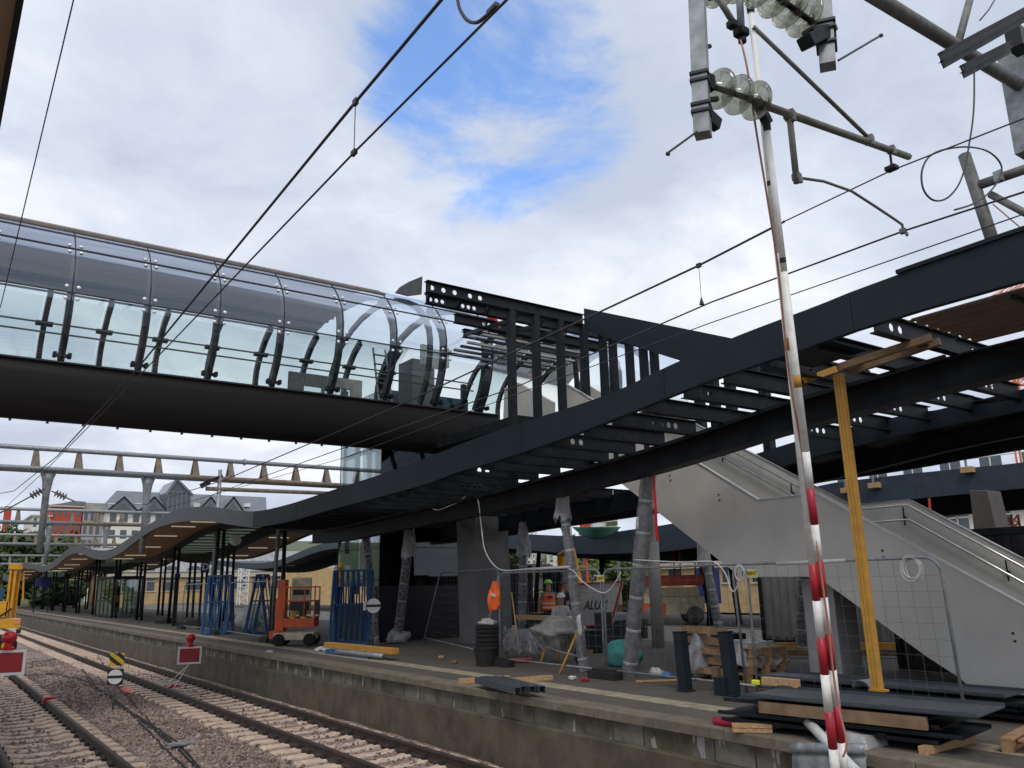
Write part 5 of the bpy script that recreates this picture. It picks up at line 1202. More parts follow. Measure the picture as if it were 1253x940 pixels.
# ------------------------------------------------------------------ overhead line
def wire(pts, r, lab, m=None, n=6, sag=0):
    fin = []
    for a, b in zip(pts, pts[1:]):
        for k in range(8): fin.append(lerp(a, b, k / 8))
    fin.append(V(pts[-1]))
    return MB().path(fin, r, n).build('overhead_wire', m or m_wire, smooth=True, label=lab, cat='wire')
XT = 2.4
wire([V((XT, -4, 6.05)), at(540, 0, X=XT), at(435, 125, X=XT), at(300, 290, X=XT), at(165, 455, X=XT), V((XT, 22, 4.93)), V((XT, 33, 5.2)), V((XT, 46, 6.3))], .013, 'thick messenger wire crossing in front of the footbridge over the left track')
wire([V((XT, -4, 5.1)), at(620, 0, X=XT), at(435, 185, X=XT), at(180, 450, X=XT), V((XT, 24, 4.85)), V((XT, 46, 4.9))], .009, 'lower contact wire crossing in front of the footbridge over the left track')
a, b = at(435, 125, X=XT), at(435, 185, X=XT); MB().tube(a, (a.x, a.y, b.z), .004, n=5).box(a, (.03, .06, .05)).box((b.x, a.y, b.z + .0), (.03, .07, .04)).build('dropper', m_wire, label='thin dropper wire between the two wires over the left track', cat='dropper')
c = at(603, 12, X=XT); MB().path(curve_pts([at(560, 0, X=XT), at(563, 12, X=XT), at(572, 25, X=XT), at(585, 27, X=XT), c]), .012, 6).box(c, (.03, .1, .04)).build('feeder_loop', m_wire, smooth=True, label='curled feeder cable clamped to the contact wire at the top of the photo', cat='cable')
p1_, p2_ = at(90, 0, X=.55), at(2, 370, X=.55)
wire([p1_ + (p1_ - p2_) * .3, p1_, p2_, V((.55, 90, p2_.z + (p2_.z - p1_.z) * .1))], .007, 'thin single wire at the far left of the photo', n=5)
XW = 6.9
wire([V((XW, -6, 5.5)), at(1253, 145, X=XW), at(1090, 209, X=XW), at(960, 271, X=XW)], .007, 'thin upper messenger wire at the right running to the joint behind the poles')
wire([at(960, 271, X=XW), at(855, 325, X=XW), at(725, 386, X=XW), at(480, 500, X=XW), V((XW, 24, 4.82)), V((XW, 34, 5.0)), V((XW, 46, 6.0))], .013, 'thick messenger wire running down past the steel hall to the canopy')
wire([V((XW, -6, 4.78)), at(1253, 235, X=XW), at(1105, 283, X=XW), at(870, 370, X=XW), at(640, 470, X=XW), V((XW, 26, 4.5)), V((XW, 46, 4.9))], .009, 'contact wire held by the registration arm over the platform track')
wire([V((XW + .12, -6, 4.6)), at(1253, 262, X=XW + .12), at(870, 395, X=XW + .12), V((XW + .12, 16, 4.4)), V((XW + .12, 46, 4.85))], .006, 'thin lowest wire just below the contact wire over the platform track')
a = at(855, 325, X=XW); b = at(861, 372, X=XW); MB().tube(a, (a.x, a.y, b.z), .003, n=5).box(a, (.03, .06, .05)).lathe([(.004, .09), (.03, 0)], (a.x, a.y, b.z), n=8).build('dropper', m_wire, label='thin dropper with a cone clamp on the wire left of the red and white poles', cat='dropper')
YC = 3.51
def cy(x, y, dy=0): return at(x, y, Y=YC + dy)
PT = thing('portal_mast', 'galvanised drop post with clamps and glass insulators carrying the cantilever arm', 'drop post', cy(858, 170))
def drop_post(par, xb, yb, xt, yt, w_, dy=0, top=9.5, rz=.55):
    b = cy(xb, yb, dy); t = cy(xt, yt, dy); d = t - b; t = b + d * (top - b.z) / d.z
    MB().bar(b, t, w_, w_, (math.cos(rz), math.sin(rz), 0)).build('post', m_galv, par)
    return b, d.normalized()
b, d = drop_post(PT, 860, 166, 853, 0, .115)
for s_ in (.16, .22, .42, .48): MB().bar(b + d * s_, b + d * (s_ + .03), .14, .14, (math.cos(.55), math.sin(.55), 0)).build('clamp', m_black, PT, bevel=.006)
MB().tube(b + V((-.05, 0, .02)), cy(816, 188), .008).lathe([(.014, 0), (.014, .02)], cy(816, 188), (1, 0, 0), 8).build('rod', m_wire, PT)
MB().bar(b + d * .32 + V((.06, 0, 0)), b + d * .32 + V((.16, -.02, .03)), .03, .03).bar(b + d * .78 + V((.05, 0, 0)), b + d * .78 + V((.13, 0, .03)), .025, .025).build('bracket', m_frame, PT)
MB().bar(b + d * .19 + V((.05, 0, 0)), b + d * .19 + V((.17, 0, -.05)), .06, .1).build('insulator_bracket', m_frame, PT); MB().bar(b + d * .47 + V((.05, 0, 0)), b + d * .47 + V((.12, 0, 0)), .08, .12).build('insulator_bracket', m_frame, PT)
def insulator(par, a, b_, n=3, r=.125):
    a, b_ = V(a), V(b_); ax = (b_ - a).normalized(); L_ = (b_ - a).length
    MB().tube(a, b_, .022).build('insulator_core', m_frame, par)
    for k in range(n):
        o = a + ax * (L_ * (k + .55) / n)
        MB().lathe([(.03, -.055), (.045, -.05), (.05, -.015), (r * .8, -.005), (r, .015), (r * .97, .03), (r * .75, .025), (r * .7, .05), (r * .6, .03), (r * .5, .055), (r * .4, .03), (.03, .04)], o, ax, 26).build('insulator_disc', m_insul, par, smooth=True)
insulator(PT, cy(866, 104), cy(932, 126), 3, .155)
CA = thing('cantilever', 'grey tube cantilever with registration arm holding the wires over the platform track', 'cantilever', cy(930, 128))
def ct(x0, y0, x1, y1, r, name='tube', d0=0, d1=0, m=m_tube): return MB().tube(cy(x0, y0, d0), cy(x1, y1, d1), r, n=14).build(name, m, CA, smooth=True)
ct(930, 127, 1112, 192, .032); ct(922, 33, 1064, 170, .018, 'stay_rod'); ct(1020, 128, 1064, 170, .013, 'stay_sleeve')
ct(966, 142, 975, 224, .026, 'drop_tube')
MB().path([cy(980, 218), cy(1008, 222), cy(1042, 234), cy(1070, 252), cy(1094, 268), cy(1104, 275), cy(1105, 283)], .012, 10).build('registration_arm', m_tube, CA, smooth=True)
for x, y, s_ in ((966, 141, .075), (1063, 171, .075), (1090, 183, .065), (975, 217, .06), (1105, 283, .05)): MB().box(cy(x, y), (s_, s_ * 1.2, s_), rz=.3).box(cy(x, y) + V((0, -.03, -.04)), (s_ * .6, s_ * .5, s_ * .8)).build('clamp', m_galvd, CA, bevel=.01)
MB().tube(cy(1089, 186), cy(1091, 203), .012).box(cy(1091, 206), (.08, .1, .04)).build('suspension_clamp', m_frame, CA, bevel=.008)
MB().bar(cy(924, 120), cy(940, 152), .07, .07).build('end_fitting', m_frame, CA, bevel=.01)
# second post at the top of the frame
P2 = thing('portal_mast', 'short galvanised drop post ending at the top of the photo with big glass insulators', 'drop post', cy(1012, 84, -.5))
b, d = drop_post(P2, 1013, 82, 1008, 0, .115, -.5)
for s_ in (.17, .3, .36): MB().bar(b + d * s_, b + d * (s_ + .03), .15, .15, (math.cos(.55), math.sin(.55), 0)).build('clamp', m_black, P2, bevel=.006)
MB().tube(cy(1026, 74, -.5), cy(1077, 44, -.5), .009).lathe([(.016, 0), (.016, .03)], cy(1077, 44, -.5), (.8, 0, .5), 8).build('rod', m_wire, P2)
MB().bar(cy(985, 52, -.5), cy(1012, 40, -.5), .12, .1).bar(cy(988, 40, -.5), cy(1018, 36, -.5), .1, .06).build('bracket', m_frame, P2, bevel=.012)
insulator(P2, cy(995, 28, -.5), cy(925, -22, -.5), 4, .165)
# upper arm at the left of the pole head
UA = thing('cantilever', 'upper cantilever tubes meeting beside the heads of the earthing poles', 'cantilever', cy(908, 44, .1))
MB().tube(cy(875, -8, .1), cy(905, 40, .1), .026, n=12).build('tube', m_tube, UA, smooth=True); MB().tube(cy(903, -40, .1), cy(907, 36, .1), .03, n=12).build('tube', m_galv, UA, smooth=True)
MB().box(cy(907, 40, .1), (.1, .1, .07)).box(cy(896, 30, .1), (.07, .08, .06)).lathe([(.035, -.05), (.035, .0)], cy(908, 46, .1), n=12).build('end_clamp', m_frame, UA, bevel=.012)
insulator(UA, cy(905, -10, .3), cy(868, -2, .3), 3, .09)
# portal girder top right
PG = thing('portal_girder', 'round tube portal girder with steel channels crossing the top right corner', 'girder', cy(1200, 80, .6))
def pg(pts, r, name, m=m_galvd): return MB().path(pts, r, 18).build(name, m, PG, smooth=True)
gz = cy(1080, 2, .6); g2 = cy(1253, 108, .6); pg([gz + (gz - g2) * .5, g2 + (g2 - gz) * .8], .085, 'chord')
pg([cy(1170, 62, .6), cy(1192, -20, .6)], .05, 'brace')
for (x0, y0, x1, y1, dy, h_) in ((1150, 70, 1253, 14, -.2, .09), (1176, 84, 1235, 54, -.1, .07)):
    a, b = cy(x0, y0, dy), cy(x1, y1, dy); b = a + (b - a) * (1.3 if h_ > .08 else 1.0)
    m = MB(); m.bar(a, b, .012, h_)
    for s_ in (-1, 1): m.bar(a + V((.02, 0, s_ * h_ / 2)), b + V((.02, 0, s_ * h_ / 2)), .06, .01)
    m.bar(a + V((.14, .05, 0)), b + V((.14, .05, 0)), .012, h_); m.build('channel', m_frame, PG)
MB().bb(cy(1246, 80, .5).x + .16, cy(1300, 80, .5).x + .1, YC + .4, YC + .8, cy(1250, 165, .5).z, 9).build('post', m_galv, PG); MB().box(cy(1246, 50, .4), (.3, .2, .3)).build('gusset', m_black, PG)
MB().path([cy(1199, 25, -.25), cy(1210, 12, -.25), cy(1222, -8, -.25)], .008, 6).build('earth_cable', m_wire, PG, smooth=True)
MB().path(curve_pts([cy(1192, 84, -.2), cy(1192, 120, -.2), cy(1190, 150, -.2), cy(1184, 188, -.2), cy(1181, 205, -.2), cy(1172, 228, -.2), cy(1158, 243, -.2), cy(1142, 245, -.2), cy(1130, 232, -.2), cy(1128, 210, -.2), cy(1137, 192, -.2), cy(1156, 183, -.2), cy(1185, 180, -.2), cy(1210, 186, -.2), cy(1225, 202, -.2), cy(1222, 220, -.2), cy(1208, 238, -.2), cy(1190, 250, -.2), cy(1168, 257, -.2)]), .009, 6).build('feeder_cable', m_wire, smooth=True, label='black feeder cable hanging in a big loop below the portal girder', cat='cable')
LM = thing('strut_mast', 'grey tube mast with two side tubes rising behind the canopy edge at the right', 'mast', at(1215, 292, X=10.2))
def lm(x0, y0, x1, y1, r): return MB().tube(at(x0, y0, X=10.2), at(x1, y1, X=10.2), r, n=14).build('tube', m_galvd, LM, smooth=True)
lm(1180, 190, 1226, 330, .075); lm(1200, 226, 1275, 200, .06); lm(1212, 238, 1275, 272, .045)
q = at(1222, 216, X=10.1); MB().box(q, (.08, .1, .14)).build('bracket', m_galv, LM, bevel=.01)
MB().tube(at(1215, 250, X=10.15), at(1256, 285, X=10.15), .008).build('guy_rod', m_rope, LM)
# earthing poles
def pole(pb, pt, r0, r1, lab, n_red, off):
    pb, pt = V(pb), V(pt); d = (pt - pb); L_ = d.length; d.normalize(); t = thing('earthing_pole', lab, 'pole', pb, 'earthing poles hooked on the overhead line')
    z = 0; k = 0
    while z < n_red - .001:
        h_ = .29; rr = r0 + (r1 - r0) * z / L_; r2 = r0 + (r1 - r0) * (z + h_) / L_
        MB().tube(pb + d * z, pb + d * (z + h_), rr, r2, 16).build('band', m_redband if (k + off) % 2 else m_whiteband, t, smooth=True); z += h_; k += 1
    MB().tube(pb + d * z, pb + d * (z + (L_ - z) * .55), r0 + (r1 - r0) * z / L_, r0 + (r1 - r0) * .8, 16).build('shaft', m_whiteband, t, smooth=True)
    MB().tube(pb + d * (z + (L_ - z) * .55), pt, r0 + (r1 - r0) * .85, r1, 16).build('upper_shaft', m_offp, t, smooth=True)
    for f_ in (.62, .7): MB().tube(pb + d * L_ * f_, pb + d * (L_ * f_ + .1), (r0 + (r1 - r0) * f_) * 1.04 if f_ < .65 else (r0 + (r1 - r0) * .87) * 1.04, n=16).build('yellow_tape', m_strut, t, smooth=True)
    MB().tube(pb + d * L_ * .8, pb + d * (L_ * .8 + .04), (r0 + (r1 - r0) * .9) * 1.05, n=16).build('ring', m_black, t)
    MB().lathe([(r1 * 1.3, 0), (r1 * 1.4, .1), (r1 * .9, .14), (r1 * 1.1, .22)], pt - d * .05, d, 14).build('hook_head', m_frame, t)
    return t
m_redband = mat('red_band', (.42, .015, .03), .45, dirt=(.25, .03, .03), dscale=14, damt=.5)
m_whiteband = mat('white_band', (.86, .85, .81), .45, dirt=(.55, .5, .45), dscale=14, damt=.5)
m_offp = mat('grey_white_pole', (.88, .87, .84), .45, dirt=(.7, .67, .62), dscale=10, damt=.35)
pb1 = at(1024, 958, X=6.1); pt1 = cy(918, 8)
dd = (pb1 - pt1).normalized(); pb1 = pb1 + dd * ((pb1.z + .95) / -dd.z)
pole(pb1, pt1, .039, .023, 'left and taller of the two red and white earthing poles in the foreground', 2.9, 0)
pb2 = at(1029, 912, X=6.15); pt2 = cy(938, 152); dd = (pb2 - pt2).normalized(); pb2 = pb2 + dd * .55
pole(pb2, pt2, .038, .023, 'right and shorter of the two red and white earthing poles in the foreground', 2.75, 1)
rp = [(906, 48), (914, 90), (924, 160), (938, 245), (951, 330), (958, 400), (966, 470), (978, 540), (990, 610), (1000, 680), (1010, 750), (1022, 850), (1034, 905), (1030, 925)]
ends = [cy(906, 48, .1)] + [lerp(cy(x, y), at(x, y, X=6.0), min(1, (y - 48) / 800)) + V((-.03, -.03, 0)) for x, y in rp[1:]]
MB().path(curve_pts(ends), .0085, 8).build('earthing_cable', m_rope, smooth=True, label='pinkish brown earthing cable running down along the red and white poles', cat='cable')
# ------------------------------------------------------------------ gantries over the tracks further away
def gantry(Y, zt_, zb_, x0, x1, n, lab, masts, rust_from=None, r=.12, drop=None):
    t = thing('gantry', lab, 'gantry', (x0, Y, 0), 'tube gantries over the tracks')
    MB().tube((x0, Y, zt_), (x1, Y, zt_), r, n=12).build('upper_tube', m_galv, t, smooth=True)
    xr = rust_from or x1
    for dy in (-.35, .35):
        MB().tube((x0, Y + dy, zb_), (xr, Y + dy, zb_), r, n=12).build('lower_tube', m_galv, t, smooth=True)
        if xr < x1: MB().tube((xr, Y + dy, zb_), (x1, Y + dy, zb_), r, n=12).build('lower_tube', m_rustplate, t, smooth=True)
    k = 0; x = x0 + .7
    while x < x1:
        MB().prism([(x - .12, Y - .35, zb_), (x - .06, Y, zt_), (x + .14, Y, zt_), (x + .26, Y - .35, zb_)], (0, .02, 0)).prism([(x - .12, Y + .35, zb_), (x - .06, Y, zt_), (x + .14, Y, zt_), (x + .26, Y + .35, zb_)], (0, .02, 0)).build('web_plate', m_rustplate, t); x += 1.85
    for x in masts:
        MB().path([(x, Y, zb_ - .1), (x, Y, zb_ - .5), (x, Y, zb_ - 1.2), (x, Y, (drop if drop is not None else zb_ - 3.9))], .14, 12, [.36, .24, .16, .14]).build('drop_post', m_galv, t, smooth=True)
    for x in (x0 + 2.8, x0 + 20): MB().lathe([(r * 1.5, -.05), (r * 1.5, .05)], (x, Y, zt_), (1, 0, 0), 12).build('flange', m_galv, t)
    return t
YG = 45.; zt1 = at(200, 559, Y=YG).z; zb1 = at(200, 583, Y=YG).z
gantry(YG, zt1, zb1, -6, 24, 9, 'nearest tube gantry with wedge plates crossing behind the footbridge', [at(58, 590, Y=YG).x, at(180, 600, Y=YG).x, -4.], at(225, 590, Y=YG).x)
for Y_, (yt, yb2_), lab, mx_ in ((74., (624, 640), 'second tube gantry with wedge plates, lower behind the first', (60, 130)), (98., (655, 666), 'third tube gantry with wedge plates behind the second', (60, 120)), (125., (680, 690), 'farthest tube gantry seen just above the yellow machine', (66,))):
    gantry(Y_, at(60, yt, Y=Y_).z, at(60, yb2_, Y=Y_).z, -6, 30 if Y_ < 120 else 20, 9, lab, [at(x, 650, Y=Y_).x for x in mx_], at(90, 640, Y=Y_).x, .13, at(60, yb2_, Y=Y_).z - 3.2)
mt = at(268, 600, Y=43); MSP = thing('gantry_mast', 'grey post with bracket in front of the gantry above the old canopy', 'mast', (mt.x, 43, 0)); MB().tube((mt.x, 43, 0), (mt.x, 43, at(268, 575, Y=43).z), .13, .1).build('post', m_galv, MSP, smooth=True)
MB().bar(at(250, 592, Y=43), at(272, 582, Y=43), .18, .14).bar(at(246, 595, Y=43), at(256, 590, Y=43), .3, .25).build('bracket', m_frame, MSP); MB().tube(at(252, 598, Y=43), at(410, 604, Y=43), .11).build('arm', m_rustplate, MSP, smooth=True)
mm_ = at(58, 610, Y=44.5)
for a_, b_2, lab in (((55, 598), (0, 628), 'strain insulator string left of the first gantry post'), ((63, 601), (92, 614), 'strain insulator string right of the first gantry post')):
    a, b = at(*a_, Y=44.6), at(*b_2, Y=44.6); t = thing('insulator_string', lab, 'insulator', (a + b) / 2); MB().tube(a, b, .03).build('rod', m_wire, t)
    for k in range(4): o = lerp(a, b, (.1 if a_[0] < 60 else .2) + .12 * k * (.55 if a_[0] < 60 else 1)); MB().lathe([(.05, -.06), (.2, 0), (.05, .06)], o, (b - a), 12).build('disc', m_rustplate, t)
# ------------------------------------------------------------------ far platform canopy and its surroundings
FC = thing('far_canopy', 'dark steel canopy of the next platform behind the works', 'canopy', (24.2, 20, 0))
XQ = 23.6
tops = [(480, 664), (540, 660), (600, 655), (619, 653), (715, 656), (765, 649), (822, 641), (880, 629), (940, 612), (996, 595), (1060, 586), (1130, 578), (1253, 566), (1300, 560)]
bots = [(480, 674), (540, 671), (600, 668), (619, 671), (715, 678), (765, 677), (822, 674), (880, 664), (940, 648), (996, 632), (1058, 617), (1130, 609), (1253, 597), (1300, 592)]
tz_ = sorted([(at(x, y, X=XQ).y, at(x, y, X=XQ).z) for x, y in tops]); bz_ = sorted([(at(x, y, X=XQ).y, at(x, y, X=XQ).z) for x, y in bots])
y0_, y1_ = tz_[0][0], tz_[-1][0]
tz_ += [(y1_ + 10, tz_[-1][1] + .5), (y1_ + 22, tz_[-1][1] - .5), (y1_ + 40, tz_[-1][1] + .3)]; bz_ += [(y1_ + 10, bz_[-1][1] + .5), (y1_ + 22, bz_[-1][1] - .5), (y1_ + 40, bz_[-1][1] + .3)]
ysq = span(y0_, y1_ + 40, 60)
strip(XQ, XQ + .15, ysq, lambda y: interp(tz_, y), lambda y: interp(bz_, y)).build('fascia', mat('blue_grey_paint', (.03, .045, .065), .45), FC)
strip(XQ + .2, XQ + 9, ysq, lambda y: interp(tz_, y) - .1, lambda y: interp(bz_, y) + .25).build('roof', m_black, FC)
strip(XQ + 3, XQ + 3.3, ysq, lambda y: interp(bz_, y) + .24, lambda y: interp(bz_, y) - .35).build('main_beam', m_frame, FC)
for px, dl in ((654, -.6), (727, -1.0), (742, .2), (868, -.4), (872, .5), (985, -.5), (905, .3)):
    p = at(px, 760, X=XQ + 2.2 + (1.0 if dl > 0 else 0)); MB().tube((p.x, p.y, 0), (p.x, p.y + dl, interp(bz_, p.y) + .2), .13, .11, 10).build('column', m_frame, FC, smooth=True)
for px, py in ((1070, 594), (1184, 575), (1036, 600)):
    p = at(px, py, X=XQ - .1); t = thing('rail_clamp', {1070: 'timber block with a steel clamp on the far canopy edge, middle one', 1184: 'timber block with a steel clamp on the far canopy edge, nearest one', 1036: 'timber block with a steel clamp on the far canopy edge, beside the yellow strut'}[px], 'clamp', p)
    MB().box(p, (.2, .32, .16)).build('block', m_timber, t); MB().bar(p + V((-.05, 0, .05)), p + V((-.05, 0, .55)), .05, .05).build('clamp', m_galv, t)
MB().path([at(x, y, X=XQ - .1) for x, y in ((1000, 588), (1070, 578), (1184, 562), (1260, 552))], .012, 6).build('guard_rope', m_cable, label='white guard rope strung along the far canopy edge', cat='rope')
# temporary lattice net over the far canopy and green net
gn = at(730, 645, X=XQ - .4)
def gnf(u, v):
    x = 700 + 60 * u; bot = 664 - 6 * abs(u - .45) * 6 ; p = at(x, 645 + (max(0, (1 - (2 * u - 1) ** 2)) * 15) * v, X=XQ - .35 - .15 * math.sin(u * 9) * v); return p
MB().grid(gnf, frange(0, 1, 16), frange(0, 1, 8)).build('debris_net', m_net, smooth=True, solid=.01, label='dark green debris net sagging over the far canopy edge', cat='net')
gt = [at(x, y, X=XQ - .3) for x, y in ((684, 644), (693, 660), (697, 645))]; MB().prism(gt, (.02, 0, 0)).build('green_net', mat('bright_green_net', (.02, .45, .16), .8), label='small bright green net corner hanging left of the dark green one', cat='net')
# billboard above the far canopy
a, b = at(712, 653, X=44), at(752, 630, X=44)
BB = thing('billboard', 'billboard with green and pale panels above the far canopy', 'billboard', (44, (a.y + b.y) / 2, 0)); MB().bb(44, 44.3, b.y, a.y, a.z, b.z).build('panel', m_off, BB)
for k in range(5): yq = b.y + (a.y - b.y) * (k + .5) / 5; MB().bb(43.96, 43.99, yq - .7, yq + .6, a.z + .4 + .3 * (k % 2), b.z - .5).build('picture', [m_leaf, m_sand, m_white, m_tealg, m_redm][k], BB)
for yq in (b.y, a.y): MB().bb(44.05, 44.25, yq - .1, yq + .1, 0, a.z).build('post', m_galvd, BB)
# posters on the far platform, lattice masts
for k, (x0, x1, lab) in enumerate(((640, 656, 'left white poster board behind the worker'), (657, 672, 'right white poster board behind the worker'))):
    a, b = at(x0, 720, X=27), at(x1, 690, X=27); t = thing('poster_board', lab, 'poster', (27, a.y, 0)); MB().bb(27, 27.08, min(a.y, b.y), max(a.y, b.y), a.z, b.z).build('panel', m_white, t); MB().bb(27.0, 27.06, a.y - .1, a.y, 0, a.z).build('post', m_timber2, t)
    MB().bb(26.97, 26.99, min(a.y, b.y) + .3, max(a.y, b.y) - .3, a.z + .5, a.z + .7).build('text_lines', m_timber, t)
def lattice(x, y, z0, z1, w_, m, name, lab, cat, n=14):
    t = MB()
    for sx in (-1, 1):
        for sy in (-1, 1): t.bar((x + sx * w_ / 2, y + sy * w_ / 2, z0), (x + sx * w_ / 2, y + sy * w_ / 2, z1), w_ * .13, w_ * .13)
    for k in range(n):
        za, zb_2 = z0 + (z1 - z0) * k / n, z0 + (z1 - z0) * (k + 1) / n; s_ = 1 if k % 2 else -1
        for sy in (-1, 1): t.bar((x - s_ * w_ / 2, y + sy * w_ / 2, za), (x + s_ * w_ / 2, y + sy * w_ / 2, zb_2), w_ * .09, w_ * .09)
        for sx in (-1, 1): t.bar((x + sx * w_ / 2, y - s_ * w_ / 2, za), (x + sx * w_ / 2, y + s_ * w_ / 2, zb_2), w_ * .09, w_ * .09)
    return t.build(name, m, label=lab, cat=cat)
p = at(681, 740, X=40); lattice(p.x, p.y, 0, at(680, 665, X=40).z, .8, m_white, 'lattice_mast', 'white lattice mast between the posters and the trees', 'mast')
p = at(652, 740, X=48); lattice(p.x, p.y, 0, at(652, 640, X=48).z, .7, m_white, 'lattice_mast', 'white lattice mast rising behind the poster boards', 'mast')
p = at(296, 740, X=30); lattice(30, p.y, 0, at(296, 680, X=30).z + .4, .9, m_white, 'lattice_mast', 'white lattice mast behind the blue racks under the old canopy', 'mast')
p = at(1243, 700, X=30); lattice(30, p.y, 0, at(1240, 630, X=30).z, .5, m_crane, 'lattice_mast', 'orange lattice mast at the right edge above the stair', 'mast')
p = at(725, 770, X=36); sgp = thing('signal', 'red post with a cross bar in front of the green trees', 'signal', (36, p.y, 0)); MB().bb(36, 36.15, at(719, 730, X=36).y, at(719, 730, X=36).y + .15, 0, at(719, 676, X=36).z).build('post', m_redm, sgp); q = at(720, 677, X=36); MB().box(q, (.2, 1.1, .3)).build('head', m_redm, sgp)
# scissor lift on the far platform
p = at(820, 764, Z=0); SL = thing('scissor_lift', 'red and cream scissor lift with railings on the far platform', 'lift', p); k = (at(821, 764, Z=0) - p).length
ex, ey = (at(830, 764, Z=0) - p).normalized(), V((.55, .83, 0)); ex = V((.83, -.55, 0))
MX = Matrix((ex, ey, V((0, 0, 1)))).transposed()
def sb(c, d, name, m, bv=.02): return MB().box(p + MX @ V(c), d, M=MX).build(name, m, SL, bevel=bv)
sb((0, 0, .75), (2.7, 1.1, .7), 'chassis', m_cream); sb((-.75, -.57, .62), (1.0, .06, .5), 'side_cover', m_orange); sb((0, 0, 1.28), (2.4, .8, .35), 'scissor_pack', m_cream)
sb((0, 0, 1.75), (2.75, 1.15, .42), 'platform', m_redm); sb((-.6, -.6, 1.75), (1.1, .03, .26), 'orange_plate', m_orange)
for x in (-.9, .95):
    for y in (-.5, .5): MB().lathe([(.06, -.12), (.3, -.12), (.36, -.06), (.36, .06), (.3, .12), (.06, .12)], p + MX @ V((x, y, .36)), ey, 20).build('wheel', m_galvd, SL, smooth=True)
g_ = MB()
for z in (2.5, 3.05):
    q_ = [p + MX @ V(c) for c in ((-1.35, -.55, z), (1.35, -.55, z), (1.35, .55, z), (-1.35, .55, z), (-1.35, -.55, z))]; g_.path(q_, .045, 6)
for x in (-1.35, -.45, .45, 1.35):
    for y in (-.55, .55): g_.tube(p + MX @ V((x, y, 1.9)), p + MX @ V((x, y, 3.05)), .03, n=6)
g_.build('railing', m_redm, SL, smooth=True)
# second orange lift glimpsed behind the pillar, yellow digger behind the fence
p = at(551, 782, Z=0) ; SL2 = thing('boom_lift', 'orange lift glimpsed between the lift tower and the concrete pillar', 'lift', (p.x + 2, p.y + 2, 0)); o = V((p.x + 2, p.y + 2, 0))
MB().box(o + V((0, 0, .7)), (1.2, 1.6, .7)).build('chassis', m_redm, SL2, bevel=.03); MB().box(o + V((0, 0, 1.35)), (1.1, 1.5, .5)).build('platform', m_orange, SL2, bevel=.03)
g_ = MB()
for z in (2.1, 2.6): g_.path([o + V(c) for c in ((-.5, -.7, z), (.5, -.7, z), (.5, .7, z), (-.5, .7, z), (-.5, -.7, z))], .03, 6)
for x in (-.5, .5):
    for y in (-.7, .7): g_.tube(o + V((x, y, 1.6)), o + V((x, y, 2.6)), .03, n=6)
g_.build('railing', m_redm, SL2)
p = at(765, 780, Z=0); o = V((p.x - .2, p.y + 2.6, 0)); DG = thing('mini_digger', 'yellow mini digger behind the fence between sign board and round column', 'excavator', o)
MB().box(o + V((0, 0, .3)), (1.3, 1.9, .5)).build('tracks', m_rubber, DG, bevel=.15); MB().box(o + V((0, .1, .95)), (1.4, 1.5, .7)).build('body', m_yellow, DG, bevel=.08)
MB().box(o + V((0, .2, 1.75)), (1.1, 1.1, .95)).build('cab', m_glassd, DG, bevel=.05); MB().box(o + V((0, .2, 2.27)), (1.2, 1.2, .1)).build('cab_roof', m_yellow, DG, bevel=.03)
MB().path([o + V((-.3, .0, 1.1)), o + V((-.4, -.2, 2.7)), o + V((-.5, -.9, 2.9))], .14, 8, [.17, .14, .11]).build('boom', m_yellow, DG); MB().path([o + V((-.5, -.9, 2.9)), o + V((-.5, -1.3, 1.6))], .1, 8).build('dipper', m_yellow, DG)
MB().prism([o + V((-.8, -1.1, 1.6)), o + V((-.8, -1.5, 1.6)), o + V((-.8, -1.4, 1.1)), o + V((-.8, -1.0, 1.2))], (.6, 0, 0)).build('bucket', m_frame, DG)
# concrete pier and beams beyond the stair
a, b = at(1205, 705, X=21.5), at(1080, 610, X=21.5)
PR = [at(x, y, X=21.0) for x, y in ((1197, 700), (1232, 700), (1208, 600), (1186, 600))]
MB().prism(PR, (.7, 0, 0)).build('canopy_pier', mat('brown_pier', (.085, .075, .068), .8, dirt=(.05, .045, .04)), bevel=.02, label='tapered concrete pier under the far canopy beyond the stair', cat='pier')
a, b = at(1140, 662, X=20.9), at(1137, 610, X=20.9); MB().tube(a, b, .03).build('strap', m_redm, label='thin red strap hanging beside the tapered pier beyond the stair', cat='strap')
a, b = at(797, 556, X=XK - .12), at(804, 662, X=XK - .25); MB().bar(a, lerp(a, b, .5) + V((0, -.02, 0)), .012, .06, (1, 0, 0)).bar(lerp(a, b, .5) + V((0, -.02, 0)), b, .012, .06, (1, 0, 0)).build('strap', mat('red_webbing', (.65, .015, .015), .6), label='bright red lashing strap hanging on the wrapped column in front of the stair', cat='strap')
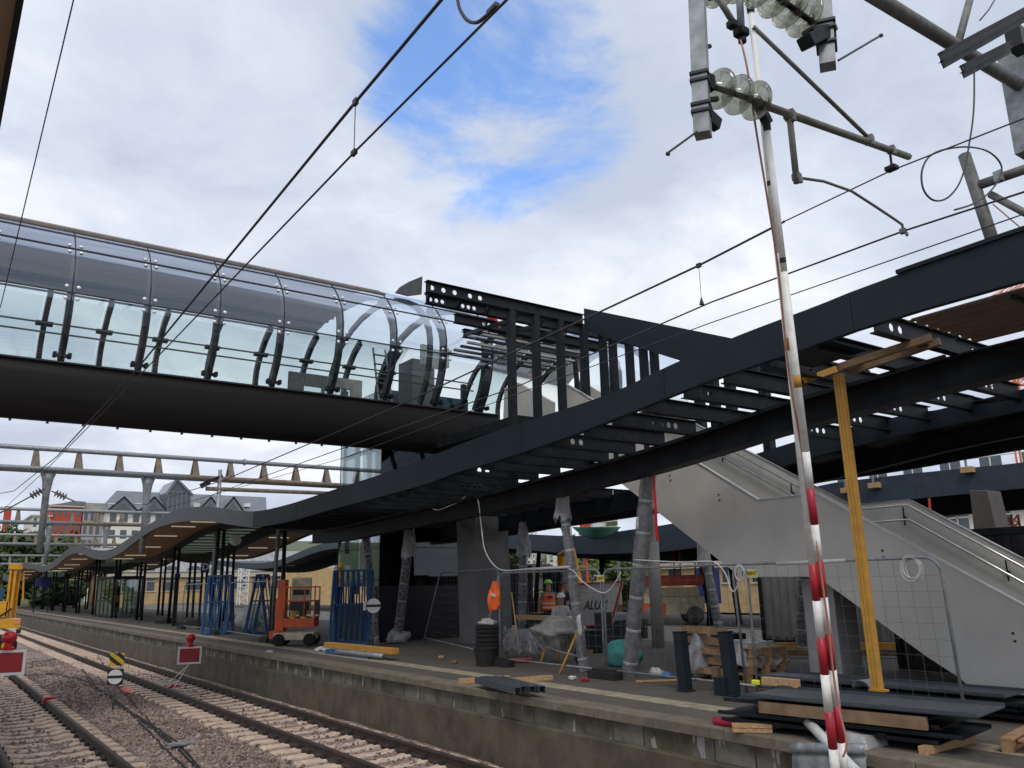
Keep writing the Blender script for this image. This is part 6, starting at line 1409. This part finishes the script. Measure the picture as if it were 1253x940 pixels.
# ------------------------------------------------------------------ buildings
def facade(t, o, ux, w_, h_, cols, rows, wz0, dz, ww, wh, wallm, depth=8, framem=None, arch=False, x0=.6, skip=None):
    """wall block with recessed windows; o = lower left corner seen from the tracks, ux = direction to the right"""
    ux = V(ux).normalized(); n_ = V((-ux.y, ux.x, 0));
    if n_.dot(V((0, 1, 0))) < 0: n_ = -n_
    MXf = Matrix((ux, n_, V((0, 0, 1)))).transposed()
    MB().box(V(o) + ux * w_ / 2 + n_ * depth / 2 + V((0, 0, h_ / 2)), (w_, depth, h_), M=MXf).build('wall', wallm, t)
    for r_ in range(rows):
        for c_ in range(cols):
            if skip and (r_, c_) in skip: continue
            c = V(o) + ux * (w_ * (c_ + .5) / cols) + V((0, 0, wz0 + r_ * dz))
            k = MB()
            if arch:
                pts = [c - ux * ww / 2, c + ux * ww / 2] + [c + ux * (ww / 2 * math.cos(a)) + V((0, 0, wh + ww * .35 * math.sin(a))) for a in frange(0, math.pi, 9)]
                k.prism([q - n_ * .04 for q in pts], n_ * .05)
            else: k.box(c + V((0, 0, wh / 2)) - n_ * .01, (ww, .06, wh), M=MXf)
            f = k.build('window', m_pane, t)
            if framem: MB().box(c + V((0, 0, wh / 2)) - n_ * .06, (ww * 1.12, .05, .1), M=MXf).box(c + V((0, 0, wh / 2)) - n_ * .06, (.08, .05, wh), M=MXf).box(c - n_ * .06, (ww * 1.2, .12, .12), M=MXf).build('frame', framem, f)
    return MXf, n_
def hip_roof(t, o, ux, w_, d_, h_, m, over=.4, n_=None):
    ux = V(ux).normalized(); q = V(o); a = q - ux * over - n_ * over; b = q + ux * (w_ + over) - n_ * over; c = q + ux * (w_ + over) + n_ * (d_ + over); d = q - ux * over + n_ * (d_ + over)
    r0 = q + ux * d_ * .1 + n_ * d_ / 2 + V((0, 0, h_)); r1 = q + ux * (w_ - d_ * .1) + n_ * d_ / 2 + V((0, 0, h_))
    return MB().add([a, b, c, d, r0, r1], [(0, 1, 5, 4), (1, 2, 5), (2, 3, 4, 5), (3, 0, 4), (3, 2, 1, 0)]).build('roof', m, t)
YS = 118.
a, b = at(190, 760, Y=YS), at(425, 757, Y=YS); ex_ = at(300, 701, Y=YS).z
SBL = thing('station_building', 'long yellow stone station building with arched windows and grey roof', 'building', (a.x, YS, 0))
MXf, nn = facade(SBL, (a.x - 6, YS, -1), (1, 0, 0), b.x - a.x + 12, ex_ + 1, 13, 1, 2.6, 0, 2.0, 2.6, m_sand, 14, m_cornice, True)
MB().bb(a.x - 6.3, b.x + 6.3, YS - .35, YS - .01, ex_ - .5, ex_ + .2).build('cornice', m_cornice, SBL)
hip_roof(SBL, (a.x - 6, YS, ex_ + .2), (1, 0, 0), b.x - a.x + 12, 14, at(300, 676, Y=YS + 7).z - ex_, m_tin, .5, nn)
gx = at(388, 700, Y=YS - 1.5).x; gz_ = at(388, 690, Y=YS).z
MB().prism([(gx - 4.5, YS - 1.2, -1), (gx + 4.5, YS - 1.2, -1), (gx + 4.5, YS - 1.2, ex_ - .2), (gx, YS - 1.2, gz_), (gx - 4.5, YS - 1.2, ex_ - .2)], (0, 1.15, 0)).build('gable', m_sand, SBL)
# teal clad hall
a, b = at(88, 752, Y=150), at(178, 752, Y=150); TB = thing('clad_hall', 'pale teal clad hall with white pilasters behind the waiting shelter', 'building', (a.x, 150, 0))
MB().bb(a.x, b.x, 150, 165, -1, at(130, 702, Y=150).z).build('wall', m_tealg, TB)
for k in range(9): xq = a.x + (b.x - a.x) * (k + .5) / 9; MB().bb(xq - .35, xq + .35, 149.8, 149.99, -1, at(130, 703, Y=150).z).build('pilaster', m_white, TB)
# yellow stone building at the right behind the far platform
q0, q1 = at(690, 765, X=56), at(985, 765, X=56); zz = at(850, 684, X=56).z
YB2 = thing('stone_house', 'yellow stone building with tall windows behind the scissor lift', 'building', (56, (q0.y + q1.y) / 2, 0))
facade(YB2, (56, q0.y + 4, -1), (0, -1, 0), q0.y - q1.y + 8, zz + 1, 12, 1, 2.4, 0, 1.5, 3.2, m_sand, 12, m_cornice, False)
MB().bb(55.7, 55.99, q1.y - 4, q0.y + 4, zz - .8, zz).build('cornice', m_cornice, YB2); MB().bb(55.6, 68.5, q1.y - 4.4, q0.y + 4.4, zz + .01, zz + 2.2).build('roof', m_tin, YB2)
p = at(878, 722, X=50); MB().bb(49.9, 50, p.y - .3, p.y + 2.0, p.z - 1, p.z + 1.6).bb(49.92, 49.98, p.y + .6, p.y + .9, 0, p.z - 1.001).build('navy_sign', m_bluebox, label='navy blue sign panel behind the red railings of the scissor lift', cat='sign')
# white town house at the right edge
q = at(1215, 700, X=62); TH_ = thing('town_house', 'cream town house with white windows at the right edge beyond the stair', 'building', (62, q.y, 0))
facade(TH_, (62, q.y + 12, -1), (0, -1, 0), 26, at(1215, 625, X=62).z + 1.0, 9, 3, 2.6, 3.2, 1.5, 2.0, m_render, 10, m_white)
MB().bb(61.5, 72.5, q.y - 14.5, q.y + 12.5, at(1215, 625, X=62).z + .02, at(1215, 625, X=62).z + .6).build('cornice', m_cornice, TH_)
# hill with apartment buildings at the left
YH2 = 165.
MB().grid(lambda u, v: (u, v, -1.25 + 9 * max(0, min(1, (v - 140) / 70)) + 14 * max(0, min(1, (v - 210) / 150)) + 1.5 * mnoise.noise(V((u * .02, v * .02, 0)))* min(1, (v-135)/40)), frange(-160, 420, 40), frange(135, 420, 24)).build('hill', m_hill, kind='structure', smooth=True, loc=(50, 220, 0))
def bz(px, py): return at(px, py, Y=YH2)
def apart(x0, x1, ytop, m, lab, cols, rows, roof=None, rp=None, Yo=0):
    a, b = at(x0, ytop, Y=YH2 + Yo), at(x1, ytop, Y=YH2 + Yo); t = thing('apartment_block', lab, 'building', (a.x, YH2 + Yo, 0))
    h_ = a.z - 1; dz_ = h_ / rows; mx, nn = facade(t, (a.x, YH2 + Yo, 1), (1, 0, 0), b.x - a.x, h_, cols, rows, dz_ * .35, dz_, min(2.6, (b.x - a.x) / cols * .55), 1.5, m, 14, None)
    MB().bb(a.x - .3, b.x + .3, YH2 + Yo - .3, YH2 + Yo + 14.3, a.z + .01, a.z + .3).build('parapet', m_cornice, t)
    return t, a, b, nn
t, a, b, nn = apart(40, 62, 632, m_render, 'pale apartment block at the far left of the hill', 3, 5)
t, a, b, nn = apart(63, 101, 620, m_terra, 'red apartment block with a grey vaulted roof', 5, 6)
MB().prism([bz(63, 620) + V((-.5, 0, .31)), bz(101, 620) + V((.5, 0, .31)), bz(101, 618) + V((.5, 0, .6)), bz(90, 613), bz(75, 616)], (0, 13, 0)).build('roof', m_slate, t)
MB().bb(bz(84, 0).x, bz(92, 0).x, YH2 - .25, YH2 - .03, 2, bz(84, 622).z).build('bay', m_terra, t)
t, a, b, nn = apart(102, 140, 626, m_render2, 'grey and cream block between the red block and the gabled house', 5, 6); 
MB().bb(a.x, b.x, YH2 + 2, YH2 + 12, a.z + .31, bz(110, 614).z).build('attic', m_render2, t)
t, a, b, nn = apart(132, 326, 625, m_render, 'long cream apartment house with slate roof, gables and a glazed tower', 15, 5, Yo=-4)
eave = a.z; Yf = YH2 - 4
rdz = at(200, 603, Y=Yf + 8).z
MB().prism([(a.x, Yf - .4, eave + .31), (a.x, Yf + 15, eave + .31), (a.x + 2.5, Yf + 8, rdz)], (b.x - a.x, 0, 0)).build('roof', m_slate, t)
for px in (150, 187, 256, 284):
    c = at(px, 622, Y=Yf); w2_ = 2.6; h2 = at(px, 609, Y=Yf).z
    f = MB().prism([(c.x - w2_, Yf - .6, eave - .2), (c.x + w2_, Yf - .6, eave - .2), (c.x, Yf - .6, h2)], (0, 6, 0)).build('gable', m_slate, t)
    MB().prism([(c.x - w2_ * .6, Yf - .65, eave), (c.x + w2_ * .6, Yf - .65, eave), (c.x, Yf - .65, h2 - 1.0)], (0, .04, 0)).build('gable_window', m_pane, f)
    MB().bar((c.x - w2_ - .2, Yf - .7, eave - .3), (c.x, Yf - .7, h2 + .1), .15, .22).bar((c.x + w2_ + .2, Yf - .7, eave - .3), (c.x, Yf - .7, h2 + .1), .15, .22).build('barge_board', m_frame, f)
for px in (137, 169, 240, 302): c = at(px, 619, Y=Yf + 2.2); MB().box(c + V((0, 0, .1)), (1.1, .9, .7)).build('roof_light', m_white, t)
g0, g1, gp = at(205, 620, Y=Yf - 1.5), at(232, 620, Y=Yf - 1.5), at(216, 587, Y=Yf - 1.5)
zsh = at(216, 602, Y=Yf - 1.5).z
tw = MB().prism([(g0.x, Yf - 1.5, 1), (g1.x, Yf - 1.5, 1), (g1.x, Yf - 1.5, zsh), (gp.x, Yf - 1.5, gp.z), (g0.x, Yf - 1.5, zsh)], (0, 10, 0)).build('glazed_tower', m_pane, t)
gm = MB()
for k in range(6): xq = g0.x + (g1.x - g0.x) * k / 5; gm.bb(xq - .1, xq + .1, Yf - 1.62, Yf - 1.52, 1, zsh)
for z in frange(4, zsh, 5): gm.bb(g0.x, g1.x, Yf - 1.66, Yf - 1.51, z - .12, z + .12)
gm.bar((g0.x - .5, Yf - 1.7, zsh - .6), (gp.x, Yf - 1.7, gp.z + .1), .3, .4).bar((g1.x + .5, Yf - 1.7, zsh - .6), (gp.x, Yf - 1.7, gp.z + .1), .3, .4).build('mullions', m_slate, tw)
# ------------------------------------------------------------------ trees
def tree(p, h_, r_, lab, m=m_leaf, n=1800, trunk=.35, leaf=.35, grp=None):
    t = thing('tree', lab, 'tree', p, grp); p = V(p); rng = random.Random(int(p.x * 13 + p.y))
    tk = MB().path([p, p + V((.1, 0, h_ * .3)), p + V((0, .1, h_ * .75))], trunk, 8, [trunk, trunk * .7, trunk * .25])
    cl = []
    for k in range(12):
        a = rng.uniform(0, 6.28); z = rng.uniform(.35, .92); rr = r_ * rng.uniform(.3, .75) * math.sin(math.pi * min(1, z * .95)) ** .5; c = p + V((rr * math.cos(a), rr * math.sin(a), h_ * z)); cl.append((c, r_ * rng.uniform(.3, .5)))
        tk.path([p + V((0, 0, h_ * min(.7, z * .7))), c], .1, 5, [trunk * .3, .03])
    tk.build('trunk', m_bark, t)
    lf = MB()
    for i in range(n):
        c, rr = cl[i % len(cl)]; d = V((rng.gauss(0, 1), rng.gauss(0, 1), rng.gauss(0, 1))).normalized() * rr * rng.random() ** .4; q = c + d; u = V((rng.gauss(0, 1), rng.gauss(0, 1), rng.gauss(0, .6))).normalized(); w_ = u.orthogonal().normalized(); s_ = leaf * rng.uniform(.6, 1.4)
        lf.add([q - u * s_, q + w_ * s_ * .5, q + u * s_, q - w_ * s_ * .5], [(0, 1, 2, 3)])
    lf.build('crown', m, t)
for px, x, top, r_, lab in ((706, 52, 672, 4.2, 'light green tree left of the red post'), (722, 50, 669, 4.4, 'light green tree behind the red post'), (742, 54, 668, 4.2, 'light green tree right of the red post'), (690, 60, 682, 4, 'light green tree beside the white lattice mast'), (758, 46, 676, 2.6, 'small tree left of the yellow stone building')):
    g = at(px, 768, X=x); tree((x, g.y, -.8), at(px, top, X=x).z + .8, r_, lab, n=2600, leaf=.32)
for px, top, r_, lab, Y_ in ((8, 652, 6, 'dark green tree at the left edge below the gantries', 140), (22, 660, 5, 'dark green tree right of the one at the left edge', 138), (54, 660, 5.5, 'dark green tree in front of the red apartment block', 136), (78, 668, 4, 'small dark green tree near the old canopy roof', 134), (70, 712, 3.4, 'dark tree beyond the end of the platform behind the info board', 128)):
    g = at(px, 735, Y=Y_); tree((g.x, Y_, -1), at(px, top, Y=Y_).z + 1, r_, lab, m_leafd, 1500, leaf=.5)
for k in range(12):
    g = at(450 + k * 50, 760, X=82); tree((82 + random.uniform(-3, 3), g.y, -1), random.uniform(8, 10), 4.5, 'dark green tree in the belt far behind the stone building', m_leafd, 700, leaf=.7, grp='belt of trees behind the stone building')
for k in range(11):
    tree((-12 + k * 9 + random.uniform(-2, 2), 131 + random.uniform(-2, 2), -1), random.uniform(2.6, 4), 2.8, 'low bushy tree in the row at the end of the station yard', m_leaf, 600, leaf=.5, grp='row of low trees at the end of the yard')
# ------------------------------------------------------------------ tower cranes seen through the canopy
def crane(px0, py0, px1, py1, Y_, lab, mast_px=None):
    a, b = at(px0, py0, Y=Y_), at(px1, py1, Y=Y_); t = thing('tower_crane', lab, 'crane', (a.x, Y_, 0)); m = MB(); d = (b - a); n = 16; u = V((0, 0, 1)); w_ = d.normalized().cross(u).normalized() * .6
    for o in (w_, -w_, u * 1.1): m.bar(a + o, b + o, .2, .2)
    for k in range(n):
        p, q = lerp(a, b, k / n), lerp(a, b, (k + 1) / n); m.bar(p + w_, q + u * 1.1, .12, .12); m.bar(p - w_, q + u * 1.1, .12, .12); m.bar(p + w_, q - w_, .1, .1)
    m.build('jib', m_crane, t)
    if mast_px:
        c = at(*mast_px, Y=Y_); mm = MB()
        for sx in (-.8, .8):
            for sy in (-.8, .8): mm.bar((c.x + sx, Y_ + sy, -1), (c.x + sx, Y_ + sy, c.z), .25, .25)
        k = 0; z = 0
        while z < c.z - 1.6:
            s_ = 1 if k % 2 else -1
            mm.bar((c.x - s_ * .8, Y_ - .8, z), (c.x + s_ * .8, Y_ - .8, z + 1.6), .16, .16); mm.bar((c.x - .8, Y_ - .8, z), (c.x + .8, Y_ - .8, z), .14, .14); z += 1.6; k += 1
        mm.build('mast', m_crane, t)
        MB().bar((c.x, Y_, c.z), lerp(a, b, .8) , .05, .05).build('stay', m_wire, t)
crane(1060, 452, 1300, 322, 75, 'orange tower crane jib seen through the open canopy near the roof sheets', (1310, 330))
crane(1215, 472, 1300, 470, 60, 'orange tower crane at the right edge seen between the canopy beams', (1236, 462))

# added boxes to darken bright gaps; stored material behind the stair, between the platforms
def filler_box(x0, x1, y0, y1, h, m, lab, n=12):
    t = thing('filler_box', lab, 'filler_box', ((x0 + x1) / 2, (y0 + y1) / 2, 0))
    MB().bb(x0 + .04, x1 - .04, y0 + .04, y1 - .04, .12, h - .05).build('box', m, t); r = MB()
    k = 0; y = y0
    while y < y1 - .1: r.bb(x0, x0 + .039, y, y + .12, .2, h - .12); y += .26
    x = x0
    while x < x1 - .1: r.bb(x, x + .12, y0, y0 + .039, .2, h - .12); x += .26
    r.build('ribs', m, t)
    for z in (.06, h - .04): MB().bb(x0 - .01, x1, y0 - .01, y0 + .08, z - .06, z + .06).bb(x0 - .01, x0 + .08, y0 + .081, y1, z - .06, z + .06).build('frame_rail', m_frame, t)
    for x, y in ((x0, y0), (x1 - .08, y0), (x0, y1 - .08)): MB().bb(x - .015, x + .09, y - .015, y + .09, .12, h - .1).build('corner_post', m_frame, t)
filler_box(15.6, 17.9, 3.2, 9.2, 2.55, m_black, 'added black box filling the dark area behind the stair')
filler_box(19.6, 21.6, 10.5, 15.5, 2.2, m_concrete, 'added grey box darkening the gap below the landing of the stair')
filler_box(20.4, 22.4, 30, 36, 2.5, m_frame, 'added dark box closing the bright gap behind the workers')
for k, (px, py, w_, h_, m, lab) in enumerate(((649, 786, .5, .75, m_frame, 'dark upright crate left of the wheelbarrow tarpaulin'), (662, 783, .45, .8, m_steel, 'taller dark steel box section behind the wheelbarrow'), (700, 792, .6, .5, m_timber2, 'brown crate behind the wrapped column next to the wheelbarrow'), (735, 800, .9, .55, m_frame, 'low dark crate behind the teal bag'), (748, 796, .5, .95, m_black, 'tall black crate behind the fence joint'))):
    p = at(px, py, Z=0); t = thing('crate', lab, 'crate', p + V((.3, .6, 0)))
    o = p + V((.3, .6, 0)); MB().box(o + V((0, 0, h_ / 2)), (w_ * .94, w_ * .94, h_ * .96), rz=.2 * k).build('box', m, t, bevel=.01)
    MB().box(o + V((0, 0, h_ - .02)), (w_, w_, .05), rz=.2 * k).build('lid', m, t, bevel=.008); MB().box(o + V((0, 0, .04)), (w_, w_ * .2, .08), rz=.2 * k).build('runner', m_timber2, t)
for k, (px, py, lab) in enumerate(((880, 812, 'long timber joist lying behind the pallets, nearer one'), (900, 806, 'long yellow timber joist lying behind the pallets, farther one'))):
    p = at(px, py, Z=0); MB().bar(p + V((.5, 1.5, .12 + .06 * k)), p + V((3.6, -2.2, .12 + .06 * k)), .12, .14).build('timber_joist', m_timber2 if not k else m_strut, bevel=.006, label=lab, cat='timber')
rng = random.Random(4)
for k, (px, py, m, lab) in enumerate(((700, 832, m_off, 'small white scrap on the deck in front of the wheelbarrow'), (716, 834, m_red, 'small red and white scrap on the deck left of the fence foot'), (540, 806, m_timber, 'short timber offcut on the deck by the slumped fence panel'), (556, 812, m_timber2, 'dark timber offcut on the deck near the black bucket'), (330, 799, m_off, 'white scrap on the deck in front of the orange lift'), (1140, 880, m_off, 'white scrap on the deck right of the front panel stack'))):
    p = at(px, py, Z=0); MB().blob(p + V((0, 0, .03)), (.09, .07, .04), .5, 4, flat=-.03).build('scrap', m, label=lab, cat='litter')
for k, (px, py, m, lab) in enumerate(((143, 800, m_off, 'white scrap of foam in the ballast by the platform wall'), (393, 857, m_lime, 'tiny green scrap in the ballast below the platform wall'), (415, 869, m_strut, 'tiny yellow scrap in the ballast below the platform wall'))):
    p = at(px, py, Z=-1.1); p.z = bedz(p.x, p.y) + .03; MB().blob(p, (.07, .06, .035), .5, 4).build('scrap', m, label=lab, cat='litter')
